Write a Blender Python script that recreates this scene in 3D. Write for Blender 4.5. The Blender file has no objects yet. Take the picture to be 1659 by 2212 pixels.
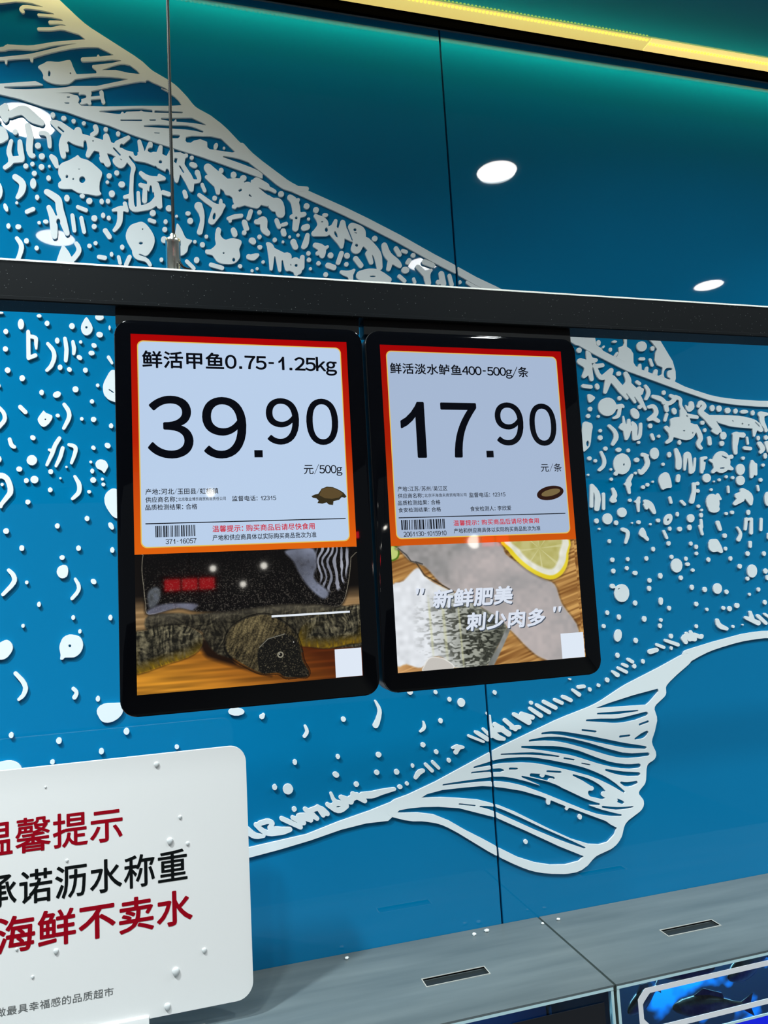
import bpy, bmesh, math, random
import numpy as np
from mathutils import Matrix, Vector
from mathutils.geometry import tessellate_polygon

scene = bpy.context.scene
COL = scene.collection

# ------------------------------------------------------------------ camera
def make_camera():
    pitch, yaw, roll = 0.10623, 0.27472, -0.05462
    f = Vector((math.sin(yaw)*math.cos(pitch), math.cos(yaw)*math.cos(pitch), math.sin(pitch)))
    r = Vector((math.cos(yaw), -math.sin(yaw), 0))
    u = r.cross(f)
    c, s = math.cos(roll), math.sin(roll)
    r2 = c*r + s*u
    u2 = -s*r + c*u
    cd = bpy.data.cameras.new('camera')
    cd.sensor_fit = 'VERTICAL'
    cd.sensor_height = 36.0
    cd.lens = 1589.2/2212*36.0
    cd.clip_start = 0.02
    cam = bpy.data.objects.new('camera', cd)
    m = Matrix((r2, u2, -f)).transposed().to_4x4()
    m.translation = Vector((0, -1.3, 1.6))
    cam.matrix_world = m
    COL.objects.link(cam)
    scene.camera = cam
make_camera()

# ------------------------------------------------------------------ world, exposure, light levels
WORLD_STRENGTH = 0.11
DOWNLIGHT_WATTS = 15.0
SIDE_DOWNLIGHT_WATTS = 42.0
DOWNLIGHT_SPREAD = 122.0
LED_WATTS = 1.6
TANK_WATTS = 7.0
w = bpy.data.worlds.new('store_air')
scene.world = w
w.use_nodes = True
w.node_tree.nodes['Background'].inputs[0].default_value = (0.80, 0.92, 1.0, 1)
w.node_tree.nodes['Background'].inputs[1].default_value = WORLD_STRENGTH
scene.view_settings.view_transform = 'Standard'
scene.view_settings.look = 'None'
scene.view_settings.exposure = 0.0
scene.view_settings.gamma = 1.0
scene.view_settings.use_curve_mapping = False
scene.cycles.max_bounces = 8
scene.cycles.sample_clamp_indirect = 6.0

# ------------------------------------------------------------------ helpers
def srgb(r, g, b):
    def f(c):
        c /= 255.0
        return c/12.92 if c <= 0.04045 else ((c+0.055)/1.055)**2.4
    return (f(r), f(g), f(b), 1.0)

def mat(name, col, rough=0.5, metal=0.0, spec=0.5, coat=0.0, emit=None, es=1.0, trans=0.0, ior=1.5):
    m = bpy.data.materials.new(name)
    m.use_nodes = True
    b = m.node_tree.nodes['Principled BSDF']
    b.inputs['Base Color'].default_value = col
    b.inputs['Roughness'].default_value = rough
    b.inputs['Metallic'].default_value = metal
    b.inputs['Specular IOR Level'].default_value = spec
    b.inputs['Coat Weight'].default_value = coat
    b.inputs['Coat Roughness'].default_value = 0.02
    b.inputs['Transmission Weight'].default_value = trans
    b.inputs['IOR'].default_value = ior
    if emit:
        b.inputs['Emission Color'].default_value = emit
        b.inputs['Emission Strength'].default_value = es
    return m

def nodes(m):
    return m.node_tree.nodes, m.node_tree.links, m.node_tree.nodes['Principled BSDF']

def noise_colour(m, scale, c0, c1, lo=0.35, hi=0.65, stretch=(1, 1, 1), detail=4.0):
    n, l, b = nodes(m)
    tc = n.new('ShaderNodeTexCoord'); mp = n.new('ShaderNodeMapping'); t = n.new('ShaderNodeTexNoise'); r = n.new('ShaderNodeValToRGB')
    mp.inputs['Scale'].default_value = stretch
    t.inputs['Scale'].default_value = scale
    t.inputs['Detail'].default_value = detail
    r.color_ramp.elements[0].position = lo; r.color_ramp.elements[0].color = c0
    r.color_ramp.elements[1].position = hi; r.color_ramp.elements[1].color = c1
    l.new(tc.outputs['Object'], mp.inputs[0]); l.new(mp.outputs[0], t.inputs['Vector'])
    l.new(t.outputs['Fac'], r.inputs[0]); l.new(r.outputs[0], b.inputs['Base Color'])
    return r

def link(o, parent=None):
    COL.objects.link(o)
    if parent is not None:
        o.parent = parent
    return o

def empty(name, loc, label=None, cat=None, group=None):
    o = bpy.data.objects.new(name, None)
    o.empty_display_size = 0.05
    COL.objects.link(o)
    o.location = loc
    if label: o['label'] = label
    if cat: o['category'] = cat
    if group: o['group'] = group
    return o

def tag(o, label=None, cat=None, group=None, kind=None):
    if label: o['label'] = label
    if cat: o['category'] = cat
    if group: o['group'] = group
    if kind: o['kind'] = kind
    return o

def mesh_obj(name, bm, m, parent=None, smooth=False, world=True):
    """bm is in world coordinates; the object keeps its parent's origin"""
    me = bpy.data.meshes.new(name)
    if parent is not None and world:
        off = world_loc(parent)
        bmesh.ops.translate(bm, verts=bm.verts, vec=-off)
    bmesh.ops.recalc_face_normals(bm, faces=bm.faces)
    bm.to_mesh(me); bm.free()
    for mm in (m if isinstance(m, (list, tuple)) else [m]):
        me.materials.append(mm)
    if smooth:
        for p in me.polygons: p.use_smooth = True
        me.set_sharp_from_angle(angle=math.radians(40))
    return link(bpy.data.objects.new(name, me), parent)

def world_loc(o):
    v = Vector((0, 0, 0))
    while o is not None:
        v += o.location
        o = o.parent
    return v

def add_box(bm, x0, x1, y0, y1, z0, z1, bevel=0.0):
    g = bmesh.ops.create_cube(bm, size=1.0)
    vs = g['verts']
    for v in vs:
        v.co = Vector(((x0+x1)/2 + v.co.x*(x1-x0), (y0+y1)/2 + v.co.y*(y1-y0), (z0+z1)/2 + v.co.z*(z1-z0)))
    if bevel > 0:
        es = list({e for v in vs for e in v.link_edges})
        bmesh.ops.bevel(bm, geom=es, offset=bevel, segments=2, affect='EDGES', profile=0.6)
    return bm

def box(name, x0, x1, y0, y1, z0, z1, m, parent=None, bevel=0.0):
    return mesh_obj(name, add_box(bmesh.new(), x0, x1, y0, y1, z0, z1, bevel), m, parent, smooth=bevel > 0)

def add_prism_xz(bm, pts, y0, y1, bevel=0.0):
    """pts in (x, z), extruded from y0 (front) to y1 (back)"""
    f = [bm.verts.new((x, y0, z)) for x, z in pts]
    b = [bm.verts.new((x, y1, z)) for x, z in pts]
    n = len(pts)
    ff = bm.faces.new(f); bf = bm.faces.new(b[::-1])
    for i in range(n):
        bm.faces.new((f[i], b[i], b[(i+1) % n], f[(i+1) % n]))
    if bevel > 0:
        bmesh.ops.bevel(bm, geom=list(ff.edges), offset=bevel, segments=2, affect='EDGES', profile=0.6)
    return bm

def add_prism_yz(bm, pts, x0, x1):
    f = [bm.verts.new((x0, y, z)) for y, z in pts]
    b = [bm.verts.new((x1, y, z)) for y, z in pts]
    n = len(pts)
    bm.faces.new(f); bm.faces.new(b[::-1])
    for i in range(n):
        bm.faces.new((f[i], b[i], b[(i+1) % n], f[(i+1) % n]))
    return bm

def rrect(x0, x1, z0, z1, r, n=8):
    out = []
    for cx, cz, a0 in ((x1-r, z1-r, 0), (x0+r, z1-r, 90), (x0+r, z0+r, 180), (x1-r, z0+r, 270)):
        for i in range(n+1):
            a = math.radians(a0 + 90*i/n)
            out.append((cx+r*math.cos(a), cz+r*math.sin(a)))
    return out

def add_lathe(bm, prof, cx, cy, n=32, cap=True):
    """prof: list of (radius, z) from bottom to top"""
    rings = []
    for r, z in prof:
        rings.append([bm.verts.new((cx+r*math.cos(2*math.pi*i/n), cy+r*math.sin(2*math.pi*i/n), z)) for i in range(n)])
    for a, b in zip(rings, rings[1:]):
        for i in range(n):
            bm.faces.new((a[i], a[(i+1) % n], b[(i+1) % n], b[i]))
    if cap:
        bm.faces.new(rings[0][::-1]); bm.faces.new(rings[-1])
    return bm

def add_tube(bm, pts, r, n=10):
    P = [Vector(p) for p in pts]
    rings = []
    for i, p in enumerate(P):
        d = (P[min(i+1, len(P)-1)] - P[max(i-1, 0)]).normalized()
        a = d.cross(Vector((0.31, 0.9, 0.2))).normalized(); b = d.cross(a)
        rr = r[i] if isinstance(r, (list, tuple)) else r
        rings.append([bm.verts.new(p + a*rr*math.cos(2*math.pi*k/n) + b*rr*math.sin(2*math.pi*k/n)) for k in range(n)])
    for A, B in zip(rings, rings[1:]):
        for k in range(n):
            bm.faces.new((A[k], A[(k+1) % n], B[(k+1) % n], B[k]))
    bm.faces.new(rings[0][::-1]); bm.faces.new(rings[-1])
    return bm

def poly_area(c):
    x, y = c[:, 0], c[:, 1]
    return 0.5*float(np.sum(x*np.roll(y, -1)-y*np.roll(x, -1)))

def point_in(c, p):
    a, b = c, np.roll(c, -1, 0)
    k = (a[:, 1] <= p[1]) != (b[:, 1] <= p[1])
    a, b = a[k], b[k]
    return bool(np.sum(p[0] < a[:, 0]+(p[1]-a[:, 1])*(b[:, 0]-a[:, 0])/(b[:, 1]-a[:, 1])) % 2)

def flat_from_contours(name, contours, y_front, depth, m, parent):
    """closed outlines in world (x, z) metres with their holes, filled and given a thickness 'depth'"""
    ar = [poly_area(c) for c in contours]
    sign = 1.0 if ar[int(np.argmax(np.abs(ar)))] > 0 else -1.0
    outer = [i for i in range(len(ar)) if ar[i]*sign > 0]
    holes = {i: [] for i in outer}
    for i in range(len(ar)):
        if ar[i]*sign > 0: continue
        best = None
        for o in outer:
            if abs(ar[o]) > abs(ar[i]) and point_in(contours[o], contours[i][0]) and (best is None or abs(ar[o]) < abs(ar[best])):
                best = o
        if best is not None: holes[best].append(i)
    off = world_loc(parent) if parent is not None else Vector((0, 0, 0))
    V, F = [], []
    rng = np.random.RandomState(3)
    for o in outer:
        loops = [contours[o]] + [contours[h] for h in holes[o]]
        want = abs(ar[o]) - sum(abs(ar[h]) for h in holes[o])
        pts = np.concatenate(loops)
        tri, bad = None, 1e9
        for attempt in range(14):
            ls = [[Vector((x, z, 0)) for x, z in l + (rng.normal(0, 2e-5*attempt, l.shape) if attempt else 0)] for l in loops]
            tr = tessellate_polygon(ls)
            got = sum(abs(poly_area(pts[list(f)])) for f in tr)
            err = abs(got-want)/max(want, 1e-9)
            if err < bad: bad, tri = err, tr
            if err < 0.01: break
        n0, n = len(V), len(pts)
        V += [(x-off.x, y_front-off.y, z-off.z) for x, z in pts] + [(x-off.x, y_front+depth-off.y, z-off.z) for x, z in pts]
        for f in tri:
            f = list(f)
            if poly_area(pts[f]) < 0: f = f[::-1]
            F.append(tuple(n0+i for i in f)); F.append(tuple(n0+n+i for i in f[::-1]))
        k = n0
        for l in loops:
            for i in range(len(l)):
                j = (i+1) % len(l)
                q = (k+i, k+n+i, k+n+j, k+j)
                F.append(q if sign > 0 else q[::-1])
            k += len(l)
    me = bpy.data.meshes.new(name)
    me.from_pydata(V, [], F)
    me.materials.append(m)
    me.update()
    return link(bpy.data.objects.new(name, me), parent)

FULL = {c: chr(ord(c)+0xFEE0) for c in '0123456789./-:kg'}
ONE = [(.66, 0), (1, 0), (1, 1), (.74, 1), (.66, .93), (.46, .81), (.23, .715), (0, .655), (0, .535), (.24, .59), (.47, .675), (.66, .775)]
GLYPHS = {}
def glyph(ch):
    """outline of one character, filled: vertices (em units) and faces"""
    if ch in GLYPHS: return GLYPHS[ch]
    if ch == '.':
        V = np.array([(0, 0), (.115, 0), (.115, .11), (0, .11)]); F = [(0, 1, 2, 3)]
    elif ch == '1':
        V = np.array(ONE)*np.array([.27, .735]); F = [tuple(range(len(ONE)))]
    else:
        cu = bpy.data.curves.new('glyph', 'FONT')
        cu.body = FULL.get(ch, ch); cu.size = 1.0; cu.resolution_u = 8 if ch in FULL else 3
        tmp = bpy.data.objects.new('tmp', cu); COL.objects.link(tmp)
        me = bpy.data.meshes.new_from_object(tmp.evaluated_get(bpy.context.evaluated_depsgraph_get()))
        bpy.data.objects.remove(tmp); bpy.data.curves.remove(cu)
        V = np.empty(len(me.vertices)*3); me.vertices.foreach_get('co', V); V = V.reshape(-1, 3)[:, :2].copy()
        F = [tuple(p.vertices) for p in me.polygons]
        bpy.data.meshes.remove(me)
    GLYPHS[ch] = (V, F)
    return V, F

def text_mesh(name, s, b, y, m, parent, bold=0.0, shear=0.0):
    """lettering fitted to the box b = x0, x1, z0, z1 on the plane at depth y; 'bold' thickens the strokes (share of the height)"""
    X0, F0, pen, n0 = [], [], 0.0, 0
    for ch in s:
        if ch == ' ':
            pen += 0.30; continue
        V, F = glyph(ch)
        half = ch in FULL
        adv = {'.': .42, ':': .40, '/': .50, '-': .50}.get(ch, .56) if half else 1.02
        W = V.copy()
        if ch in '-/': W[:, 0] = V[:, 0].min() + (V[:, 0]-V[:, 0].min())*(.34 if ch == '-' else .5)
        if half: W[:, 0] += pen + adv/2 - (W[:, 0].min()+W[:, 0].max())/2
        else: W[:, 0] += pen
        W[:, 0] += shear*W[:, 1]
        pen += adv
        X0.append(W); F0 += [tuple(i+n0 for i in f) for f in F]; n0 += len(W)
    co = np.concatenate(X0)
    mn, mx = co.min(0), co.max(0)
    off = world_loc(parent)
    h = (b[3]-b[2])
    e = bold*h
    X = b[0]+e + (co[:, 0]-mn[0])/(mx[0]-mn[0])*(b[1]-b[0]-2*e)
    Z = b[2]+e + (co[:, 1]-mn[1])/(mx[1]-mn[1])*(h-2*e)
    dirs = [(0, 0)] if bold <= 0 else [(0, 0)] + [(math.cos(k*math.pi/4), math.sin(k*math.pi/4)) for k in range(8)]
    V, F = [], []
    n = len(X)
    for k, (dx, dz) in enumerate(dirs):
        V.append(np.stack([X+dx*e-off.x, np.full(n, y-off.y-0.000006*k), Z+dz*e-off.z], 1))
        F += [tuple(i+n*k for i in f) for f in F0]
    me = bpy.data.meshes.new(name)
    me.from_pydata(np.concatenate(V).tolist(), [], F)
    me.materials.append(m)
    me.update()
    return link(bpy.data.objects.new(name, me), parent)

def decode(s):
    out = []
    for part in s.split(';'):
        a = np.array(part.split(), dtype=np.int64).reshape(-1, 2)
        out.append(np.cumsum(a, 0)/5000.0)
    return out

# ------------------------------------------------------------------ materials
M = {}
M['glass_blue'] = mat('back painted blue glass', srgb(0, 110, 160), 0.16, spec=0.0, coat=1.0)
noise_colour(M['glass_blue'], 1.6, (0.0010, 0.178, 0.385, 1), (0.0012, 0.194, 0.415, 1), 0.3, 0.7)
M['joint'] = mat('dark panel joint', srgb(6, 40, 55), 0.6)
M['mural'] = mat('matte white relief', srgb(236, 243, 246), 0.55, spec=0.3)
M['soffit'] = mat('gloss teal soffit board', srgb(150, 205, 205), 0.14, metal=0.85)
M['ceiling'] = mat('white ceiling board', srgb(150, 152, 150), 0.8)
M['floor'] = mat('grey floor tile', srgb(88, 88, 86), 0.4)
M['black_profile'] = mat('black aluminium profile', (0.0002, 0.0002, 0.0002, 1), 0.9, spec=0.0)
M['led_tape'] = mat('led tape', srgb(225, 205, 130), 0.5, emit=srgb(240, 214, 120), es=0.80)
M['led_tape_far'] = mat('led tape bright', srgb(225, 205, 130), 0.5, emit=srgb(248, 218, 130), es=0.95)
M['diode'] = mat('led diode', srgb(255, 235, 90), 0.3, emit=srgb(255, 236, 90), es=1.25)
M['alu'] = mat('brushed aluminium', srgb(225, 228, 228), 0.35, metal=0.5)
M['alu_edge'] = mat('grey edge trim', srgb(130, 138, 140), 0.4, metal=0.6)
M['chrome'] = mat('polished nickel', srgb(235, 233, 220), 0.24, metal=1.0)
M['rail'] = mat('black powder coat', srgb(8, 11, 14), 0.5, spec=0.12)
def speckle(m):
    n, l, b = nodes(m)
    tc = n.new('ShaderNodeTexCoord'); v = n.new('ShaderNodeTexVoronoi'); r = n.new('ShaderNodeValToRGB')
    v.inputs['Scale'].default_value = 260.0
    r.color_ramp.elements[0].position = 0.035; r.color_ramp.elements[0].color = srgb(120, 125, 125)
    r.color_ramp.elements[1].position = 0.10; r.color_ramp.elements[1].color = srgb(11, 15, 18)
    l.new(tc.outputs['Object'], v.inputs['Vector']); l.new(v.outputs['Distance'], r.inputs[0]); l.new(r.outputs[0], b.inputs['Base Color'])
speckle(M['rail'])
M['black_plastic'] = mat('black plastic', srgb(8, 9, 11), 0.4)
M['bezel'] = mat('black cover glass', (0.0012, 0.0014, 0.0025, 1), 0.03, spec=0.5)
M['wire'] = mat('black sheathed cable', srgb(5, 6, 6), 0.4, spec=0.25)
M['board'] = mat('white acrylic board', srgb(238, 236, 235), 0.35)
M['board_edge'] = M['board']
M['ink_black'] = mat('black print', srgb(10, 14, 15), 0.6, spec=0.1)
M['ink_red'] = mat('dark red print', srgb(150, 0, 22), 0.6, spec=0.1)
M['ink_grey'] = mat('grey print', srgb(95, 97, 97), 0.4)
M['water'] = mat('water', srgb(240, 242, 243), 0.06, trans=0.25, ior=1.33)
M['steel'] = mat('satin grey lid', srgb(120, 128, 130), 0.38, spec=0.4)
noise_colour(M['steel'], 5.0, srgb(86, 97, 101), srgb(106, 116, 119), 0.3, 0.7, (0.6, 6, 1))
M['slot'] = mat('dark slot', srgb(28, 34, 36), 0.5)
M['slot_rim'] = mat('worn slot rim', srgb(170, 170, 165), 0.5)
M['chip'] = mat('white chip', srgb(235, 240, 240), 0.4)
def pane(name, tint, alpha=0.12):
    m = bpy.data.materials.new(name); m.use_nodes = True
    n, l = m.node_tree.nodes, m.node_tree.links
    n.clear()
    o = n.new('ShaderNodeOutputMaterial'); mx = n.new('ShaderNodeMixShader'); t = n.new('ShaderNodeBsdfTransparent'); g = n.new('ShaderNodeBsdfGlossy'); fr = n.new('ShaderNodeFresnel')
    fr.inputs[0].default_value = 1.5
    t.inputs[0].default_value = tint; g.inputs['Roughness'].default_value = 0.02
    ge = n.new('ShaderNodeNewGeometry'); inv = n.new('ShaderNodeMath'); inv.operation = 'SUBTRACT'; inv.inputs[0].default_value = 1.0
    mul = n.new('ShaderNodeMath'); mul.operation = 'MULTIPLY'      # the pane reflects on its outer faces only
    l.new(ge.outputs['Backfacing'], inv.inputs[1]); l.new(inv.outputs[0], mul.inputs[0]); l.new(fr.outputs[0], mul.inputs[1])
    l.new(mul.outputs[0], mx.inputs[0]); l.new(t.outputs[0], mx.inputs[1]); l.new(g.outputs[0], mx.inputs[2]); l.new(mx.outputs[0], o.inputs[0])
    return m
M['pane'] = pane('tank glass', (0.80, 0.92, 0.95, 1))
M['pane_edge'] = mat('polished glass edge', srgb(205, 238, 245), 0.2)
M['silicone'] = mat('dark silicone joint', srgb(45, 55, 52), 0.5)
M['tank_blue'] = mat('bright blue tank lining', srgb(0, 150, 240), 0.5)
M['tank_mottled'] = mat('mottled tank lining', srgb(10, 40, 60), 0.5)
noise_colour(M['tank_mottled'], 9.0, srgb(14, 34, 48), srgb(0, 150, 240), 0.53, 0.62, (1, 1, 1.4), 3.0)
M['tank_deep'] = mat('deep blue tank lining', srgb(8, 62, 120), 0.4)
M['tank_dark'] = mat('dark tank lining', srgb(16, 30, 42), 0.4)
M['fish_dark'] = mat('dark fish skin', srgb(30, 34, 34), 0.3)
noise_colour(M['fish_dark'], 60.0, srgb(18, 22, 24), srgb(88, 84, 70), 0.45, 0.75)
M['decal_white'] = mat('white vinyl outline', srgb(250, 250, 255), 0.5)
M['blue_strip_glow'] = mat('blue banner with added glow', srgb(0, 20, 205), 0.5, emit=srgb(0, 20, 205), es=0.5)  # emission puts a glow into the banner's colour, it is no lamp
M['card_black'] = mat('black label card', srgb(20, 22, 30), 0.5)
M['lamp_face'] = mat('downlight diffuser', srgb(250, 250, 250), 0.4, emit=(1, 0.98, 0.94, 1), es=22.0)
M['lamp_trim'] = mat('white downlight ring', srgb(225, 228, 228), 0.4)
M['lamp_far'] = mat('far lamp globe', srgb(250, 250, 250), 0.4, emit=(1, 0.96, 0.86, 1), es=26.0)
M['red_glow'] = mat('red led lettering', srgb(120, 0, 0), 0.5, emit=(1.0, 0.02, 0.03, 1), es=9.0)

def screen_mat(name, col, es=1.0):
    return mat(name, (0.0, 0.0, 0.0, 1), 0.03, spec=0.35, emit=col, es=es)
M['s_white_l'] = screen_mat('lit pale blue page', srgb(186, 207, 234))
M['s_white_r'] = screen_mat('lit grey blue page', srgb(166, 184, 211))
M['s_ink'] = screen_mat('screen black', srgb(8, 10, 18))
M['s_red'] = screen_mat('screen red', srgb(200, 20, 45))
M['s_slogan'] = screen_mat('screen slogan white', srgb(218, 226, 240))
M['s_slogan_shadow'] = screen_mat('screen slogan outline', srgb(70, 80, 95))
M['s_card'] = screen_mat('screen card', srgb(222, 232, 245))
M['s_line'] = screen_mat('screen line', srgb(225, 232, 240))
M['s_gold'] = screen_mat('screen gold hairline', srgb(225, 190, 90))
M['s_brown'] = screen_mat('screen thumbnail shell', srgb(92, 74, 44))
M['s_brown_dark'] = screen_mat('screen thumbnail limb', srgb(52, 44, 26))
M['s_plate'] = screen_mat('screen thumbnail plate', srgb(44, 22, 16))
M['s_fish'] = screen_mat('screen thumbnail fish', srgb(120, 102, 66))

def border_mat(name, z0, z1, cols):
    m = screen_mat(name, (1, 0, 0, 1))
    n, l, b = nodes(m)
    g = n.new('ShaderNodeNewGeometry'); sx = n.new('ShaderNodeSeparateXYZ'); mr = n.new('ShaderNodeMapRange'); r = n.new('ShaderNodeValToRGB')
    mr.inputs['From Min'].default_value = z0; mr.inputs['From Max'].default_value = z1
    r.color_ramp.elements[0].color = cols[0]; r.color_ramp.elements[1].color = cols[2]
    e = r.color_ramp.elements.new(0.5); e.color = cols[1]
    l.new(g.outputs['Position'], sx.inputs[0]); l.new(sx.outputs['Z'], mr.inputs['Value']); l.new(mr.outputs[0], r.inputs[0]); l.new(r.outputs[0], b.inputs['Emission Color'])
    return m
M['s_border_l'] = border_mat('screen border left', 1.641, 1.833, (srgb(222, 98, 8), srgb(182, 34, 6), srgb(170, 2, 4)))
M['s_border_r'] = border_mat('screen border right', 1.640, 1.832, (srgb(205, 85, 8), srgb(165, 30, 6), srgb(160, 2, 4)))

def picture_mat(name):
    m = screen_mat(name, (1, 1, 1, 1))
    n, l, b = nodes(m)
    a = n.new('ShaderNodeVertexColor'); a.layer_name = 'pixels'
    l.new(a.outputs['Color'], b.inputs['Emission Color'])
    return m
M['s_picture'] = picture_mat('screen picture pixels')

# ------------------------------------------------------------------ setting
SEAM_TOP, SEAM_BOT = 0.5398, 0.5462          # the joint between the two glass wall panels (x at z=2.75 and at z=0.99)
def seam_x(z): return SEAM_BOT + (SEAM_TOP-SEAM_BOT)*(z-0.99)/(2.75-0.99)
Z0, Z1 = 0.0, 2.757
wall = empty('wall_back', (0, 0, 0)); wall['kind'] = 'structure'
wall['label'] = 'blue back-painted glass wall behind the price screens'
g = 0.0021
mesh_obj('glass_panel', add_prism_xz(bmesh.new(), [(-3.2, Z0), (seam_x(Z0)-g, Z0), (seam_x(Z1)-g, Z1), (-3.2, Z1)], 0, 0.008), M['glass_blue'], wall)
mesh_obj('glass_panel', add_prism_xz(bmesh.new(), [(seam_x(Z0)+g, Z0), (3.6, Z0), (3.6, Z1), (seam_x(Z1)+g, Z1)], 0, 0.008), M['glass_blue'], wall)
box('backing_board', -3.2, 3.6, 0.008, 0.03, Z0, Z1, M['joint'], wall)
o = box('floor', -3.2, 3.6, -9.5, 0.03, -0.02, 0, M['floor']); tag(o, 'grey tiled shop floor in front of the tanks', kind='structure')
o = box('ceiling', -3.2, 3.6, -9.5, 0.03, 3.225, 3.26, M['ceiling']); tag(o, 'shop ceiling with round downlights', kind='structure')
SOF = 1.6 + 0.89*1.3
o = box('soffit', -3.2, 3.6, -0.27, 0.03, SOF, 3.225, M['soffit']); tag(o, 'glossy teal soffit above the led strip', kind='structure')
o = box('trim_1', -3.2, 3.6, -0.004, -0.0002, 1.6+0.8735*1.3, 1.6+0.8763*1.3, M['alu_edge']); tag(o, 'thin grey trim line along the top of the glass wall', kind='structure')

# led strip lights under the soffit
def led_strip(x0, x1, dy, label, m):
    yl0, yl1 = -0.0480, -0.0145
    r = empty('led_strip_light', ((x0+x1)/2, yl0, SOF), label, 'led strip', 'led strips under the soffit')
    box('tape', x0, x1, yl0, yl1, SOF-0.0035, SOF, m, r)
    bm = bmesh.new()
    step = 0.0083
    k = int((x1-x0)/step)
    for i in range(k):
        x = x0 + (i+0.5)*step
        if x < -0.4 or x > 1.9: continue
        add_box(bm, x-0.0019, x+0.0019, dy-0.0024, dy+0.0024, SOF-0.0056, SOF-0.0032)
    d = mesh_obj('diodes', bm, M['diode'], r); d['kind'] = 'stuff'
    box('shade_profile', x0, x1, -0.0145, -0.0075, 1.6+1.1333, SOF, M['black_profile'], r)
    ld = bpy.data.lights.new('strip_glow', 'AREA'); ld.shape = 'RECTANGLE'; ld.size = x1-x0; ld.size_y = 0.010
    ld.energy = LED_WATTS*(x1-x0); ld.color = (1.0, 0.80, 0.30)
    lo = bpy.data.objects.new('strip_glow', ld); link(lo, r)
    lo.location = Vector(((x0+x1)/2, -0.029, SOF-0.0062)) - world_loc(r)
led_strip(-1.6, 1.011, -0.0458, 'warm yellow led strip under the soffit, left length with diodes along its front edge', M['led_tape'])
led_strip(1.0125, 2.6, -0.0365, 'warm yellow led strip under the soffit, right length with diodes down its middle', M['led_tape_far'])

# downlights, seen as bright ovals mirrored in the glass wall
def downlight(x, y, label, r=0.075, watts=DOWNLIGHT_WATTS):
    z = 3.225
    o = empty('ceiling_downlight', (x, y, z), label, 'downlight', 'ceiling downlights mirrored in the glass')
    mesh_obj('trim_ring', add_lathe(bmesh.new(), [(r+0.004, z-0.004), (r+0.022, z-0.006), (r+0.026, z-0.002), (r+0.026, z), (r+0.004, z)], x, y, 40, cap=False), M['lamp_trim'], o, True)
    mesh_obj('diffuser', add_lathe(bmesh.new(), [(r*0.8, z-0.002), (r, z-0.0015), (r+0.004, z)], x, y, 40), M['lamp_face'], o, True)
    ld = bpy.data.lights.new('lamp', 'AREA'); ld.shape = 'DISK'; ld.size = 2*r*0.95; ld.energy = watts; ld.color = (0.88, 0.985, 1.0); ld.spread = math.radians(DOWNLIGHT_SPREAD)
    lo = bpy.data.objects.new('lamp', ld); link(lo, o); lo.location = (0, 0, -0.012)
downlight(-0.455, -1.213, 'round downlight mirrored at the far left, higher of the two ovals there', 0.088)
downlight(1.248, -1.213, 'round downlight mirrored right of the glass joint, the higher of the two bright ovals there')
downlight(-0.490, -2.050, 'round downlight mirrored at the far left of the wall, just above the black bar')
downlight(1.222, -2.052, 'round downlight mirrored on the white back line of the fish, left of the glass joint')
downlight(-0.95, -0.87, 'round downlight beyond the left edge, throwing the shadow of the white sign on the counter', 0.075, SIDE_DOWNLIGHT_WATTS)
downlight(2.60, -0.87, 'round downlight beyond the right edge, close to the wall, brightening the pelvic fin side', 0.075, SIDE_DOWNLIGHT_WATTS)
downlight(2.938, -2.065, 'round downlight mirrored at the far right, just above the black bar')

# lit things of the shop behind the viewer, seen mirrored in the price screens
def pendant(x, y, z, r, label):
    o = empty('pendant_lamp', (x, y, z), label, 'lamp', 'far shop lamps mirrored in the screens')
    bm = bmesh.new(); bmesh.ops.create_uvsphere(bm, u_segments=20, v_segments=12, radius=r)
    bmesh.ops.translate(bm, verts=bm.verts, vec=(x, y, z))
    mesh_obj('globe', bm, M['lamp_far'], o, True)
    mesh_obj('cord', add_tube(bmesh.new(), [(x, y, z+r*0.9), (x, y, 3.225)], 0.004, 8), M['black_profile'], o, True)
for px_, pz_, d_, r_, lab in ((0.0429, 0.0413, 7.0, 0.027, 'small far lamp mirrored on the turtle shell, left of the three dots'), (0.1098, 0.0420, 7.0, 0.030, 'small far lamp mirrored on the turtle shell, right of the three dots'), (0.0814, 0.0186, 7.0, 0.026, 'small far lamp mirrored on the turtle shell, lowest of the three dots'), (0.0428, 0.1421, 6.0, 0.034, 'far lamp mirrored beside the first line of small print, left screen'), (0.4167, 0.0639, 6.0, 0.060, 'far lamp mirrored on the orange border of the right screen')):
    pendant(px_*d_, -1.3-(d_-1.3), 1.6+pz_*d_, r_, lab)
def red_sign(x, y, z, s, n, label):
    o = empty('red_light_sign', (x, y, z), label, 'sign', 'red lit signs mirrored in the screens')
    box('back_panel', x-s*n*0.62, x+s*n*0.62, y-0.03, y-0.005, z-s*0.6, z+s*0.6, M['black_profile'], o)
    for k in range(n):
        xc = x+(k-(n-1)/2)*s*1.15
        box('lit_block', xc-s*0.5, xc+s*0.5, y-0.005, y, z-s*0.38, z+s*0.38, M['red_glow'], o)
    box('hanger', x-0.005, x+0.005, y-0.02, y-0.01, z+s*0.6, 3.225, M['black_profile'], o)
red_sign(0.0128*5.0, -5.0, 1.6+0.022*5.0, 0.095, 3, 'red lit sign of three blocks mirrored on the turtle shell')
red_sign(0.4500*5.0, -5.0, 1.6+0.0640*5.0, 0.100, 2, 'red lit sign of two blocks mirrored on the orange border of the right screen')

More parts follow.
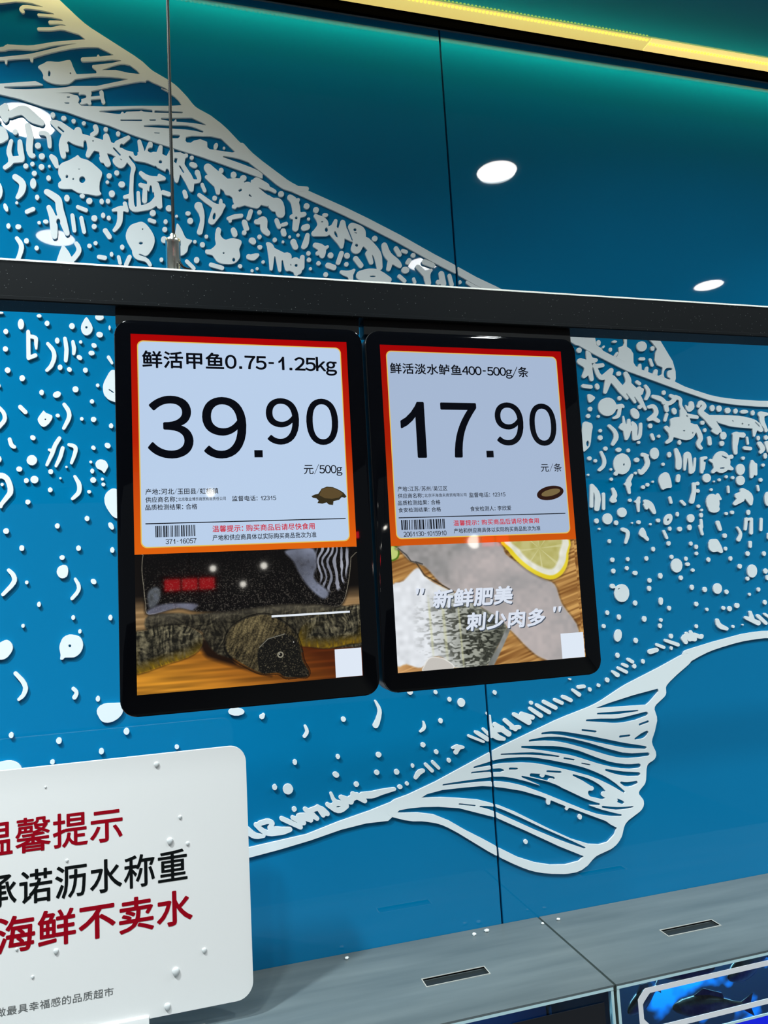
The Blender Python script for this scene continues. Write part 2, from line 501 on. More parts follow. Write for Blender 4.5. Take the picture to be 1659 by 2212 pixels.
# ------------------------------------------------------------------ fish mural (white relief on the glass)
mural = empty('fish_mural', (0.3, 0, 1.6), 'white line drawing of a huge fish in relief on the blue glass wall', 'wall art')
MURAL = {
  'dorsal_fin': (
    '-1696 13843 -1 -7 4 -16 16 -24 249 -189 125 -100 90 -83 66 -66 2 -8 -6 -8 -45 -5 -84 -16 -139 -36 -332 -76 -12 -8 -8 -15 0 -18 8 -12 7 -4 10 0 223 54 143 36 120 38 69 9 67 0 80 -17 6 -4 -1 -3 -127 -1 -30 -6 -12 -7 -10 -10 -7 -12 -4 -12 1 '
    '-9 4 -11 18 -16 10 -1 9 9 2 12 -9 13 -1 6 16 8 30 3 85 4 75 -6 30 -6 12 -8 1 -3 -128 -12 -7 -5 -3 -6 1 -9 4 -4 7 -2 103 9 76 -6 16 -12 1 -3 -2 -1 -51 -4 -55 -9 -7 -5 -4 -7 0 -9 3 -7 10 -4 63 11 35 3 21 -3 15 -8 -46 -3 -78 -31 -103 -18 -7 '
    '-5 -4 -9 2 -8 4 -5 10 -1 72 11 41 9 55 17 36 2 122 -22 51 -39 -5 -4 -90 -20 -165 -44 -162 -57 -47 -10 -86 -10 -64 -5 -10 3 -7 -8 -12 -7 -12 -15 -29 -10 -111 -22 -255 -44 -10 -9 -1 -12 6 -10 10 -2 361 64 39 9 24 14 51 12 42 6 96 8 42 12 105 '
    '47 45 16 124 35 53 10 -139 -53 -213 -93 -57 -21 -188 -53 -387 -72 -8 -4 -5 -9 -1 -9 5 -9 7 -3 7 1 392 75 4 -4 3 -25 7 -6 5 2 4 6 1 29 5 6 56 16 115 25 4 -5 3 -22 10 -5 7 4 3 6 2 27 3 6 92 47 103 45 104 40 72 22 69 15 90 14 117 -48 10 -5 0 '
    '-4 -112 -31 -5 2 -4 12 -7 2 -6 -4 -5 -16 -4 -3 -116 -23 -10 -9 -4 -9 0 -12 8 -9 11 -1 69 14 174 43 60 4 18 -2 -1 -3 -80 -34 -159 -43 -6 -8 -1 -12 10 -10 22 -15 4 -26 -4 -6 -154 -29 -5 0 -6 7 -27 64 -12 39 -6 11 -6 4 -20 -4 -66 -27 -28 -4 '
    '-47 -2 -20 -4 -10 -5 -18 -17 -32 -21 -12 -12 -5 -9 3 -8 22 -20 12 -24 6 -17 -3 -27 4 -10 24 -15 38 -13 37 -4 40 1 38 7 30 12 18 15 31 34 133 40 77 15 80 8 87 4 69 -3 -15 -8 -253 -97 -202 -29 -55 -19 -73 -19 -248 -45 -78 -9 -82 -5 -7 5 -1 5 '
    '3 6 148 26 150 31 6 4 -2 2 -58 22 -280 -64 -357 -51 -461 -31 -4 -2 -1 -6 2 -87 5 -2 446 49 356 33 21 -1 145 -20 191 -48 177 -21 173 -48 184 -37 204 -67 189 -48 411 -94 527 -147 6 1 1 4 1 36 -26 21 -19 12 -48 19 -109 33 -155 43 0 9 8 5 78 '
    '-4 70 -10 73 -22 147 -110 104 -84 47 -29 28 -13 58 -12 52 0 98 16 9 2 9 8 5 10 1 12 -5 9 -8 5 -94 -4 -50 5 -49 16 -50 33 -284 238 -105 101 -92 98 -60 53 -90 65 -105 50 -29 18 -23 24 -43 57 -27 30 -49 52 -36 31 -53 35 -134 69 -26 20 -63 58 '
    '-66 45 -361 209 -56 38 -66 57 -423 401 -124 100 -204 156;-399 12824 33 5 45 -4 54 -38 29 -29 2 -6 -17 -3 -74 -2 -113 12 -116 -18 2 3 75 45 53 25;-995 12670 5 3 4 -2 4 -8 2 -11 -2 -24 -8 -12 -8 4 -4 17 1 20;-823 12678 4 3 6 -2 2 -5 -2 -6 -6 '
    '-4 -4 2 -2 6;-175 12701 9 2 37 -17 96 -33 44 -22 12 -11 -3 -2 -69 22 -5 0 39 -19 70 -42 33 -28 11 -14 21 -33 0 -6 -2 -2 -109 -21 -244 -32 -306 -47 -189 -18 -8 3 -21 23 11 39 -9 19 -6 6 -73 12 -107 -12 105 22 88 13 2 -2 -5 -18 3 -4 18 7 26 '
    '2 12 -5 5 -9 -2 -12 -5 -6 -36 -17 1 -17 -2 -9 -5 -7 -8 -4 2 -5 6 -5 13 0 41 16 12 -11 13 0 7 6 4 10 -7 22 2 12 77 19 5 -2 7 -37 8 -6 7 0 11 8 4 14 -10 39 -3 50 -5 11 -8 5 -8 -1 -12 -11 -3 -12 6 -26 -3 -6 -71 -16 -4 3 9 28 -1 8 -4 8 1 4 155 '
    '60 182 65 80 27 48 4 2 2 -4 8;-847 12450 16 4 5 -1 4 -6 -6 -8 -13 -3 -9 5 0 5;-864 12392 25 5 8 -2 3 -4 -3 -6 -5 -3 -23 -3 -12 4 1 6;-297 12409 75 10 82 0 5 -6 1 -18 -4 -3 -74 -1 -19 7 -16 -9 -108 -18 -13 -14 -10 -6 -5 13 -8 2 -6 -3 -11 '
    '-21 -18 -4 -134 2 -20 -2 -5 4 2 6 5 3;-114 12416 6 3 229 16 8 -3 2 -5 -4 -7 -9 -2 -232 -25 -5 1 0 3;-59 12351 267 36 95 -37 31 -18 -1 -3 -9 0 -107 7 -141 -7 -5 3 1 18 -4 3 -5 -3 -15 -21 -40 0 -67 5 -5 7;-407 12292 172 24 9 -1 2 -9 -3 -6 -8 '
    '-3 -168 -20 -5 1 -3 4;-162 12323 7 3 43 6 6 -2 2 -6 -6 -8 -45 -6 -9 4;-146 12274 57 9 93 6 125 15 38 2 41 -5 46 -12 49 -17 4 -4 1 -6 -4 -7 -7 -2 -71 9 -79 2 -351 -19 -6 1 -3 5 2 6 4 4;-122 12203 42 4 3 -1 2 -6 -6 -5 -37 -2 -6 4;24 12200 59 '
    '7 14 -3 3 -10 -9 -15 -11 -9 -41 -5 -18 5 -12 11 1 6 3 6;202 12210 172 17 91 -12 123 -114 -12 -8 -14 -4 -203 9 -19 17 -1 48 -3 5 -57 18 -58 -21 -28 -24 -33 -1 -5 4 -9 17 6 28 4 4;422 12167 -14 -8 -12 -22 -1 -25 9 -10 8 1 8 5 14 24 2 12 -1 '
    '12 -5 8;482 12135 -5 -10 2 -9 8 -5 9 3 5 11 -2 9 -8 4'),
  'back_line': (
    '644 12193 28 -30 83 -76 267 -222 31 -19 31 -13 41 -8 37 -1 -54 25 -43 24 -224 159 -89 70 -39 39 -43 49 -12 5;1252 11784 -21 -6 -62 -12 -72 -4 485 -185 166 -70 356 -161 359 -180 223 -99 6 -1 2 3 1 76 -6 10 -201 92 -348 174 -312 141 -233 97 '
    '-334 126 -6 1;2723 11136 -2 -8 0 -70 6 -11 158 -81 219 -102 286 -149 266 -148 293 -175 18 -5 24 -2 160 -83 292 -133 106 -43 608 -188 357 -101 123 -22 153 -18 112 -9 210 -11 151 -2 429 12 234 14 390 38 636 77 338 43 12 5 12 67 -7 1 -840 '
    '-107 -431 -48 -330 -23 -430 -12 -123 -1 -295 12 -206 19 -127 22 -179 48 -127 38 -135 58 -323 94 -133 46 -120 50 -335 154 -126 63 -7 5 -12 26 -16 13 -252 151 -216 116 -329 160 -100 45 -198 80'),
  'rear_fin': (
    '4534 10523 -5 -8 5 -80 -15 -30 -9 -8 -45 -12 -8 -6 0 -50 -28 -47 -8 -5 -5 1 31 41 -2 10 -8 4 -11 -5 -37 -44 168 -78 96 -37 57 -18 2 50 -6 11 -11 3 -12 -5 -17 -33 -5 -2 -20 11 -20 33 -2 9 7 91 -25 45 -40 25 -5 7 16 124 -5 5;4868 10537 -50 '
    '-23 -5 -7 66 -68 41 -56 -1 -7 -25 -41 -14 -78 24 -51 59 -23 4 -7 -16 -68 -40 -18 0 -3 69 -20 -8 28 0 17 7 24 12 20 16 14 16 8 23 3 30 -1 7 -4 3 -7 -7 -10 -40 -9 -13 -10 -9 -23 0 -24 7 -12 25 -14 1 -10 -7 -7 59 -19 15 34 6 78 -24 111 -128 '
    '219 -92 61;4022 10485 -3 -1 13 -13 11 -24 137 -69 83 -38 4 2 -16 23 -52 28 -9 72 -4 6 -125 14;4279 10393 -18 -15 1 -9 7 -5 12 2 14 17 -2 10 -6 2;4770 10184 -12 -10 -17 -35 42 -14 3 5 8 44 -9 10;4877 10160 -17 -11 -20 -41 52 -16 14 52 -11 14'),
  'belly_line': (
    '1734 6144 -188 -45 -281 -55 -275 -66 -485 -40 -401 -62 -482 -95 -1432 -311 -6 -2 -2 -4 2 -80 3 -3 8 2 1418 301 498 108 389 65 250 28 265 38 277 53 221 22 198 -5 38 26 0 2 -21 12 -16 14 -9 20 1 15 5 18 11 20 21 23 -1 3;1809 6069 -71 -4 -4 '
    '-2 60 -12 23 17'),
  'belly_line_b': (
    '6293 7346 -417 18 -166 -7 -106 -9 -357 -54 -323 -58 -15 -5 -16 -9 -19 -26 57 8 18 -2 18 -9 12 -14 4 -16 -1 -18 -9 -22 90 35 100 33 85 22 113 22 148 25 109 14 110 8 165 6 542 -28 294 -24 411 -52 675 -103 15 74 -1 6 -9 2 -533 81 -452 60 -258 '
    '25'),
  'pelvic_fin': (
    '4913 7202 -30 -5 -50 -16 -234 -87 -402 -137 -76 -32 -201 -93 -74 -29 -90 -27 -248 -59 -118 -32 -559 -174 -95 -33 -2 -80 4 -6 66 7 78 0 131 -6 97 -11 79 -17 119 -30 228 -66 118 -41 74 -32 70 -34 73 -39 48 -30 81 -62 81 -75 5 -10 -7 -7 -10 2 '
    '-85 58 -83 50 -89 49 -90 41 -188 68 -265 84 -122 31 -116 18 -184 16 -56 0 -53 -4 -3 -6 1 -26 52 -2 22 -4 28 -14 7 -9 -6 -6 -32 -6 -70 6 0 -37 86 -9 94 -22 138 -47 132 -53 4 0 -25 15 -152 78 -5 10 6 5 102 -31 155 -52 84 -38 49 -28 12 -11 19 '
    '-8 199 -110 85 -39 80 -31 5 -5 0 -6 -4 -5 -6 -2 -98 15 -7 -2 6 -3 125 -53 126 -45 76 -23 6 -10 -4 -5 -11 -2 -93 11 -85 20 -78 24 -108 46 -391 193 -208 96 -77 28 -91 28 -73 17 -70 11 -4 -3 -1 -5 0 -34 4 -6 76 -16 189 -51 199 -77 44 -23 -2 '
    '-42 3 -8 6 -5 13 -3 10 4 5 8 6 24 7 0 62 -30 9 -7 13 -4 57 -28 3 -6 -5 -24 7 -9 13 0 18 19 12 -2 367 -169 49 -40 57 -33 6 -5 -35 -58 -79 -56 -88 -10 -110 19 -170 69 -217 118 -340 200 -158 79 -27 9 -3 -4 0 -14 5 -7 68 -31 155 -84 213 -120 '
    '309 -166 124 -70 6 -7 -4 -7 -10 0 -153 67 -120 58 -219 112 -370 204 -4 -6 0 -38 4 -6 273 -148 326 -183 244 -123 4 -4 -53 -33 -140 -12 -154 20 -151 42 -169 72 -179 107 -4 -6 0 -68 3 -8 112 -66 104 -56 66 -31 57 -22 77 -23 89 -20 129 -21 45 '
    '-3 74 0 36 6 30 8 62 29 55 44 37 23 36 12 123 29 31 12 39 22 29 24 28 33 13 21 25 65 12 21 16 18 25 19 22 12 112 53 23 16 23 27 8 23 0 29 -6 16 -36 48 -3 12 1 11 14 18 53 43 14 19 10 28 16 98 12 31 12 13 13 9 47 19 15 10 13 14 10 20 -1 35 '
    '-29 66 -5 30 8 29 37 70 36 98 1 39 -19 70 5 24 22 23 92 60 21 19 11 23 2 51 8 15 16 17 38 29 74 50 145 87 28 20 19 19 9 18 2 15 -6 25 -10 11 -18 9;4542 6884 10 -1 2 -3 4 -18 -2 -6 -111 -90 -43 -25 -533 18 -27 4 149 34 285 51;4260 6703 46 '
    '-2 6 -9 -7 -6 -202 -7 -89 4 -151 15 -10 2 -5 7 3 6 10 2;4386 6676 19 -2 12 -13 -1 -14 -15 -11 -132 -29 -130 -11 -68 1 -51 5 -287 45 -6 2 -4 6 5 9 14 1 144 -7 145 -14 51 -1 69 5;4403 6591 11 -3 5 -7 -2 -9 -8 -5 -94 -20 -11 2 -5 5 -1 9 9 '
    '8;3677 6581 145 -29 9 -5 3 -8 -4 -5 -10 -2 -141 30 -10 8 1 6;4377 6493 9 1 10 -4 4 -6 1 -9 -17 -24 -26 -19 -18 -7 -25 -4 -66 -2 -12 5 -1 9 5 5 70 35 25 9;3378 6591 65 -8 68 -13 223 -55 379 -108 240 -57 11 -7 3 -12 -7 -8 -13 -2 -141 20 -74 '
    '14 -63 16 -616 176 -99 18 -100 7 -7 4 -3 6 5 8 7 2 74 2;4161 6479 25 0 7 -3 5 -6 -1 -6 -10 -7 -103 -2 -10 3 -5 7 1 9 9 5;3311 6547 109 -11 77 -16 70 -19 158 -51 207 -79 158 -54 102 -18 182 -12 16 -9 3 -15 -6 -8 -13 -4 -108 -1 -110 5 -81 12 '
    '-50 12 -95 31 -285 107 -121 42 -77 23 -73 16 -90 14 -60 4 -106 3 -6 3 -2 9 3 5 7 3 110 8;3157 6481 200 -24 67 -13 84 -20 115 -39 204 -92 114 -45 82 -23 87 -19 68 -8 86 -3 16 -10 4 -9 0 -9 -8 -11 -13 -5 -97 2 -91 14 -106 26 -137 45 -228 90 '
    '-73 25 -220 58 -276 62 -5 4 -2 6 3 6 6 3;2707 6468 -544 -199 -258 -78 -116 -24 -23 -8 -17 -10 -16 -13 -22 -31 -8 -28 1 -13 6 -14 18 -17 30 -16 100 -37 79 -21 80 -10 49 -11 86 -24 57 -24 51 -28 91 -58 279 -198 70 -45 12 -5 2 6 0 70 -5 9 '
    '-113 73 -158 96 -162 109 -142 72 -15 4 -131 31 -143 16 -111 21 1 2 17 1 158 7 118 -4 153 -17 193 -36 336 -122 2 7 -1 44 -59 27 -71 25 -6 6 3 6 10 0 66 -10 54 -12 4 4 -2 19 -18 9 -128 46 -181 36 -167 29 -151 14 -37 6 53 24 148 18 208 -4 181 '
    '-8 91 -16 2 5 0 33 -2 5 -6 2 -118 9 -339 9 -9 1 -4 7 5 7 18 1 173 4 280 2 2 36 -5 6 -55 6 -127 3 -6 2 -4 6 2 5 6 3 152 -1 35 3 2 25 -4 5 -156 -4 -9 4 -1 6 2 4 6 3 159 26 2 5 0 67;3011 6434 128 -11 85 -14 180 -46 11 -4 3 -6 -5 -5 -7 0 -184 '
    '36 -126 19 -274 29 -5 4 -1 6 10 3;3459 6340 8 0 100 -26 6 -4 2 -6 -5 -5 -8 0 -99 26 -10 7;3640 6271 8 0 81 -23 8 -8 -2 -3 -7 -1 -81 23 -9 5;2896 6311 10 0 65 -9 9 -4 3 -9 -4 -5 -9 -2 -72 7 -6 4 -3 7 1 6;3895 6185 184 -45 176 -27 13 -9 3 '
    '-14 -10 -11 -16 -2 -103 10 -73 14 -70 22 -104 42 -10 10 2 5;3271 6242 13 1 130 -22 10 -5 2 -8 -4 -6 -9 -1 -134 23 -12 8 0 5;3112 6235 90 -15 3 -4 -5 -8 0 -8 6 -9 9 -5 13 -1 9 2 8 8 4 13 78 -25 12 -5 10 -9 3 -9 -1 -11 -5 -5 -7 12 -7 6 -22 5 '
    '-17 -4 -8 -7 -3 -8 -6 -1 -168 57 -11 8 -2 12 6 9;3544 6177 86 -30 58 -23 69 -37 53 -36 31 -29 34 -39 -1 -6 -17 3 -17 -3 -9 -8 -4 -8 0 -11 6 -10 29 -18 1 -6 -16 -7 -17 1 -109 35 -19 10 -9 9 -7 14 -1 14 3 11 9 5 29 -4 14 2 11 13 -3 14 -8 8 '
    '-16 6 -87 60 -97 56 -4 9;4203 6036 17 0 9 -7 4 -11 -7 -11 -52 -14 -42 -4 -27 4 -26 11 -37 28 -5 9 3 6 10 3 33 -9 34 -5;3990 5898 14 -4 54 -28 9 -13 -4 -11 -7 -4 -14 0 -53 28 -2 3 9 13;2376 6055 10 1 145 -32 7 -3 2 -5 -4 -5 -6 0 -145 32 -9 '
    '4;3822 5850 9 1 95 -21 67 -11 74 -7 88 -4 6 -4 2 -6 -10 -6 -79 -4 -47 1 -50 4 -66 14 -85 25 -9 9'),
  'scale_marks': (
    '-1346 12319 -38 -34 -14 -3 -22 1 -9 -3 -7 -13 -2 -26 2 -22 5 -13 6 -3 29 4 12 -2 9 -12 15 -33 17 -18 9 0 13 13 8 18 1 17 19 2 51 28 27 9 14 -5 42 -43 36 -18 69 -14 12 4 10 13 3 17 -6 14 -100 92 -26 19 -18 6 -17 2 -34 -7 -31 -17 -56 -43 -1 '
    '3 7 26 -5 19 -7 14 -8 8 -7 2;-972 12283 -7 -7 -4 -9 1 -20 10 -12 7 -1 8 3 11 14 2 12 -2 9 -4 8 -7 5 -8 1;-882 12263 -8 -5 -6 -9 -3 -12 3 -8 6 -7 10 -3 15 5 10 13 1 9 -2 8 -11 11;-1389 12169 -4 -9 0 -11 4 -8 7 -1 6 8 1 14 -7 10;-805 12244 '
    '-9 -13 1 -17 10 -9 8 0 7 3 9 13 -1 17 -10 9;-972 12214 -8 -4 -7 -10 -1 -11 3 -9 91 -91 -18 -57 -5 -29 -1 -20 3 -34 7 -39 7 -28 8 -10 13 -3 13 8 5 10 2 8 -4 40 16 -3 7 6 4 6 -6 56 -10 16 9 15 7 2 25 -16 28 -11 62 -12 4 6 1 47 4 6 7 4 7 -2 4 '
    '-6 9 -65 -16 -62 2 -11 8 -9 12 -2 10 6 36 61 6 4 35 -7 4 -3 0 -18 5 -19 -6 -13 -1 -8 8 -28 9 -10 18 0 14 -26 11 -8 13 0 10 6 10 12 3 12 -2 14 -27 76 1 6 32 -5 37 -17 0 -3 -14 -9 -8 -11 -4 -11 1 -15 5 -13 18 -24 23 -16 23 -2 18 9 13 14 18 '
    '34 4 2 5 -10 21 -24 6 -17 -12 -68 -11 -169 -4 -6 -40 -18 -6 -9 -1 -9 4 -8 9 -5 28 7 5 -1 -1 -55 5 -28 10 -19 18 -13 18 -3 26 3 81 22 40 18 37 29 8 -15 8 -7 10 -3 11 3 10 10 4 12 -3 111 5 1 55 -14 15 8 4 10 1 8 -3 10 -8 7 -47 13 -14 0 -13 '
    '-10 -18 70 -7 8 -14 7 73 21 5 5 4 9 0 9 -6 8 -47 25 -7 -2 -6 -5 -6 -20 -42 -2 -27 3 -28 10 -34 23 -8 2 -8 -3 -5 -5 -4 -9 -1 -9 4 -8 28 -35 33 -20 3 -5 0 -21 -2 -5 -52 10 -13 -6 -7 -12 1 -11 5 -8 31 -15 -10 -111 2 -14 8 -9 10 -3 14 5 7 11 3 '
    '11 3 93 2 5 10 -10 4 1 4 41 5 13 4 4 7 -3 4 -12 4 -49 10 2 2 -3 5 -41 -27 -40 -19 -19 -29 -17 -36 -15 -5 5 -8 118 -8 9 -13 -3 -5 -6 -2 -9 0 -124 -4 -7 -8 -2 -8 19 -4 34 -2 109 6 128 5 27 11 33 1 21 -4 17 -7 14 -20 24 -24 35 -1 6 3 6 6 1 4 '
    '-3 34 -38 86 -6 34 -8 48 -17 13 4 10 -15 68 -32 3 1 2 15 4 9 5 3 8 0 8 -7 6 -11 3 -14 -2 -15 6 -3 24 -1 2 -3 13 -62 10 -9 10 1 10 8 16 66 3 7 3 -1 42 -74 32 -73 11 -8 14 2 11 12 7 66 44 15 9 8 8 13 3 18 -1 24 -10 43 -6 11 -9 5 -10 1 -11 -6 '
    '-7 -9 -3 -19 19 -39 5 -18 -8 -4 -25 0 -4 4 -16 37 -55 89 -3 17 10 49 17 10 6 13 -2 15 -9 7 -11 -1 -11 -7 -32 13 -54 -8 -5 32 -8 6 -10 1 -13 -10 -30 -66 -7 -4 -32 15 5 68 -5 11 -12 5 -10 -4 -6 -7 -21 -61 -28 0 -16 -9 -16 -1 -13 10 -3 9 1 9 '
    '5 9 9 8 10 4 14 1 6 30 -4 17 -7 6 -8 2 -13 -5 -8 -10 -28 -77 -3 -5 -2 0 -2 16 -25 82 -6 7 -10 1 -11 -8 -4 -12 9 -99 -10 -7 2 -14 -4 -12 -6 -7 -8 -2 -8 3 -7 8 -5 24 -57 9 -39 19 -13 1 -4 7 2 17 7 13 9 4 13 -7 56 59 4 9 0 9 -9 12 -8 0 -8 -3 '
    '-87 -54 -14 -11 -11 -19 -3 -1 -21 7 -20 65 -5 8 -10 6 -15 -3 -13 -14 -3 -12 -1 -32 -2 -5 -79 19 1 3 33 29 10 22 2 18 -3 20 -7 20 -9 8 -15 -2 -11 -11 -3 -15 9 -25 1 -8 -30 -27 -4 -12 1 -12 -3 -2 -60 12 -10 42 -8 11 -7 4 -13 2 -12 -5 -10 -9 '
    '-8 -18 -3 -1 -84 56 -23 12 -32 7;-719 12234 -11 -13 0 -14 10 -11 13 2 10 13 0 15 -10 10;-1172 12161 -12 -12 -5 -17 17 -97 -6 -77 2 -50 9 -30 13 -24 16 -10 14 1 15 9 4 8 2 9 -6 13 -15 6 -2 15 0 42 7 83 -2 20 -20 99 -6 9 -8 4;-1408 12102 -14 '
    '-6 -10 -11 -5 -18 -3 -22 1 -53 4 -36 6 -16 5 -5 7 -1 45 17 14 8 34 30 6 9 3 11 -1 17 -8 30 -9 21 -10 15 -15 9 -14 3 -19 1;-923 12160 7 -1 38 -31 5 -8 -1 -6 -5 -4 -5 1 -39 34 -4 8;-539 12203 -10 -11 -3 -18 8 -13 13 -3 7 4 6 7 4 18 -3 9 -6 '
    '7;-1269 12092 -12 -14 -3 -17 8 -14 10 -5 7 1 10 6 5 8 3 9 0 11 -4 8 -7 7 -7 2;-1064 12100 -8 -4 -6 -10 -1 -8 2 -8 10 -8 32 2 12 -6 6 -10 4 -22 7 -68 10 -9 7 0 7 4 5 6 2 9 0 51 -5 39 -9 25 -11 13 -18 8 -19 1;-436 12174 -10 -11 -3 -17 7 -14 '
    '8 -3 8 1 8 6 5 8 1 18 -8 12 -8 2;-2117 11919 -13 -13 -11 -21 -5 -22 1 -27 4 -21 10 -17 14 -11 13 -1 15 8 12 15 9 28 1 25 -5 29 -12 20 -15 10 -9 1;-1298 11997 -8 -9 -7 -21 -11 -43 -6 -31 1 -31 12 -41 1 -30 -10 -15 -27 -27 -4 -7 -1 -9 2 -8 '
    '11 -9 11 3 30 26 16 18 12 21 70 16 11 10 6 14 0 29 -8 44 -11 91 -3 8 -9 8 -10 -1 -9 -7 -5 -12 -1 -79 4 -27 7 -22 -4 -4 -38 -8 -5 2 -3 7 -8 33 3 37 11 63 -3 7 -5 5;-645 12064 5 3 5 -1 3 -4 -1 -5 -5 -5 -5 0 -3 6;-1094 11988 -7 -6 -6 -10 -2 '
    '-12 2 -11 5 -8 8 -5 9 -1 10 4 8 6 5 10 2 11 -2 11 -5 9 -8 5 -9 1;-475 12017 6 3 7 -4 50 -56 2 -5 -2 -6 -7 -3 -5 4 -50 56 -2 5;-1652 11845 -11 -13 -3 -11 0 -11 5 -11 5 -5 14 -2 7 5 6 9 3 11 -1 11 -8 16 -7 3;-1060 11896 -10 -7 -5 -8 -3 -10 1 '
    '-11 4 -11 7 -5 8 -3 10 2 7 4 7 9 4 12 0 11 -3 9 -8 7 -7 3;-984 11896 -10 -13 -2 -9 1 -8 42 -80 5 -8 7 -4 8 0 12 7 -4 -35 1 -22 5 -14 17 -32 2 -8 -2 -9 -17 -16 -6 -9 0 -25 3 -11 5 -5 12 -4 22 -1 62 6 10 -4 40 -24 42 -6 -20 -10 -6 -12 4 -14 '
    '14 -7 15 4 10 13 -1 14 -12 10 4 2 38 0 62 -9 26 7 15 11 2 9 -11 16 -3 11 0 40 3 38 19 62 1 23 -5 14 -11 12 -62 57 -36 22 -57 13 -10 8 -10 14 -8 3 -17 -17 -48 -36 -58 -32 -12 -12 -13 -20 -6 13 -4 42 -9 19 -8 10 -14 10 -17 8;190 12015 -10 '
    '-14 1 -15 11 -9 13 2 11 14 0 15 -10 9;49 11980 18 -1 6 -5 -12 -50 -22 20 7 18;-420 11919 6 0 15 -7 -5 -6 -5 -2;-83 11942 10 3 11 -7 1 -14 -7 -11 -13 -2 -9 7 -1 11;-1131 11812 -12 -11 -3 -15 7 -13 8 -3 7 1 11 11 3 15 -8 13;191 11955 -11 -8 '
    '-6 -12 2 -12 9 -11 13 -8 16 -3 17 3 11 8 5 10 -1 9 -11 16 -25 10;-1187 11789 -11 -13 -2 -9 1 -11 5 -8 7 -4 7 -1 10 4 6 7 4 9 -1 17 -12 10;330 11955 -11 -7 -9 -10 -6 -13 -2 -15 5 -16 33 -52 -15 1 -9 -4 -7 -12 1 -12 81 -78 14 -60 6 -9 13 -3 '
    '12 8 5 12 2 36 2 5 3 0 28 -22 6 -20 8 -11 14 -6 20 1 26 -20 6 -41 10 -17 -2 -3 -15 -8 -6 -9 -1 -15 8 -9 20 -3 8 5 9 14 20 1 51 22 64 -14 45 -6 17 8 12 12 12 19 59 -10 3 0 3 7 6 2 3 -5 -8 -9 1 -3 31 -33 11 -3 20 1 12 -37 15 -16 14 -4 14 1 '
    '15 7 12 13 9 24 -2 61 -10 44 -14 23 -14 12 -20 7 -17 0 -23 -4 -17 6 -15 12 -22 6 -22 14 -60 48 2 3 31 -8 25 -11 20 2 15 -3 22 -7 28 -13 12 1 6 5 4 8 -3 15 -23 15 -36 16 -5 18 -11 12 -87 46 -14 3 -18 -6 -17 -19 -16 -8 -5 -12 2 -17 -16 8 -14 '
    '2 -12 -3 -20 -10 -4 13 19 14 7 13 1 15 -6 11 -11 7 -17 0 -18 -11 -12 -25 -53 -3 19 14 8 19 -2 12 -6 11 -9 7 -8 2 -10 -3 -10 -7 -7 -9 -2 -16 1 -12 5 -8 7 -6 14 -4 -14 -5 -42 -6 -53 45 14 13 6 13 -1 15 -8 12 -11 4 -14 -6 -7 -12 -4 -18 -3 -1 '
    '-70 59 -14 5;-1063 11797 -8 -5 -6 -9 -2 -8 0 -12 8 -14 10 -4 7 1 10 5 7 9 3 11 0 9 -3 8 -7 8 -9 3;-995 11798 -7 -4 -5 -11 3 -9 9 -3 9 5 3 9 -4 11;86 11910 7 2 6 -6 30 -52 0 -7 -3 -4 -5 -1 -6 6 -29 50 -2 6;-764 11786 13 3 5 -4 -5 -4 -8 -1 '
    '-7 3;-454 11805 -8 -6 -5 -9 -1 -18 11 -13 15 0 8 6 6 8 2 18 -4 8 -6 6 -8 2;-1122 11729 -10 -13 -2 -12 1 -8 11 -11 10 -1 7 3 10 13 2 9 -2 11 -5 7 -7 4;-1609 11663 -10 -13 -2 -11 1 -8 9 -14 7 -2 7 1 7 6 5 10 0 19 -4 8 -6 5 -7 1;-514 11773 '
    '-13 -10 -4 -9 -1 -12 2 -8 7 -8 6 -3 10 0 8 5 6 7 4 9 0 11 -2 9 -7 7;-1267 11685 -9 -6 -7 -10 -2 -11 1 -11 5 -8 38 -32 7 -11 3 -8 -1 -19 -8 -37 -20 -52 0 -8 5 -8 12 -3 9 5 22 23 19 28 13 40 3 39 -8 29 -17 25 -22 17 -26 16 -9 3;-858 11722 10 '
    '-2 4 -11 -3 -13 -8 -6 -7 2 -4 9 1 12;-1005 11701 -7 -5 -5 -8 -3 -17 7 -16 13 -3 12 9 4 8 1 12 -2 10 -5 7 -8 4;-735 11721 11 0 8 -4 6 -9 4 -13 -1 -11 -6 -12 -7 -8 -10 -5 -10 1 -8 4 -6 9 -2 11 0 12 5 12 6 7;-809 11696 7 2 4 -4 1 -5 -3 -8 -5 '
    '-2 -6 3 -2 8;-1127 11661 -8 -7 -7 -12 -4 -17 -1 -17 2 -17 6 -13 7 -8 10 -3 9 5 8 12 5 17 2 20 -3 19 -7 14 -9 8;-1424 11622 -7 -10 -4 -22 -3 -61 1 -41 6 -55 6 -7 9 -3 21 11 21 24 11 28 4 39 -5 36 -12 29 -29 28 -12 5;-532 11703 -9 -11 0 -11 '
    '8 -9 13 2 8 10 -1 14 -9 7;-417 11706 -10 -8 -6 -9 -3 -12 2 -11 6 -8 10 -6 13 -1 10 5 8 6 7 12 1 9 -2 11 -6 8 -9 6;279 11765 -10 -11 0 -14 23 -60 9 -6 8 1 10 10 0 15 -23 60 -6 6;623 11742 9 2 7 -6 1 -6 -9 -12 -17 -11 -11 16;-1018 11576 -10 '
    '-4 -8 -12 -3 -11 2 -11 7 -10 70 -53 7 -8 4 -13 5 -58 10 -50 -4 -4 -8 1 -21 50 -22 37 -10 3 -10 -4 -7 -7 -3 -8 0 -11 20 -82 10 -124 5 -28 9 -27 8 -10 12 -2 12 7 7 11 4 42 -1 61 -2 11 -7 17 -1 11 4 17 10 10 10 -2 6 -9 2 -14 -1 -19 39 -97 9 '
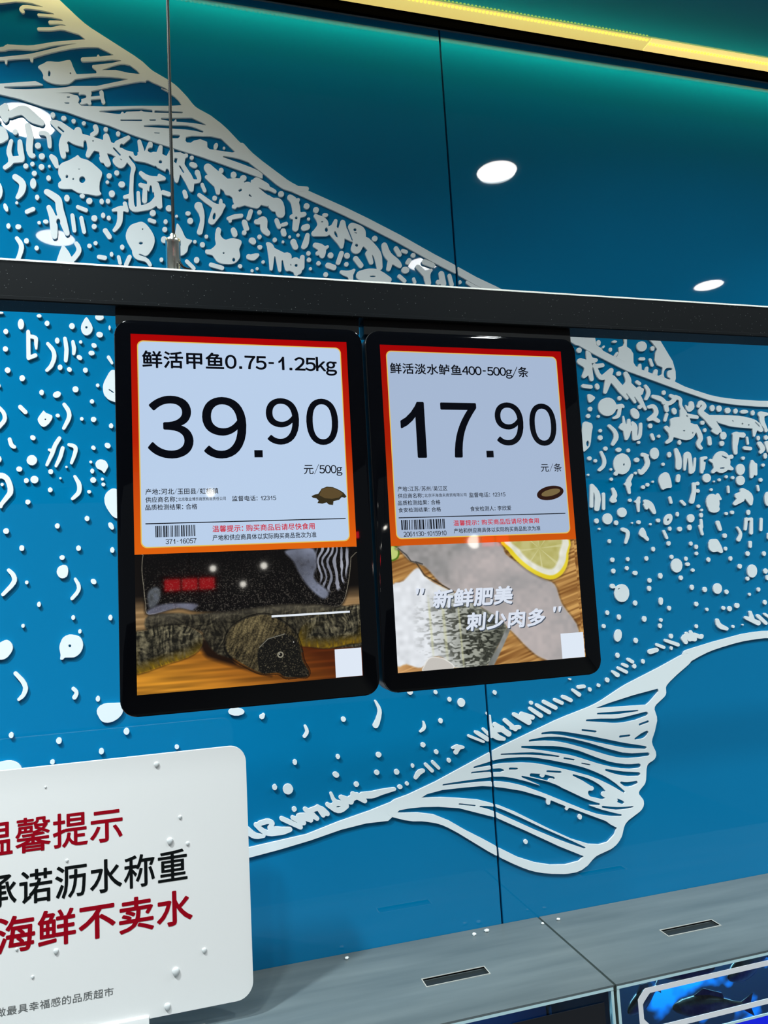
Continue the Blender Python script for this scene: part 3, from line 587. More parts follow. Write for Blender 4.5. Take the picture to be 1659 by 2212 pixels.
    '-8 15 2 10 12 1 16 -26 132 -20 74 -9 66 -7 28 -15 23 -20 16 -46 27 -25 11;119 11681 -8 -7 -4 -13 12 -48 9 -13 8 -2 8 2 10 10 3 12 -12 46 -10 13 -8 2;-498 11614 -9 -7 -6 -9 -3 -12 1 -12 4 -10 7 -8 8 -3 10 1 10 6 7 10 4 12 0 12 -4 11 -8 8 -8 '
    '3;991 11755 -11 -8 -6 -9 -3 -10 1 -12 6 -10 8 -6 20 1 11 7 7 10 2 22 -12 15 -8 2;-1957 11451 -6 -6 -4 -6 -2 -9 2 -7 4 -7 7 -4 13 2 10 12 -1 16 -9 10;254 11665 -8 -4 -7 -10 -1 -12 4 -9 51 -45 72 -50 0 -5 -36 -113 -2 -15 3 -14 11 -11 14 -4 '
    '15 4 13 10 64 91 27 62 11 16 1 9 -4 11 -8 8 -14 1 -1 28 -6 11 -5 4 -9 -2 -8 -13 -4 -15 0 -23 -20 0 -29 12 -110 74;706 11702 20 -23 1 -8 -5 -1 -22 11 -1 6;1077 11730 -9 -5 -9 -10 -5 -18 4 -11 21 -27 10 -20 7 -36 5 -57 -3 -6 -21 -12 -6 -9 -1 '
    '-10 3 -9 6 -7 17 -2 4 -3 -9 -89 2 -12 5 -9 8 -5 17 -1 15 10 8 12 26 118 45 17 11 13 2 12 -5 12 -9 5 -12 0 -26 -7 -4 3 -2 52 -9 45 11 23 -2 12 -12 5 -17 -6 -17 15 -20 11 -18 7;-1098 11516 -7 -7 -3 -9 0 -17 7 -12 12 -2 11 12 3 11 -1 11 -4 8 '
    '-6 6;-861 11539 -7 -5 -6 -9 -4 -11 -1 -11 3 -11 5 -9 7 -5 10 0 9 5 6 9 4 12 0 14 -8 17 -8 4;-2176 11405 -7 -11 0 -16 9 -11 11 1 9 13 0 15 -9 12 -7 0;385 11651 -9 -6 -5 -8 -2 -18 9 -12 17 -2 13 12 4 18 -3 9 -8 6 -8 2;-681 11527 -8 -4 -8 -9 '
    '-4 -11 0 -12 4 -9 8 -8 10 -2 10 2 10 7 5 9 3 12 -1 8 -4 10 -8 6 -10 3;-580 11529 -8 -6 -4 -7 -2 -18 8 -15 13 -3 7 4 7 9 2 20 -8 15 -8 3;-530 11534 -7 -6 -4 -7 -1 -18 9 -11 8 -2 8 3 6 5 5 9 0 17 -9 10;-1253 11442 -7 -5 -3 -10 3 -8 10 -4 8 6 '
    '3 11 -4 8;-392 11521 -6 -7 -4 -9 4 -20 -2 -4 -21 -2 -20 -8 -44 -25 -9 -9 1 -11 7 -6 34 7 4 -6 -1 -60 -6 -38 -11 -29 -24 -42 1 -11 9 -7 10 1 18 18 21 27 13 24 9 23 5 26 5 78 9 2 25 -8 8 4 4 6 0 12 -15 67 -11 9;238 11577 -12 -7 -9 -10 -6 -12 '
    '-2 -15 4 -14 32 -50 9 -29 2 -26 -3 -27 -29 -96 3 -11 6 -8 8 -4 11 0 13 7 9 14 19 96 4 65 -4 47 -16 66 -7 8 -10 6 -11 2;1229 11659 -9 -5 -9 -10 -4 -12 0 -10 3 -9 8 -8 11 -4 12 2 9 5 9 10 4 13 0 9 -3 9 -9 8 -7 3;-1345 11415 -5 -4 -4 -12 3 '
    '-27 13 -23 7 -5 7 0 5 6 3 9 -3 27 -12 23 -7 5;-772 11454 -9 -7 -4 -9 1 -11 7 -8 69 -24 10 1 8 9 2 14 -7 11 -65 22;-18 11522 -11 -7 -8 -11 -3 -12 1 -8 4 -10 8 -6 10 -4 14 2 10 7 8 10 3 9 0 12 -6 11 -9 6 -8 2;-1782 11355 -8 -10 0 -13 8 -8 12 '
    '1 8 9 0 14 -8 8;-1123 11404 -10 -3 -50 -30 -6 -14 3 -14 7 -5 10 0 56 32 6 11 0 11 -6 9;1313 11627 -9 -7 -7 -11 -1 -21 6 -10 8 -6 12 -1 12 4 9 8 7 13 2 12 -3 9 -7 8 -8 5;710 11553 -9 -6 -10 -14 -21 -68 2 -15 12 -8 14 4 15 23 18 61 0 9 -4 10 '
    '-9 4;-156 11465 -8 -5 -8 -9 -5 -12 0 -11 4 -10 8 -7 10 -3 11 2 10 7 6 8 3 10 -1 12 -4 10 -8 7 -10 2;786 11550 -12 -10 -4 -9 0 -9 9 -13 17 -1 13 11 3 10 0 9 -9 11 -8 3;147 11481 -11 -6 -6 -8 -2 -9 2 -8 8 -7 8 -2 13 2 8 4 8 13 -2 13 -10 '
    '8;-572 11401 -9 -12 -2 -17 6 -14 12 -5 8 4 5 6 4 12 0 11 -3 8 -6 7 -7 3;381 11487 7 3 5 -5 3 -20 -7 -31 -6 -9 -8 -5 -7 7 -2 20 5 21;1399 11576 -12 -8 -5 -6 -1 -10 8 -11 -3 -1 -67 20 -12 -4 -7 -8 -1 -15 23 -35 8 -22 1 -14 -4 -13 -11 -19 -27 '
    '-36 -12 -10 -6 -10 -3 -15 7 -15 10 -6 9 0 113 10 14 5 19 14 76 -87 25 -40 9 -4 12 4 8 11 12 50 3 40 59 -24 18 -2 3 -7 -20 -51 -2 -22 4 -15 8 -12 12 -8 14 -4 24 2 20 13 12 13 26 48 7 3 35 -37 -18 -17 -4 -9 -2 -13 35 -90 8 -9 12 -1 13 6 7 10 '
    '1 12 -10 65 1 4 3 0 13 -15 9 -25 18 -100 -41 3 -43 -3 -43 -11 -53 -20 -18 -13 -11 -19 -2 -22 7 -18 12 -11 16 -6 124 -10 157 1 12 3 11 7 7 10 4 13 -2 12 -5 9 -65 44 -38 20 -1 3 20 14 7 19 0 99 -5 31 -9 27 -25 39 -43 49 -41 37 -27 9 1 42 -2 '
    '19 -8 18 -10 14 -15 12 -24 11 -60 17 -21 -4 -19 -14 -9 -15 -3 -16 42 -123 -2 -8 -6 -3 -6 7 -36 102 -8 11 -9 65 -7 11 -9 5 -12 1 -9 -4 -8 -8 -25 -73 -4 -4 -13 12 12 65 -4 9 -9 6 -9 -1 -9 -6 -31 -56 -26 -16 -3 4 2 28 -8 24 -14 17 -19 14 2 3 '
    '15 1 15 6 8 9 2 12 -6 7 -9 4;-818 11374 -10 -9 -2 -12 13 -125 5 -21 8 -5 7 0 10 7 4 13 -14 133 -6 15 -7 4;613 11499 -45 -9 -28 -10 -23 -14 -19 -8 -7 -9 0 -9 5 -8 9 -5 6 -18 7 -3 8 1 11 11 1 15 3 5 85 24 9 6 8 15 -3 12 -10 6;52 11440 -8 -4 '
    '-5 -12 3 -8 9 -5 11 6 3 9 -4 12;-1600 11287 -9 -5 -7 -7 -3 -9 1 -11 4 -9 7 -6 16 0 13 11 3 8 0 11 -9 14 -7 3;-645 11372 -9 -7 -6 -9 -2 -20 4 -8 8 -7 9 -4 10 2 10 7 6 9 3 9 -1 11 -5 11 -7 6 -8 2;-527 11378 -9 -13 0 -18 9 -10 12 0 7 4 5 9 0 '
    '17 -8 12 -8 1;-748 11355 -9 -10 -2 -11 21 -122 3 -8 5 -6 13 -1 10 9 2 11 -21 122 -2 9 -5 6 -8 3;-2123 11230 -8 -9 1 -13 9 -6 11 4 6 9 -2 11 -8 6;812 11490 -17 -9 -26 -20 -21 -7 -9 -13 0 -15 4 -8 10 -6 25 -1 15 4 1 -47 13 -29 16 -16 22 -13 '
    '12 -3 11 3 12 12 4 14 -3 12 -16 21 -8 16 5 61 -2 20 -8 15 -11 8 -12 3;1125 11517 10 3 9 -7 0 -12 -7 -8 -12 -1 -7 6 0 9;1243 11519 -9 -10 0 -13 8 -7 12 1 8 9 1 12 -8 9;-181 11387 -10 -6 -5 -9 1 -12 5 -7 47 -14 10 2 8 8 2 14 -6 11 -39 12;161 '
    '11419 -14 -15 -3 -12 1 -11 4 -10 8 -7 8 -2 11 2 8 6 7 9 4 12 -1 12 -6 11 -8 6 -8 1;937 11483 -9 -11 -1 -15 21 -61 9 -11 17 0 9 8 6 16 19 1 33 14 8 8 3 9 -2 9 -6 6 -7 2 -41 -15 -12 -13 -3 2 -18 47 -11 7;-47 11388 -11 -10 -4 -18 8 -14 14 -3 '
    '12 11 3 18 -7 14 -7 3;-1031 11299 -10 -6 -5 -7 -1 -8 2 -8 13 -8 13 1 7 4 8 12 -3 13 -12 8;642 11445 -12 -11 -4 -15 20 -72 -16 -11 -7 -18 6 -16 8 -5 8 0 11 4 9 12 2 12 -3 14 22 8 4 6 2 9 -17 68 -16 15;-1085 11280 -6 -9 1 -14 7 -6 13 2 6 9 '
    '-1 14 -10 7;1368 11493 7 3 9 0 5 -8 -6 -5 -12 -2 -5 5;-271 11342 -52 -23 -16 -12 -13 -16 -16 -29 -10 -29 -4 -29 2 -22 15 -42 34 -65 0 -17 3 -17 13 -27 11 -11 14 -8 64 -13 16 -13 18 -29 7 -3 8 1 8 9 1 12 -13 27 -13 19 -23 16 -51 16 -11 8 6 '
    '4 15 1 28 -13 13 -2 11 5 16 16 27 43 16 41 8 38 -3 37 -8 22 -15 31 -21 32 -20 25 -16 13 -15 7 -13 2;-1317 11241 -11 -9 -3 -17 4 -16 6 -5 6 -1 8 3 4 6 5 18 -6 16 -6 5;55 11357 -5 -8 -4 -15 -9 -61 -5 -67 2 -43 7 -40 14 -39 15 -22 7 -4 8 1 22 '
    '11 25 25 7 15 8 44 30 41 4 11 -4 6 -37 7 -13 9 -11 19 -21 54 -18 33 -13 19;-644 11293 -7 -4 -7 -9 -2 -17 8 -14 8 -3 10 1 12 12 4 11 -1 8 -4 8 -6 6;1220 11452 -30 -13 -13 -15 -4 -12 2 -12 6 -9 10 -5 14 0 33 13 12 9 7 11 1 18 -6 12 -14 '
    '7;-1243 11239 -10 -5 -6 -7 -2 -9 0 -11 5 -8 8 -5 17 1 12 13 2 8 0 9 -4 7 -6 5;-60 11314 -11 -13 -3 -8 1 -12 6 -8 6 -4 8 -2 11 4 11 14 0 18 -5 8 -8 5;409 11351 -8 -8 -7 -14 -9 -39 -3 -45 7 -43 -3 -18 -15 -21 -25 -22 -14 -6 -27 -3 -9 -4 -4 '
    '-12 3 -15 11 -10 38 -5 13 -6 32 -48 10 -8 16 -8 30 -7 50 -1 27 4 28 10 14 11 16 16 14 22 6 15 1 20 -6 38 0 15 23 58 0 18 -8 9 -16 7 -50 8 -22 -4 -42 -16 -19 4 -18 16 -12 23 1 14 8 31 -3 11 -14 13;539 11359 -11 -10 -4 -15 12 -41 5 -11 6 -7 '
    '11 -3 11 3 9 7 7 12 -4 35 -18 29 -10 4;1408 11432 6 3 8 -2 7 -12 -1 -18 -11 -12 -11 0 -7 9 0 19;1688 11452 12 0 8 -11 -3 -12 -10 -8 -9 -1 -9 9 1 13;-556 11261 -8 -7 -5 -8 -1 -9 4 -11 37 -58 12 -5 13 5 9 16 -4 16 -35 57 -9 6;-244 11287 6 1 '
    '5 -3 0 -6 -5 -6 -5 0 -4 5;1003 11392 -10 -4 -8 -9 -5 -10 1 -13 9 -35 10 -7 14 0 9 4 8 9 3 10 0 12 -9 35 -8 7;-1848 11129 -7 -9 0 -13 23 -37 6 -20 -5 -19 -24 -44 0 -8 4 -8 11 -4 9 6 27 36 9 20 4 24 -4 24 -17 27 -22 25 -7 2;1491 11405 5 1 6 '
    '-3 14 -21 6 -27 -1 -6 -4 -6 -12 5 -13 20 -5 24;1680 11411 9 3 15 -3 6 -3 0 -4 -7 -8;1228 11365 -9 -5 -7 -9 -43 -115 -2 -13 1 -9 12 -9 18 2 18 13 13 17 10 25 7 34 5 52 -3 9 -6 6;1134 11352 -8 -11 1 -15 8 -7 12 2 10 11 0 14 -9 8;300 11272 -9 '
    '-10 -1 -15 9 -10 14 1 9 11 1 15 -9 9;775 11311 -12 -14 0 -15 10 -12 9 -1 8 2 12 14 1 16 -11 12;1058 11327 -8 -7 -1 -12 8 -8 11 2 7 8 0 11 -9 7;1880 11391 -17 -12 -6 -10 -1 -12 2 -9 7 -9 9 -4 12 0 13 6 7 8 5 9 1 13 -3 9 -8 8 -12 4;-1255 '
    '11131 -9 -9 -2 -11 25 -44 6 -16 1 -17 -4 -30 -12 -44 -31 -76 0 -8 3 -8 6 -6 7 -2 9 3 7 7 22 50 24 73 8 42 -3 27 -12 29 -31 38 -7 3;-64 11227 -8 -3 -9 -10 -5 -12 -1 -11 3 -12 6 -8 7 -5 11 -1 10 4 9 8 6 12 1 12 -3 14 -7 8 -10 5;706 11278 -11 '
    '-7 -8 -10 -4 -12 2 -12 9 -11 21 -12 8 -1 12 3 9 8 6 12 -1 12 -6 17 -7 9 -10 5;919 11295 -14 -11 -4 -15 8 -15 8 -3 9 1 14 11 3 15 -8 15 -8 3;-1179 11121 -12 -10 -4 -8 0 -11 1 -8 6 -8 14 -4 12 9 3 8 2 11 -3 10 -5 7 -7 4;1097 11297 -12 -4 -12 '
    '-10 -6 -13 0 -12 23 -57 11 -8 15 0 9 4 8 9 4 9 1 12 -19 57 -8 9;199 11214 -9 -10 -1 -12 6 -9 14 -1 10 10 1 13 -8 9;998 11274 -9 -4 -5 -13 4 -8 9 -4 9 5 5 10 -4 11;-638 11136 -9 -12 1 -14 10 -9 12 1 11 13 -1 14 -9 10;-790 11122 -10 -10 -2 '
    '-11 17 -38 1 -19 -12 -26 -25 -35 -5 3 -20 42 -31 43 -12 9 -5 0 -5 -5 -20 -58 -33 -110 -3 -22 6 -9 12 -2 25 1 36 9 47 17 18 13 5 9 1 16 23 27 26 41 8 20 4 17 -2 25 -11 27 -17 24 -6 3;-268 11159 12 4 10 -2 7 -8 -2 -8 -13 -10 -13 2 -6 5 -2 5 '
    '2 6;263 11198 -8 -5 -6 -9 -2 -11 1 -8 11 -13 16 0 9 5 6 8 2 18 -3 8 -7 7 -8 2;849 11244 -8 -7 -1 -9 8 -17 2 -18 11 -109 3 -95 4 -12 13 -3 7 5 4 6 20 123 2 7 3 0 5 -6 21 -132 6 -9 5 -2 9 2 8 10 7 99 4 5 6 0 3 -4 17 -88 7 -9 11 -3 21 6 33 '
    '-13 5 -6 7 -20 13 -7 12 2 12 13 14 4 12 10 6 12 2 15 17 15 8 17 6 102 -2 10 -5 5 -12 4 -15 -7 -7 -11 -6 -25 -3 -2 -17 13 -17 3 -18 -4 -21 -13 2 22 -2 12 -6 11 -9 9 -22 6 -26 -7 -6 1 -84 38 -13 29 -20 18 -17 5;1300 11276 -9 -4 -10 -9 -4 -13 '
    '2 -12 7 -9 37 -21 3 -6 -24 -20 -3 -9 2 -11 5 -6 9 -3 18 5 6 -19 10 -9 12 -2 12 4 11 11 5 12 10 34 3 25 26 25 2 14 -5 5 -8 2 -24 -13 -20 15 -14 7 -33 6;1969 11329 -16 -13 -6 -20 6 -56 9 -34 14 -28 26 -31 -19 -82 4 -15 15 -7 16 7 8 12 20 51 '
    '4 3 39 -22 21 -9 13 0 10 5 7 11 2 12 -7 22 -10 18 -22 24 -44 33 -21 21 -15 27 -20 58 -6 8 -12 7;-686 11110 -11 -12 0 -17 11 -11 12 1 11 12 2 9 -1 8 -11 11;1693 11295 11 3 11 -8 1 -12 -8 -10 -12 -3 -10 7 -1 13;-416 11123 -8 -5 -5 -8 -2 -17 '
    '7 -14 7 -3 8 0 8 6 5 8 2 17 -8 13 -6 4;780 11212 -16 -7 -4 -7 0 -9 12 -17 9 -3 8 1 13 11 4 18 -10 12;-1105 11059 -9 -13 -1 -16 10 -12 14 1 10 13 0 17 -10 11 -7 1;2089 11300 -10 -5 -7 -9 -3 -9 2 -13 34 -61 12 -6 16 3 10 10 4 10 -7 25 -30 51 '
    '-9 5;2153 11278 -7 -5 -5 -10 -1 -12 6 -6 42 -13 9 1 10 8 5 12 -6 14 -37 12;1543 11213 -9 -6 -6 -8 -38 -101 0 -9 3 -9 13 -7 15 3 10 10 40 101 0 12 -4 9 -12 7;1223 11186 -11 -14 0 -18 12 -10 18 3 10 13 0 18 -12 10 -8 1;-501 11051 -11 -7 -5 '
    '-17 3 -14 6 -5 7 -2 7 3 5 6 4 14 -5 17;449 11119 8 1 5 -3 1 -6 -4 -8 -5 -2 -7 3 -2 9;1435 11189 -11 -7 -7 -10 -3 -9 1 -12 6 -10 8 -6 21 0 11 7 7 10 2 21 -12 16 -8 2;1593 11198 -10 -7 -7 -10 -3 -9 0 -13 6 -10 9 -6 11 -2 10 2 12 8 7 9 2 22 '
    '-13 15 -9 3;2255 11245 -15 -15 -1 -19 13 -13 19 1 15 15 1 19 -13 13;740 11129 -42 -14 -20 2 -11 -4 -7 -8 -4 -9 4 -21 9 -8 32 -7 20 1 17 8 23 23 11 15 3 9 -2 9 -8 6;-610 11015 -7 -7 -4 -11 2 -11 9 -8 53 -6 10 4 6 7 2 16 -3 7 -7 5 -48 6;-358 '
    '11034 -12 -13 -30 -76 1 -14 11 -9 12 2 8 8 33 80 -1 10 -5 9 -7 4;-445 11024 -7 -3 -4 -6 -1 -14 12 -56 6 -7 10 -1 9 7 2 14 -12 58 -5 6;-1704 10927 -9 -12 0 -16 7 -12 7 -2 7 1 10 10 2 8 0 11 -4 8 -6 5 -7 2;1676 11170 -9 -7 -7 -13 -1 -9 4 -12 '
    '50 -67 15 -6 15 5 13 16 1 13 -3 9 -51 69 -12 5;211 11055 -8 -5 -7 -8 -4 -12 0 -11 3 -9 7 -8 7 -4 11 1 8 5 7 9 4 12 0 11 -3 9 -7 8 -10 3;-95 11027 -8 -12 0 -15 8 -11 13 0 10 11 1 17 -4 8 -6 4;539 11072 10 0 7 -13 -2 -15 -9 -10 -11 3 -5 11 2 '
    '15;1226 11123 -12 -15 0 -17 4 -6 9 -4 18 3 10 13 -1 18 -13 10;2214 11190 -13 -9 -20 -31 -1 -9 3 -9 14 -9 13 1 10 7 22 33 0 13 -5 9 -11 5;2372 11190 -14 -8 -10 -17 0 -15 9 -12 99 -29 13 3 11 9 5 10 0 9 -10 15 -84 34;125 11026 -8 -7 -4 -9 5 '
    '-14 60 -61 11 -3 11 5 5 13 -5 13 -59 61 -8 3;800 11065 -8 -10 1 -14 8 -6 14 2 8 12 -1 11 -8 8;1318 11096 -13 -11 -3 -9 0 -9 9 -12 17 -2 13 11 4 9 0 9 -9 12 -9 3;1583 11105 -13 -14 0 -17 5 -7 9 -4 8 -1 10 4 10 14 -1 18 -10 9;336 11012 -10 '
    '-7 -5 -12 2 -12 10 -9 100 -23 11 2 9 10 2 9 -1 9 -9 9 -98 24;1406 11087 -12 -10 -7 -13 1 -15 9 -12 65 -20 15 4 9 8 5 9 2 12 -2 9 -7 9 -60 20;1060 11053 4 -2 3 -12 -1 -5 -6 0 -4 4;1105 11053 11 3 9 -7 1 -12 -9 -11 -11 -1 -8 7 -1 12;591 '
    '11015 -11 -10 -3 -9 2 -9 11 -10 8 -1 9 3 9 11 0 15 -11 11;2298 11128 -10 -6 -6 -8 -2 -10 1 -9 76 -83 5 -34 12 -44 7 -7 12 -5 13 1 10 5 9 10 5 12 -5 54 2 31 7 20 20 26 -2 13 -6 4 -10 -1 -55 -24 -61 53 -9 3;2161 11097 -14 -8 -11 -14 -3 -15 4 '
    '-13 11 -10 15 -5 16 1 19 9 10 10 5 13 1 9 -5 13 -20 12 -12 1;744 10996 -8 -10 1 -11 9 -7 11 2 7 9 0 12 -9 7;1239 11031 -8 -8 -2 -12 9 -10 12 1 8 8 1 12 -8 10;1658 11044 -22 -13 -25 -8 -27 -3 -47 1 -12 -8 -3 -16 7 -9 29 -17 38 -12 17 -34 11 '
    '-6 9 0 10 6 6 10 2 46 26 51 -6 12;701 10976 -9 -7 -3 -12 6 -9 11 -3 10 7 3 12 -7 10;2538 11081 -17 -11 -7 -16 6 -60 -4 -4 -16 -1 -11 -6 -8 -14 -1 -12 7 -12 10 -4 9 -1 20 7 11 -19 10 -5 13 0 13 6 8 9 5 13 0 16 -15 100 -14 13;1381 10992 -9 '
    '-6 -6 -8 -2 -18 9 -12 18 -3 15 12 5 18 -9 15 -9 3;2620 11059 -10 -9 -3 -13 16 -93 8 -14 10 -3 10 2 12 11 3 13 -20 93 -9 13;2103 11018 -9 -8 -4 -9 0 -10 5 -8 51 -44 12 -2 13 5 8 15 -5 15 -52 45 -9 3;1818 10986 31 5 18 -2 5 -6 -5 -5 -13 -3 '
    '-24 -2 -17 4 -1 6;2256 10999 -13 -6 -5 -14 11 -37 6 -6 9 -1 11 6 4 13 -11 36 -4 6;2727 10998 -6 -7 0 -26 3 -5 10 0 15 10 3 15 -9 13;2806 11000 -8 -7 -2 -13 3 -10 7 -7 104 -63 17 -1 16 10 6 16 -1 7 -5 4 -64 28 -7 6 -22 8 -35 20;-1574 10704 '
    '-8 -11 -1 -8 2 -10 9 -10 7 0 7 2 5 6 4 8 -2 16 -10 9;-1905 10589 -7 -11 2 -10 9 -7 11 4 5 10 -1 10 -8 6;-1521 10575 -19 -9 -13 -16 -7 -18 1 -21 8 -18 14 -13 21 -6 16 2 16 9 14 16 6 18 -1 21 -7 16 -15 14 -18 6;-1396 10464 -12 -3 -5 -6 4 -5 '
    '10 -3 33 2 11 4 3 5 -5 5 -14 3;-614 10485 -14 -6 -11 -12 -3 -11 4 -14 9 -8 15 -5 17 1 15 8 8 9 3 10 -5 16 -15 11 -15 2;-1088 10458 -7 -4 -5 -7 1 -8 4 -5 7 -3 9 -1 7 2 7 6 3 8 -5 9 -9 5;-715 10450 -11 -15 -23 -47 -5 -19 -1 -22 5 -24 11 -19 '
    '15 -11 17 -1 17 8 15 15 10 22 4 22 -8 27 -27 50 -9 13 -5 2;-1223 10412 -9 -6 -6 -11 -5 -17 -1 -16 2 -13 5 -16 6 -9 10 -4 9 4 8 11 5 13 2 22 -3 18 -5 14 -9 9;-1026 10405 -11 -12 -2 -8 0 -10 10 -13 7 -2 7 1 8 6 4 6 1 17 -3 8 -7 6 -7 2;-2120 '
    '10338 -8 -9 -1 -13 5 -11 11 -3 9 8 3 15 -3 8 -5 4;-833 10392 -8 -5 -5 -9 -3 -11 2 -11 11 -13 7 -2 10 1 7 6 5 7 3 11 -1 11 -4 9 -7 6 -8 2;-528 10388 -6 -9 -1 -14 2 -14 7 -6 6 7 3 19 -4 14;-715 10373 9 0 4 -7 -1 -9 -6 -5 -7 0 -6 7 1 8;-1966 '
    '10291 -7 -5 -4 -6 -2 -16 7 -13 6 -3 7 0 6 4 5 6 2 15 -2 8 -5 7 -7 3;-1343 10318 -9 -11 -1 -16 8 -13 7 -3 7 1 7 4 5 7 2 8 0 11 -5 8 -7 6 -7 1;-1167 10321 -9 -6 -4 -11 1 -226 4 -13 12 -5 59 28 6 6 2 8 -3 12 -10 6 -9 -2 -26 -13 -4 3 -1 136 3 '
    '3 5 0 14 -3 6 -4 2 -43 5 -34 3 -8 5 -3 7 2 3 7 6 77 -3 19 -11 13 -18 7 -26 3 -5 33 -7 7;-618 10326 -9 -6 -6 -10 -1 -10 4 -10 9 -9 10 -4 12 1 10 5 9 14 -1 11 -3 8 -17 11;-888 10272 -6 -7 -2 -8 9 -97 -5 -96 5 -11 10 -4 9 4 6 12 7 62 1 40 -5 '
    '46 -9 50 -8 9;-948 10261 -10 -12 -2 -19 7 -16 12 -4 7 4 5 7 4 11 0 10 -4 11 -5 6 -7 4;4223 10450 -15 -11 -8 -20 1 -13 5 -10 9 -6 10 -1 11 5 7 7 8 23 -2 13 -8 10;-825 10244 -6 -6 -2 -8 6 -62 0 -43 3 -8 10 -4 8 5 5 13 5 25 1 27 -13 55 -7 '
    '7;-766 10244 -6 -9 1 -11 9 -7 10 2 6 9 -1 11 -7 7;4398 10450 -9 -4 -5 -7 3 -6 9 -4 29 0 20 9 0 7 -10 7 -18 2;4732 10457 -24 -9 -20 -18 -10 -19 -2 -24 8 -19 15 -13 18 -7 30 1 19 8 21 18 11 20 2 24 -10 20 -15 13 -24 6;-1020 10220 -8 -9 0 -10 '
    '37 -55 7 -21 2 -24 -5 -32 -12 -33 -10 -19 -27 -35 1 -13 11 -6 9 4 17 16 15 16 10 17 17 43 5 24 2 22 -4 34 -14 32 -15 20 -24 26 -7 4;-661 10226 -8 -4 -4 -8 -1 -8 4 -11 6 -6 10 -5 10 1 7 4 4 5 2 8 -5 14 -10 9;4858 10408 -13 -14 -2 -21 11 -13 '
    '18 0 9 5 8 10 3 20 -6 10 -9 5;-1343 10171 -7 -4 -5 -8 -2 -16 7 -13 14 -4 7 3 7 7 4 9 0 8 -2 7 -6 8 -7 3;3986 10359 -12 -6 -8 -9 -4 -13 1 -9 14 -15 21 -1 11 5 9 9 5 20 -4 10 -9 8 -14 3;4354 10373 -10 -11 -2 -17 7 -13 11 -2 14 10 5 20 -4 9 '
    '-7 5;4076 10336 -6 -11 -2 -29 0 -33 4 -26 -2 -3 -63 16 -17 -1 -12 -5 -12 -10 -6 -14 -1 -13 11 -17 50 -29 16 -16 -7 -26 -29 -53 3 -18 13 -8 15 2 42 30 15 -52 11 -8 11 -1 15 7 7 16 -6 104 5 29 -10 33 28 2 34 14 13 12 2 13 -11 14 -47 5 -9 15 '
    '-10 36;-682 10158 -10 -7 -5 -8 -1 -8 4 -9 7 -7 12 -3 18 6 5 6 3 9 -4 13 -11 8;-161 10177 -11 -13 -1 -16 8 -13 13 -2 12 10 2 9 0 11 -9 13 -7 3;919 10195 -14 -10 -4 -14 8 -14 14 -3 13 9 4 15 -7 14;2026 10234 -16 -14 -4 -20 3 -9 7 -9 10 -5 9 '
    '0 10 3 10 9 6 12 0 13 -4 11 -9 8 -9 2;3135 10263 -18 -5 -14 -12 -11 -19 -3 -19 3 -19 9 -15 13 -9 16 -3 17 4 17 13 10 16 5 19 -2 19 -10 18 -16 11;-1876 10083 -10 -5 -3 -13 5 -10 10 -4 9 5 4 12 -4 11;-782 10116 -7 -6 -2 -8 0 -8 6 -10 7 -7 10 '
    '-3 10 0 7 5 4 14 -6 14 -15 10;-539 10122 -7 -3 -5 -6 -1 -14 32 -50 5 -4 7 0 7 7 -1 11 -24 51 -5 5;-331 10123 -9 -6 -6 -11 -3 -11 1 -11 5 -11 6 -6 8 -3 10 1 9 6 6 9 4 11 -1 11 -4 11 -7 8 -9 4;4702 10282 -8 -4 -7 -11 1 -10 7 -7 52 0 12 5 6 8 '
    '0 12 -10 9;-1522 10070 -10 -9 -2 -16 6 -12 6 -4 7 0 7 3 5 7 2 15 -7 13 -7 4;4818 10276 -8 -8 -2 -10 16 -60 10 -12 16 1 9 9 2 10 -19 60 -9 10;3459 10192 -15 -11 -5 -19 10 -14 17 -3 10 5 7 7 4 19 -11 15;4153 10204 -16 -17 -5 -23 11 -16 17 '
    '-55 16 -35 18 -21 17 -9 25 -2 23 5 4 -4 -31 -124 0 -10 5 -7 18 -4 14 8 58 103 8 5 59 -69 10 -16 85 -85 7 -4 11 0 14 12 -1 13 -23 33 5 10 4 -1 72 -96 6 -6 11 -2 12 7 4 11 -22 46 2 4 7 1 58 -77 -3 -4 -19 -5 -8 -8 -5 -13 5 -13 11 -7 15 0 11 6 '
    '13 13 26 -33 11 -1 8 4 4 7 -1 9 -53 138 1 3 14 6 9 8 17 40 1 13 -8 8 -18 2 -8 13 -13 5 -15 -3 -24 -16 -54 48 -3 6 3 30 -5 23 -15 33 -20 29 -10 5 -11 -1 -12 -5 -9 -10 -2 -14 15 -52 0 -23 -12 -20 -28 -24 -82 95 -29 14 17 37 2 20 -7 11 -14 5 '
    '-15 -4 -94 -69 -15 -5 -18 21 -18 46 4 4 66 15 10 12 -1 16 -6 7 -10 4 -77 -9;-928 10028 -11 -11 -1 -19 3 -8 6 -7 7 -2 8 1 11 12 2 18 -3 9 -8 7 -7 2;-858 10009 -10 -12 -1 -8 3 -9 12 -11 7 -1 10 3 7 12 -3 16 -11 10;-1329 9992 -7 -6 -5 -8 -2 '
    '-10 2 -8 10 -12 9 -3 7 2 7 4 5 7 3 8 -1 11 -5 10 -7 5 -9 2;-732 10008 -7 -7 -4 -8 1 -16 9 -11 8 -2 9 2 7 7 4 8 -1 16 -5 8 -7 4;2209 10091 -11 -10 0 -15 9 -7 16 2 9 9 0 12 -10 10;-511 9995 -12 -8 -16 -21 -36 -73 -7 -22 -5 -25 2 -40 4 -19 7 '
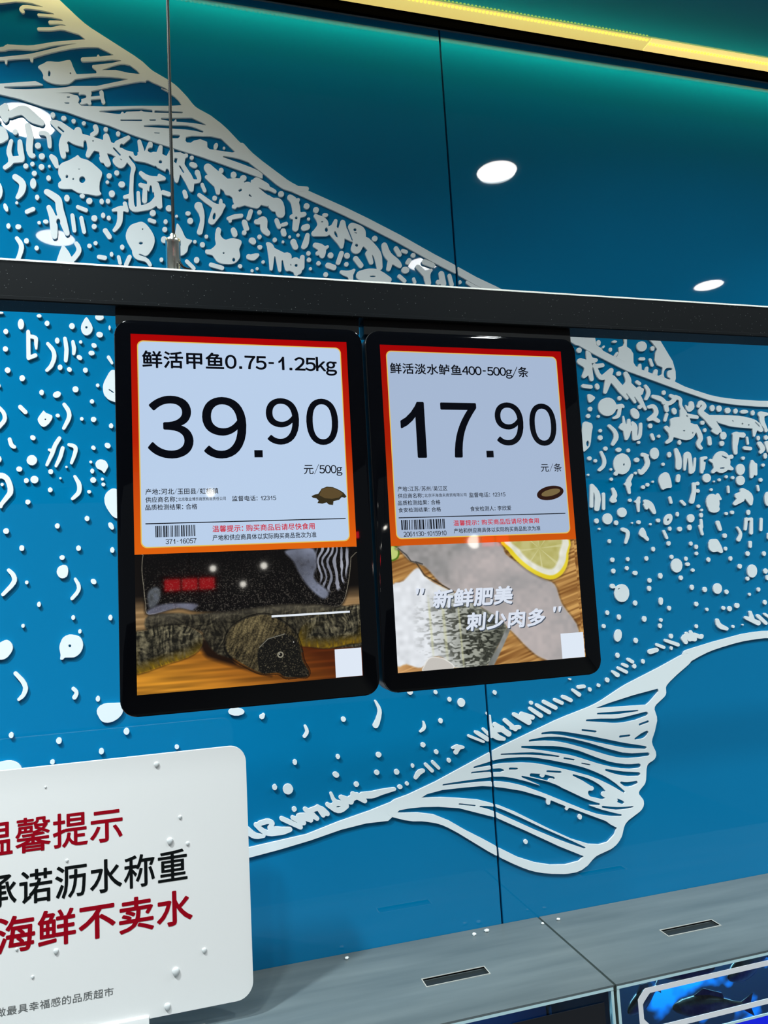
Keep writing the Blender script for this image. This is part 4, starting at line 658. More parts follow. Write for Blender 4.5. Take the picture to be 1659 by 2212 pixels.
    '-18 23 -27 22 -14 34 -12 22 -6 10 1 13 6 8 11 6 22 5 30 5 86 -1 36 -4 27 -9 24 -11 15 -13 12 -24 13 -10 3;4424 10123 -17 -13 -3 -20 7 -10 8 -5 22 1 17 15 1 20 -14 13;-2144 9925 -9 -8 -3 -8 1 -7 9 -10 13 -1 9 9 1 8 -1 7 -9 10;-1634 9923 -20 '
    '-10 -11 -14 -5 -18 5 -19 11 -15 20 -10 23 1 15 6 14 13 7 14 1 13 -4 15 -9 13 -11 8 -16 5;2390 10033 -11 -7 -4 -16 30 -42 8 -21 -10 -21 -36 -44 -1 -9 3 -7 6 -6 10 -2 15 7 41 38 14 21 7 24 -4 24 -15 25 -35 34 -9 3;-1217 9930 -13 -11 -3 -19 7 '
    '-16 6 -4 10 -1 9 3 5 6 5 10 1 11 -4 10 -6 8 -8 4;1585 9967 -12 -10 -2 -12 6 -9 15 -2 12 8 3 13 -8 10;4639 10034 -12 -6 -5 -8 -1 -10 4 -7 35 -22 11 -1 9 5 9 13 -4 13 -31 21;3573 10004 -13 -10 -3 -16 11 -13 19 0 14 14 0 16 -10 9;900 9926 -15 '
    '-9 -11 -15 -7 -20 0 -20 6 -17 11 -14 12 -7 16 -1 18 8 13 15 7 21 0 23 -6 17 -11 14 -14 6;3296 9972 -16 -10 -4 -16 10 -13 16 -2 15 9 4 16 -9 13;-633 9873 -9 -9 0 -13 7 -8 11 -1 9 9 1 11 -7 10;4157 9987 -7 -5 -7 -10 -1 -23 11 -19 9 -5 11 0 '
    '10 6 7 10 2 22 -13 22 -11 4;-1384 9853 -5 -6 -1 -13 3 -11 5 -3 7 6 2 13 -4 12;4003 9979 -12 -7 -6 -13 4 -13 11 -6 88 -9 14 4 10 10 -1 17 -12 9;4731 9990 -9 -8 -2 -10 21 -42 3 -24 -8 -23 -25 -47 3 -9 14 -6 16 6 27 34 17 30 4 23 -4 23 -15 26 '
    '-23 26 -8 2;342 9883 -12 -13 -3 -20 3 -8 7 -8 8 -3 8 1 9 5 6 8 2 20 -5 11 -6 6 -7 2;-809 9845 -10 -6 -5 -7 -3 -10 1 -9 3 -9 8 -8 8 -3 10 1 9 5 6 8 2 8 0 11 -3 8 -7 8 -7 3;-540 9826 7 0 25 -18 7 -6 2 -5 -2 -3 -5 0 -30 21 -5 5;-1070 9810 -11 '
    '-12 -2 -18 8 -14 12 -3 7 3 6 7 3 18 -3 11 -5 6 -5 2;4946 9932 -13 -12 -4 -20 9 -14 18 -3 17 11 6 21 -11 16 -10 3;-946 9799 -19 -8 -13 -17 0 -16 10 -11 14 -3 15 3 11 8 9 12 2 14 -4 10 -11 7;79 9806 -13 -9 -5 -16 6 -17 13 -6 13 7 5 8 2 11 -7 '
    '17 -7 5;2065 9846 -10 -12 1 -12 10 -10 15 2 10 11 -1 15 -13 9;5030 9896 -14 -11 -2 -13 5 -7 27 -16 2 -7 -26 -19 -20 -7 -26 3 -38 35 -25 13 -29 9 -71 7 -11 -5 -6 -10 0 -10 6 -7 108 -41 12 -23 15 -10 7 7 6 0 2 -6 -4 -3 -7 1 -4 -5 6 -53 8 -14 '
    '15 -6 20 6 11 14 -4 47 4 6 31 7 28 14 29 21 22 25 18 -6 6 -8 -3 -47 13 -40 -11 -20 -6 -67 -73 -6 -39 -12 -11 -10 -4 -10 1 -50 -12 -29 -8 -2 -17 18 -15 5 -15 -3 -12 -12 -2 -10 3 -9 41 -44 8 -36 -7 -23 -45 -33 -3 -16 11 -8 11 0 50 21 21 20 '
    '12 29 5 3 125 -31 34 -2 36 7 24 11 21 15 19 22 18 28 4 1 12 -26 8 -33 -4 -14 -26 -36 -3 -14 2 -16 11 -20 21 -21 11 -6 15 1 12 9 3 14 -23 30 -2 9 27 31 12 23 2 20 -6 33 -18 44 -29 54 -11 6 -23 0 -50 13 2 26 -8 24 5 3 92 -9 12 6 6 8 0 16 -13 '
    '9 -126 20 -5 16 -32 44 -14 26 -2 17 10 44 -10 22 -19 14 -28 10 -19 4 -19 -2 -37 13;4054 9875 -5 -5 -3 -13 2 -39 7 -26 12 -7 16 8 25 18 17 18 4 10 -6 10 -24 15 -27 11;-2148 9747 -8 -11 1 -12 10 -10 12 2 7 11 -1 12 -8 8 -7 2;4408 9861 -14 '
    '-14 -1 -20 11 -11 18 0 14 12 3 20 -12 14;-223 9768 -8 -9 -1 -8 2 -6 11 -6 11 3 6 9 -1 11 -10 7;4254 9841 -41 -15 -19 -13 -21 -25 -10 -20 -5 -26 1 -22 9 -26 15 -19 25 -17 28 -8 36 0 32 10 20 13 24 24 13 21 19 7 4 -2 0 -6 -18 -49 -15 -14 -33 '
    '-13 -6 -10 3 -9 11 -4 29 3 23 8 18 13 15 23 18 70 7 3 14 -4 11 6 2 10 -3 13 -13 13 -18 4 -59 -10 -13 31 -13 16 -18 14 -32 11;-682 9735 -9 -11 -1 -14 10 -11 15 0 9 12 0 13 -9 11 -7 2;5400 9832 -17 -5 -13 -13 -24 -44 3 -13 18 -6 16 6 15 28 8 '
    '-1 5 -9 -5 -7 -24 -18 -20 -23 -6 -21 3 -16 17 -23 48 -41 57 -70 31 -30 0 -7 -13 -13 2 -13 58 -32 16 0 9 5 9 14 28 6 9 17 -7 21 -48 74 -2 6 8 6 21 -20 138 -36 51 -7 238 -17 3 -4 -4 -13 -1 -62 4 -9 8 -2 9 1 7 7 34 62 8 0 38 -19 17 3 14 11 3 '
    '15 -9 24 -12 28 -17 20 -43 32 -59 20 -99 19 -67 7 -140 5 -233 0 -62 39 2 7 23 20 12 18 4 16 -5 17 -12 16 -19 14 -18 9;5266 9820 -10 -11 -13 -37 -6 -7 -8 0 -17 15 -4 1 -5 -6 4 -27 8 -20 16 -17 14 -6 18 4 27 17 17 17 7 17 0 30 -8 23 -20 '
    '9;-897 9702 -8 -8 -1 -11 28 -50 5 -16 3 -18 -3 -21 -6 -19 -31 -71 1 -8 3 -5 10 -4 10 7 34 61 12 31 4 29 -4 29 -13 32 -29 39 -8 4;4780 9779 -35 -12 -8 -9 0 -14 5 -6 10 -4 34 4 11 -1 11 -18 2 -23 -15 -17 -68 -47 -6 -9 0 -10 7 -10 14 -4 45 11 '
    '54 -25 19 0 15 13 -1 16 -42 29 22 24 10 20 2 23 -8 30 -14 23 -16 13 -22 5;-1232 9679 -7 -6 -3 -6 0 -10 3 -8 42 -46 9 -2 10 4 4 6 2 8 -5 13 -40 44 -8 3;5535 9784 -19 -15 -6 -13 -1 -14 11 -20 11 -5 12 1 12 6 9 10 6 12 1 14 -4 14 -9 8 -11 '
    '4;-1797 9668 -7 -6 -3 -6 -1 -7 1 -8 5 -7 7 -3 9 -1 7 4 7 10 0 8 -2 7 -10 9;1546 9716 -12 -6 -6 -7 -3 -17 4 -9 8 -7 9 -3 12 1 9 5 8 8 3 17 -4 9 -8 7;5617 9778 -12 -7 -8 -11 -6 -23 13 -21 9 -4 16 0 16 8 9 11 5 13 0 14 -4 10 -10 9 -16 4;3476 '
    '9742 -14 -10 -3 -16 33 -40 6 -19 -10 -19 -39 -41 -1 -10 3 -9 7 -5 10 -2 14 5 44 35 17 21 9 26 -4 25 -17 24 -38 33;-1384 9666 -9 -8 -1 -11 29 -42 7 -22 1 -16 -3 -12 -7 -13 -32 -39 -4 -8 0 -8 2 -7 6 -5 7 -2 11 6 34 40 12 23 5 26 -4 31 -12 28 '
    '-28 33 -7 5;4059 9744 -16 -10 -6 -19 8 -15 17 -5 11 3 8 8 6 19 -10 17;5051 9746 -8 -4 -10 -10 -4 -13 1 -17 7 -13 10 -9 11 -4 12 1 10 6 7 10 2 27 -6 13 -10 9 -11 4;5722 9756 -13 -8 -11 -13 -2 -14 3 -10 19 -15 12 -1 16 3 13 8 10 13 3 13 -3 '
    '10 -8 10 -11 6;1177 9688 -8 -6 -7 -10 -2 -12 2 -8 6 -9 10 -5 9 -1 11 3 8 7 5 8 0 20 -5 8 -9 5;4564 9736 -18 -7 -11 -14 -5 -23 4 -22 12 -23 18 -16 25 -9 18 3 15 10 7 13 4 19 -4 20 -12 23 -14 14 -17 9;5837 9751 -21 -11 -8 -21 6 -19 19 -8 13 '
    '4 9 7 10 20 -7 21 -9 6;-1561 9638 -10 -9 -2 -15 8 -12 13 -2 10 9 2 8 0 7 -7 11 -7 3;5923 9735 -20 -8 -9 -10 4 -10 17 -9 19 -3 33 2 21 7 12 11 -5 13 -19 8 -32 2;6057 9733 -10 -4 -10 -10 -6 -21 8 -17 18 -6 19 10 10 24 -9 20 -12 5;-1049 9634 '
    '-5 -4 -28 -40 -11 -20 -3 -13 4 -18 14 -26 14 -13 14 -5 18 8 22 21 20 32 7 23 -2 11 -5 6 -43 18;6149 9720 -19 -14 -6 -17 4 -14 12 -14 -3 -31 4 -27 12 -31 35 -45 -3 -17 3 -10 9 -8 16 -1 14 10 6 16 -30 90 -2 24 4 31 7 7 43 10 8 8 2 10 -3 7 '
    '-11 6 -81 13;805 9640 -10 -13 -1 -17 4 -8 6 -6 14 0 11 12 1 20 -4 8 -7 4;4962 9693 -14 -12 -29 -66 2 -14 11 -5 12 2 8 8 31 69 -3 13 -11 6;7267 9717 -37 -10 -26 -16 -26 -32 -7 -25 5 -32 16 -22 25 -15 39 -7 41 8 29 16 28 32 10 29 -5 32 -20 '
    '24 -33 16;-950 9607 -7 -6 -3 -6 3 -11 12 -8 14 4 6 10 -3 11 -10 7;4027 9668 -14 -11 -4 -16 11 -14 18 -2 16 10 5 10 -1 9 -13 14;4147 9660 -11 -8 -3 -13 8 -9 14 -1 10 7 3 13 -7 9;5203 9671 8 2 9 -5 6 -10 -2 -8 -8 -2 -11 6 -5 10;4438 9653 -5 '
    '-4 -3 -7 -4 -61 -28 -14 -7 -16 -12 -13 -2 -10 8 -12 40 -23 10 -88 7 -6 10 -2 16 9 27 39 18 48 4 4 9 -7 -3 -77 6 -14 7 -4 11 -1 41 7 19 8 21 21 12 28 13 75 3 36 -3 10 -6 4 -10 1 -14 -8 -23 -108 -9 -20 -10 -5 15 84 -3 22 -9 20 -22 19 -13 7 '
    '-11 0 -7 -5 -7 -9 4 -26 -5 -5 -4 5 0 59 -7 7 -11 2 -10 -3 -6 -6 -11 -46 -8 -3 -5 6 -12 75 -3 5;-761 9582 -9 -8 0 -14 6 -8 13 -1 7 7 2 13 -7 9;-673 9583 -8 -6 -4 -8 -1 -10 2 -8 8 -8 7 -3 7 0 9 3 10 13 1 8 -2 10 -12 10 -10 1;84 9591 -7 -8 -1 '
    '-11 24 -55 6 -19 2 -19 -7 -33 -30 -66 3 -13 12 -6 13 6 32 52 13 30 4 30 -1 17 -5 21 -19 42 -21 31 -8 4;-262 9577 -10 -7 -4 -13 26 -62 6 -35 -3 -18 -5 -19 -28 -60 3 -13 5 -4 8 -2 8 2 5 5 29 48 13 32 4 30 -4 32 -15 38 -24 40 -7 5;-1041 9566 '
    '6 0 4 -2 0 -9 -7 -2 -6 2 -1 5;5777 9623 8 1 7 -7 4 -7 -2 -8 -8 0 -5 4 -5 10;3222 9595 -11 -4 -10 -9 -7 -22 3 -12 7 -9 10 -5 10 -1 10 3 10 8 7 10 2 13 -2 12 -7 10 -12 6;5389 9611 -9 -5 -9 -10 0 -17 13 -12 24 1 14 15 0 17 -13 11;3988 9588 '
    '-13 -8 -11 -16 -15 -77 -11 -159 3 -41 8 -8 11 3 41 32 14 14 11 19 11 35 16 86 19 61 -1 26 -10 16 -45 16;6074 9606 7 1 11 -8 41 -38 1 -10 -7 -3 -8 3 -45 44 -3 7;5900 9590 9 3 8 -5 0 -8 -6 -6 -8 -2 -7 5 -2 6;-532 9529 -10 -10 -2 -15 6 -12 13 '
    '-5 7 3 6 6 3 8 0 11 -8 13 -8 2;4743 9574 -15 -14 -2 -19 12 -14 18 -1 9 5 9 10 2 20 -6 9 -9 5;4263 9563 -14 -10 -2 -13 47 -48 11 -19 5 -19 -1 -20 -6 -19 -34 -58 5 -14 17 -5 19 14 40 47 12 29 0 29 -11 32 -20 28 -50 41;5981 9577 7 3 9 -3 3 -6 '
    '-6 -9 -8 -3 -8 5 -2 6;7665 9553 -14 -6 -12 -10 -8 -22 3 -11 11 -10 10 -5 18 0 15 5 14 11 6 11 1 14 -13 18 -13 5;5423 9532 -16 -5 -10 -15 2 -17 14 -9 17 6 9 17 -4 17;4151 9512 -13 -11 0 -13 10 -10 18 1 12 13 -1 12 -12 9;3754 9506 -22 -10 '
    '-20 -20 -13 -25 -4 -25 3 -29 13 -23 23 -17 23 -3 29 8 20 17 17 28 5 32 -6 31 -17 24 -23 12;5149 9507 16 1 7 -7 -8 -6 -16 0 -6 5;5805 9494 -34 -11 -7 -6 -4 -10 5 -17 -14 -88 -3 -57 9 -51 8 -8 12 -3 13 4 10 10 11 78 37 98 5 3 39 -7 13 1 18 '
    '10 10 17 -4 17 -17 12 -64 1 -23 8;5256 9488 7 2 7 -5 0 -10 -6 -5 -7 -1 -6 5;5637 9491 -12 -5 -12 -13 -8 -17 -1 -13 3 -14 9 -13 11 -6 16 -2 16 5 15 13 9 17 2 17 -5 17 -11 11 -16 5;-2107 9440 -20 -6 -12 -11 -9 -18 -3 -22 4 -22 11 -20 18 -12 '
    '16 -3 20 6 12 12 9 17 3 22 -4 23 -11 19 -18 13;6790 9486 -20 -11 -10 -21 2 -11 8 -10 20 -6 24 10 8 10 3 14 -10 20 -12 5;4758 9472 -14 -7 -4 -16 16 -46 9 -7 11 -1 13 8 2 17 -15 45 -7 6;4838 9457 -14 -11 -1 -13 12 -9 15 1 10 8 2 13 -9 '
    '11;-1142 9425 -7 -5 -3 -6 0 -10 2 -8 6 -8 7 -4 9 -1 7 2 8 11 1 10 -3 8 -13 11;4141 9447 -14 -13 -3 -10 1 -13 11 -13 11 -3 11 2 16 14 2 23 -13 14;6188 9456 -14 -15 -3 -17 11 -15 20 -3 19 15 4 20 -12 15 -12 3;-1898 9417 -7 -5 -3 -6 -2 -7 1 '
    '-10 9 -13 7 -2 6 1 7 5 4 6 1 8 -1 10 -3 7 -6 5 -7 2;6089 9450 -14 -13 -4 -20 8 -14 16 -4 18 11 6 21 -10 17 -7 3;7117 9453 -26 -15 -8 -15 -1 -14 4 -10 11 -11 10 -4 18 -1 14 5 15 11 8 14 1 14 -4 12 -12 10 -12 4;5455 9442 -11 -7 -6 -10 0 -63 '
    '9 -16 19 -3 13 6 8 13 0 63 -9 15 -11 4;-937 9415 -7 -7 -30 -48 -19 -47 -20 1 -7 -6 1 -11 17 -11 2 -4 -39 -101 1 -10 5 -6 7 0 5 2 12 22 36 75 21 67 35 63 0 10 -3 7 -8 5;5942 9442 -9 -12 2 -64 4 -11 12 -3 9 3 5 11 -2 64 -5 10;-1310 9406 -9 '
    '-8 -2 -10 8 -34 6 -18 7 -10 10 -8 16 -5 10 2 6 8 -2 13 -19 16 -16 49 -6 5;-35 9391 -7 -4 -6 -7 -1 -16 5 -8 6 -5 8 -1 10 2 11 12 0 13 -10 13;1216 9394 -9 -3 -9 -8 -4 -9 -1 -11 3 -9 7 -8 7 -4 12 0 15 9 4 9 2 11 -8 17 -8 5;2084 9398 -11 -11 '
    '-1 -14 10 -10 15 0 11 10 1 15 -10 10;5088 9402 -16 -9 -8 -19 5 -16 13 -8 8 1 11 7 8 16 -5 20;3997 9392 8 1 7 -4 6 -19 -6 -29 -13 -11 -11 5 -6 19 3 22;4587 9391 -12 -11 0 -13 12 -9 15 2 10 10 0 13 -10 9;5606 9392 -17 -13 -4 -21 11 -16 11 -5 '
    '12 1 12 5 9 9 6 13 0 10 -6 11 -11 7 -11 2;6192 9394 -16 -11 -5 -14 21 -85 5 -11 11 -7 25 0 15 11 6 17 -22 82 -5 10 -10 8;6093 9387 -15 -11 -5 -17 32 -55 -3 -10 -15 -20 -1 -11 10 -10 12 -1 26 13 19 15 11 17 3 21 -10 27 -28 35 -15 8;-561 '
    '9363 -8 -1 -8 -7 -3 -11 2 -10 6 -10 10 -7 10 -2 10 2 10 12 -1 15 -11 15;-861 9360 -5 -3 -4 -7 0 -8 3 -6 36 -14 9 -9 -1 -16 -8 -34 -21 -70 4 -10 9 -4 7 3 3 6 24 57 13 44 2 26 -6 19 -13 13 -21 9;6424 9370 -21 -7 -17 -14 -15 -24 -7 -28 1 -24 '
    '9 -24 15 -14 20 -6 22 5 20 15 15 20 10 31 -2 32 -10 20 -19 16;-676 9338 -9 -9 -1 -8 2 -8 12 -11 15 0 7 11 -2 13 -10 11 -7 2;-907 9334 -7 -3 -6 -8 -20 -75 -29 -75 0 -10 7 -7 9 1 6 8 26 49 14 36 16 68 -4 11;5901 9336 -13 -7 -7 -11 3 -14 12 '
    '-7 79 -7 13 4 10 10 0 14 -14 11;4194 9332 -16 -10 -4 -16 9 -13 10 -4 11 0 16 10 4 10 -1 10 -11 12;7358 9329 -32 -8 -30 -18 -22 -28 -8 -28 5 -32 17 -23 33 -16 35 -2 32 9 26 17 22 28 8 29 -6 32 -17 21 -28 15;4340 9319 -12 -5 -9 -8 -3 -10 6 '
    '-11 13 -8 15 -2 14 3 12 7 8 14 -6 13 -17 8;4767 9319 -19 -9 -15 -14 -12 -23 -3 -20 3 -19 9 -20 17 -13 18 -4 23 7 18 13 14 23 4 23 -3 26 -13 20 -18 10;5029 9315 -10 -7 -6 -13 7 -95 -10 -88 4 -13 9 -9 14 -5 12 0 20 9 10 14 11 56 1 46 -10 42 '
    '-24 53 -13 11;4462 9312 -15 -10 -4 -16 8 -12 14 -3 16 9 4 16 -7 13;1757 9303 -14 -12 -4 -21 4 -9 8 -8 9 -3 9 1 9 5 7 8 3 21 -3 8 -7 8 -12 4;3560 9295 -17 -10 -16 -16 -9 -22 -1 -25 8 -20 16 -16 20 -7 20 1 21 11 15 17 10 23 0 22 -6 19 -17 18 '
    '-20 7;4147 9287 -11 -4 -6 -12 21 -61 3 -22 -2 -22 -6 -19 -8 -13 -46 -37 0 -13 13 -8 11 2 23 13 27 21 16 22 11 28 2 29 -7 32 -28 57;5588 9282 -20 -4 -21 -9 -26 -18 -24 -26 -18 -32 -30 6 -14 -7 -3 -10 3 -7 38 -24 9 -46 -3 -7 -32 -33 -1 -13 8 '
    '-8 19 0 38 21 33 -16 39 -3 38 11 36 22 51 -6 12 3 7 7 3 10 -3 7 -32 25 -4 8 7 30 1 34 25 1 12 6 10 16 -3 14 -10 8 -15 2 -30 -14 -15 21 -23 19 -23 9;4949 9276 -10 -4 -8 -6 -9 -23 7 -21 7 -5 10 -2 17 8 10 23 -6 22 -7 6;5162 9276 -25 -15 -16 '
    '-28 -10 -53 -9 -92 5 -10 9 -3 9 3 6 7 28 108 6 16 4 1 3 -57 -6 -98 9 -14 16 -2 32 13 21 25 15 53 13 76 -3 6 -7 4 -14 -7 -19 -79 -11 -23 1 99 -6 43 -8 13 -13 11 -15 4;4625 9268 -17 -11 -4 -16 10 -13 18 -3 5 -4 12 -42 1 -19 -12 -26 -42 -44 '
    '-8 -4 -10 10 -7 2 -8 -2 -5 -7 -1 -22 5 -16 10 -10 14 -4 19 3 12 6 39 33 35 42 14 35 0 29 -12 39 6 16 -2 7 -39 14;6166 9260 -17 -7 -12 -24 5 -24 8 -7 8 -1 17 9 10 23 -3 20 -8 9;4366 9258 -30 -11 -23 -18 -18 -22 -13 -26 -6 -29 1 -28 7 -26 11 '
    '-22 -19 -13 -6 -12 4 -13 12 -7 10 -1 11 4 13 19 46 -10 22 3 25 10 29 22 14 19 13 25 7 29 -1 29 -7 26 -14 22 -17 17 -24 11 -25 5;7732 9235 -21 -15 -3 -11 2 -10 19 -12 28 2 18 17 0 18 -16 11;-1147 9259 -14 -5 -10 -10 -7 -16 -2 -15 4 -16 11 '
    '-13 13 -8 17 -2 14 6 12 12 6 15 1 16 -5 15 -12 14 -11 6;3280 9245 -10 -3 -7 -6 -3 -16 31 -58 5 -31 -10 -31 -41 -61 0 -9 4 -7 16 -6 16 7 43 48 16 28 8 31 -3 30 -14 31 -34 47 -7 5;5596 9234 14 2 45 -18 9 -7 -1 -7 -6 -5 -12 1 -48 24;-1386 '
    '9255 -6 -3 -7 -7 -3 -11 -1 -10 6 -18 7 -6 7 -1 6 3 6 7 4 10 1 10 -6 18 -7 7;4000 9231 -15 -11 -2 -18 14 -12 17 0 15 11 2 16 -13 14;5371 9226 -36 -7 -11 -14 -19 -145 6 -13 11 -5 12 2 8 6 8 23 12 10 6 13 16 63 -5 8 -17 2 0 16 5 5 35 7 11 11 '
    '-1 10 -10 9;5866 9224 -14 -7 -6 -14 7 -13 16 -4 17 7 7 17 -11 13;573 9241 -10 -10 -2 -13 8 -12 14 -2 11 11 2 14 -9 11;4547 9216 -12 -4 -10 -10 -4 -9 1 -10 6 -9 10 -6 26 1 17 14 2 16 -11 13 -11 4;59 9223 -8 -3 -7 -8 -4 -8 0 -11 2 -8 7 -8 6 '
    '-4 11 -1 7 3 7 7 4 8 1 11 -3 10 -5 7 -10 5;2436 9212 -14 -9 -4 -15 6 -12 16 -5 13 8 5 15 -7 14;4064 9202 -11 -10 -1 -13 9 -11 18 0 11 11 1 13 -9 10;-619 9221 -18 -8 -12 -14 -5 -15 2 -19 5 -11 7 -10 34 -18 15 -19 7 -1 7 9 21 39 2 11 -2 10 '
    '-9 21 -13 15 -22 9;5982 9186 -12 -7 -21 -47 -8 -31 -10 -101 5 -12 12 -4 18 6 23 33 11 -8 12 -2 13 6 4 11 13 108 -5 8 -19 6 -25 30;-2000 9223 -7 -8 1 -10 7 -9 10 1 7 8 0 10 -7 8;-1824 9222 -7 -3 -5 -5 -3 -8 1 -7 4 -8 6 -3 13 -1 9 9 1 13 -7 '
    '10;2993 9198 -9 -7 -5 -9 0 -18 14 -13 19 0 15 12 4 13 -2 9 -13 13 -13 2;-695 9211 -6 -6 0 -10 6 -7 10 0 6 6 -1 11 -5 5;4862 9162 -15 -7 -5 -13 9 -13 15 -1 13 8 3 13 -6 9;1175 9179 -9 -5 -6 -8 -2 -11 2 -8 7 -9 9 -4 11 0 9 4 10 11 0 17 -12 '
    '12;4395 9158 8 -1 4 -9 -2 -9 -9 -7 -7 2 -4 8 2 10;6114 9144 -13 -10 -2 -14 11 -10 16 0 14 10 2 14 -11 10;5820 9143 -21 -7 -18 -13 -14 -24 -5 -20 3 -23 9 -17 19 -14 20 -4 24 7 19 13 15 24 5 20 -3 24 -11 19 -18 12;3901 9137 -15 -10 -6 -19 9 '
    '-18 17 -4 11 4 8 6 5 8 1 13 -10 17 -10 4;-882 9168 -6 -6 1 -8 5 -5 7 1 4 4 1 8 -5 6;-1242 9165 -9 -5 -5 -8 -1 -8 2 -9 4 -7 9 -5 9 -1 10 3 9 11 0 16 -5 7 -7 5;5595 9107 15 1 7 -4 1 -7 -6 -4 -51 -1 -7 6 8 6;4240 9109 -11 -7 -2 -10 7 -8 10 -1 '
    '10 6 3 9 -7 9;-686 9142 -7 -8 -3 -15 7 -13 10 -4 7 3 5 6 3 15 -2 8 -5 7 -8 3;-1007 9140 -10 -11 0 -17 10 -12 14 -1 6 4 5 8 1 8 -1 10 -5 8 -6 4;4517 9068 -10 -10 1 -10 10 -7 11 0 9 7 2 13 -9 8;603 9099 -13 -7 -11 -14 -10 -23 -2 -22 3 -28 7 '
    '-19 14 -15 13 -3 16 6 12 14 9 24 3 22 -3 28 -8 20 -14 14;4866 9059 -28 -13 -26 -20 -13 -20 -9 -25 0 -26 20 -55 9 -17 12 -5 54 18 41 1 11 7 4 10 -3 55 -15 65 -10 14 -14 9 -15 3;-1376 9115 -23 -7 -25 -16 -16 -14 -3 -13 6 -15 6 -5 9 -2 9 3 34 '
    '21 9 2 9 -2 10 -6 9 -9 13 -32 8 -35 -1 -28 -7 -14 -51 -78 -4 -10 2 -20 6 -8 7 -2 7 4 8 21 64 79 8 17 3 28 -3 28 -7 28 -9 26 -12 23 -14 15 -18 14 -16 6;4478 9049 -10 -7 -35 -31 -20 -26 -12 -24 -15 -8 -7 -9 2 -9 16 -12 18 -72 6 -9 7 -2 11 2 '
    '7 9 1 60 14 16 5 13 -7 29 37 66 -4 10;5376 9040 -20 -7 -13 -10 -11 -16 -4 -17 3 -16 10 -13 16 -11 19 -3 24 6 15 10 12 16 5 20 -5 18 -13 16 -19 7;3969 9051 -5 -7 2 -9 8 -5 11 3 5 8 -3 9 -7 3;5028 9037 -8 -4 -8 -9 -14 -49 5 -17 16 -6 15 4 9 '
    '9 15 51 -2 10 -6 8 -10 4;7773 9009 -15 -15 3 -14 15 -9 23 4 14 15 -4 14 -13 7;-816 9091 -9 -5 -2 -10 25 -60 4 -24 0 -18 -3 -18 -8 -15 -38 -43 1 -11 9 -8 7 2 17 11 31 28 13 20 7 28 -1 37 -9 29 -33 52;1709 9066 -10 -7 -6 -9 -2 -20 4 -8 8 -9 '
    '17 -3 11 5 8 9 4 11 -1 12 -4 10 -9 8 -9 2;5627 9021 -14 -7 -4 -14 8 -10 14 -2 12 7 5 12 -6 11;5804 9015 -21 -5 -17 -12 -14 -19 -5 -20 4 -20 10 -14 18 -12 20 -3 24 5 17 11 16 21 4 17 -2 20 -12 18 -18 11;-1126 9087 -12 -4 -9 -9 -4 -10 -1 -13 '
    '5 -12 7 -8 11 -6 12 -1 11 5 9 9 4 10 1 13 -4 11 -8 9 -11 5;5700 9010 -11 -10 0 -14 11 -9 16 1 12 11 1 13 -13 10;1856 9050 -10 -10 -1 -12 27 -52 7 -32 -2 -14 -7 -18 -35 -54 0 -9 3 -6 7 -5 8 -2 15 7 37 46 15 28 6 29 -2 21 -6 17 -20 35 -24 29 '
    '-9 3;-928 9075 -6 -6 -1 -8 5 -5 7 -1 5 5 1 6 -3 6;-679 9070 -10 -6 -5 -6 -3 -10 2 -10 4 -8 9 -6 9 -2 8 1 13 12 2 7 0 11 -10 13 -7 4;-607 9066 -6 -8 1 -11 7 -6 10 1 6 7 -1 11 -7 6;4230 9011 -12 -11 -1 -11 10 -10 14 0 12 8 2 13 -11 11;6061 '
    '8986 -16 -11 -2 -17 13 -12 16 0 15 9 5 16 -11 14;-1191 9067 -6 -5 -3 -8 1 -15 4 -8 6 -4 14 1 9 11 2 10 -2 7 -9 12 -9 1;5533 8989 -13 -8 -3 -13 8 -10 16 -1 11 8 3 13 -9 10;4716 8975 -9 -6 -2 -10 7 -6 8 -2 9 5 4 9 -6 9;5468 8966 -9 -4 -3 -6 '
    '3 -7 10 -2 9 5 1 7 -4 5;103 9028 -9 -8 -3 -17 8 -13 13 -4 8 4 6 8 2 16 -4 8 -5 5 -8 3;5250 8955 -16 -11 -15 6 -11 0 -8 -4 -9 -10 -6 -62 -7 -32 -43 -91 4 -16 16 -10 23 2 15 13 37 107 15 -7 11 -1 12 4 8 10 1 13 -9 10 -15 3 -20 -5 3 45 3 3 15 '
    '-5 11 1 12 7 5 10 -1 10 -8 9 -11 3;-2049 9048 -6 -3 -7 -8 -2 -9 0 -10 3 -9 4 -7 7 -4 8 -2 7 3 6 7 4 9 0 10 -2 10 -7 9 -8 4;-600 9024 -9 -8 0 -13 9 -9 7 -2 6 2 9 11 -2 10 -8 8;-1365 9032 -7 -6 -2 -10 7 -10 9 -1 8 8 0 10 -6 8;4647 8951 -14 '
    '-10 -2 -16 12 -11 15 -1 12 8 6 16 -11 13;4002 8951 -11 -8 -3 -9 -23 -212 5 -10 12 -4 14 4 7 9 14 134 1 8 4 1 8 -28 1 -31 -18 -109 3 -10 9 -9 21 -3 10 4 9 7 14 41 14 62 0 50 -11 35 -25 38 -38 38;6019 8912 -13 -7 -2 -13 6 -44 8 -6 8 0 9 5 3 '
    '14 -6 44;4589 8926 -13 -13 0 -13 13 -11 19 1 11 12 -1 17 -14 8;5637 8910 -12 -10 -3 -56 1 -10 11 -6 10 2 6 7 3 56 -3 14;-1645 9013 -10 -10 -2 -8 1 -10 8 -12 12 -3 7 2 6 8 3 10 -1 7 -3 8 -5 6 -9 4;3022 8943 -15 -10 -4 -18 10 -14 16 -4 17 9 '
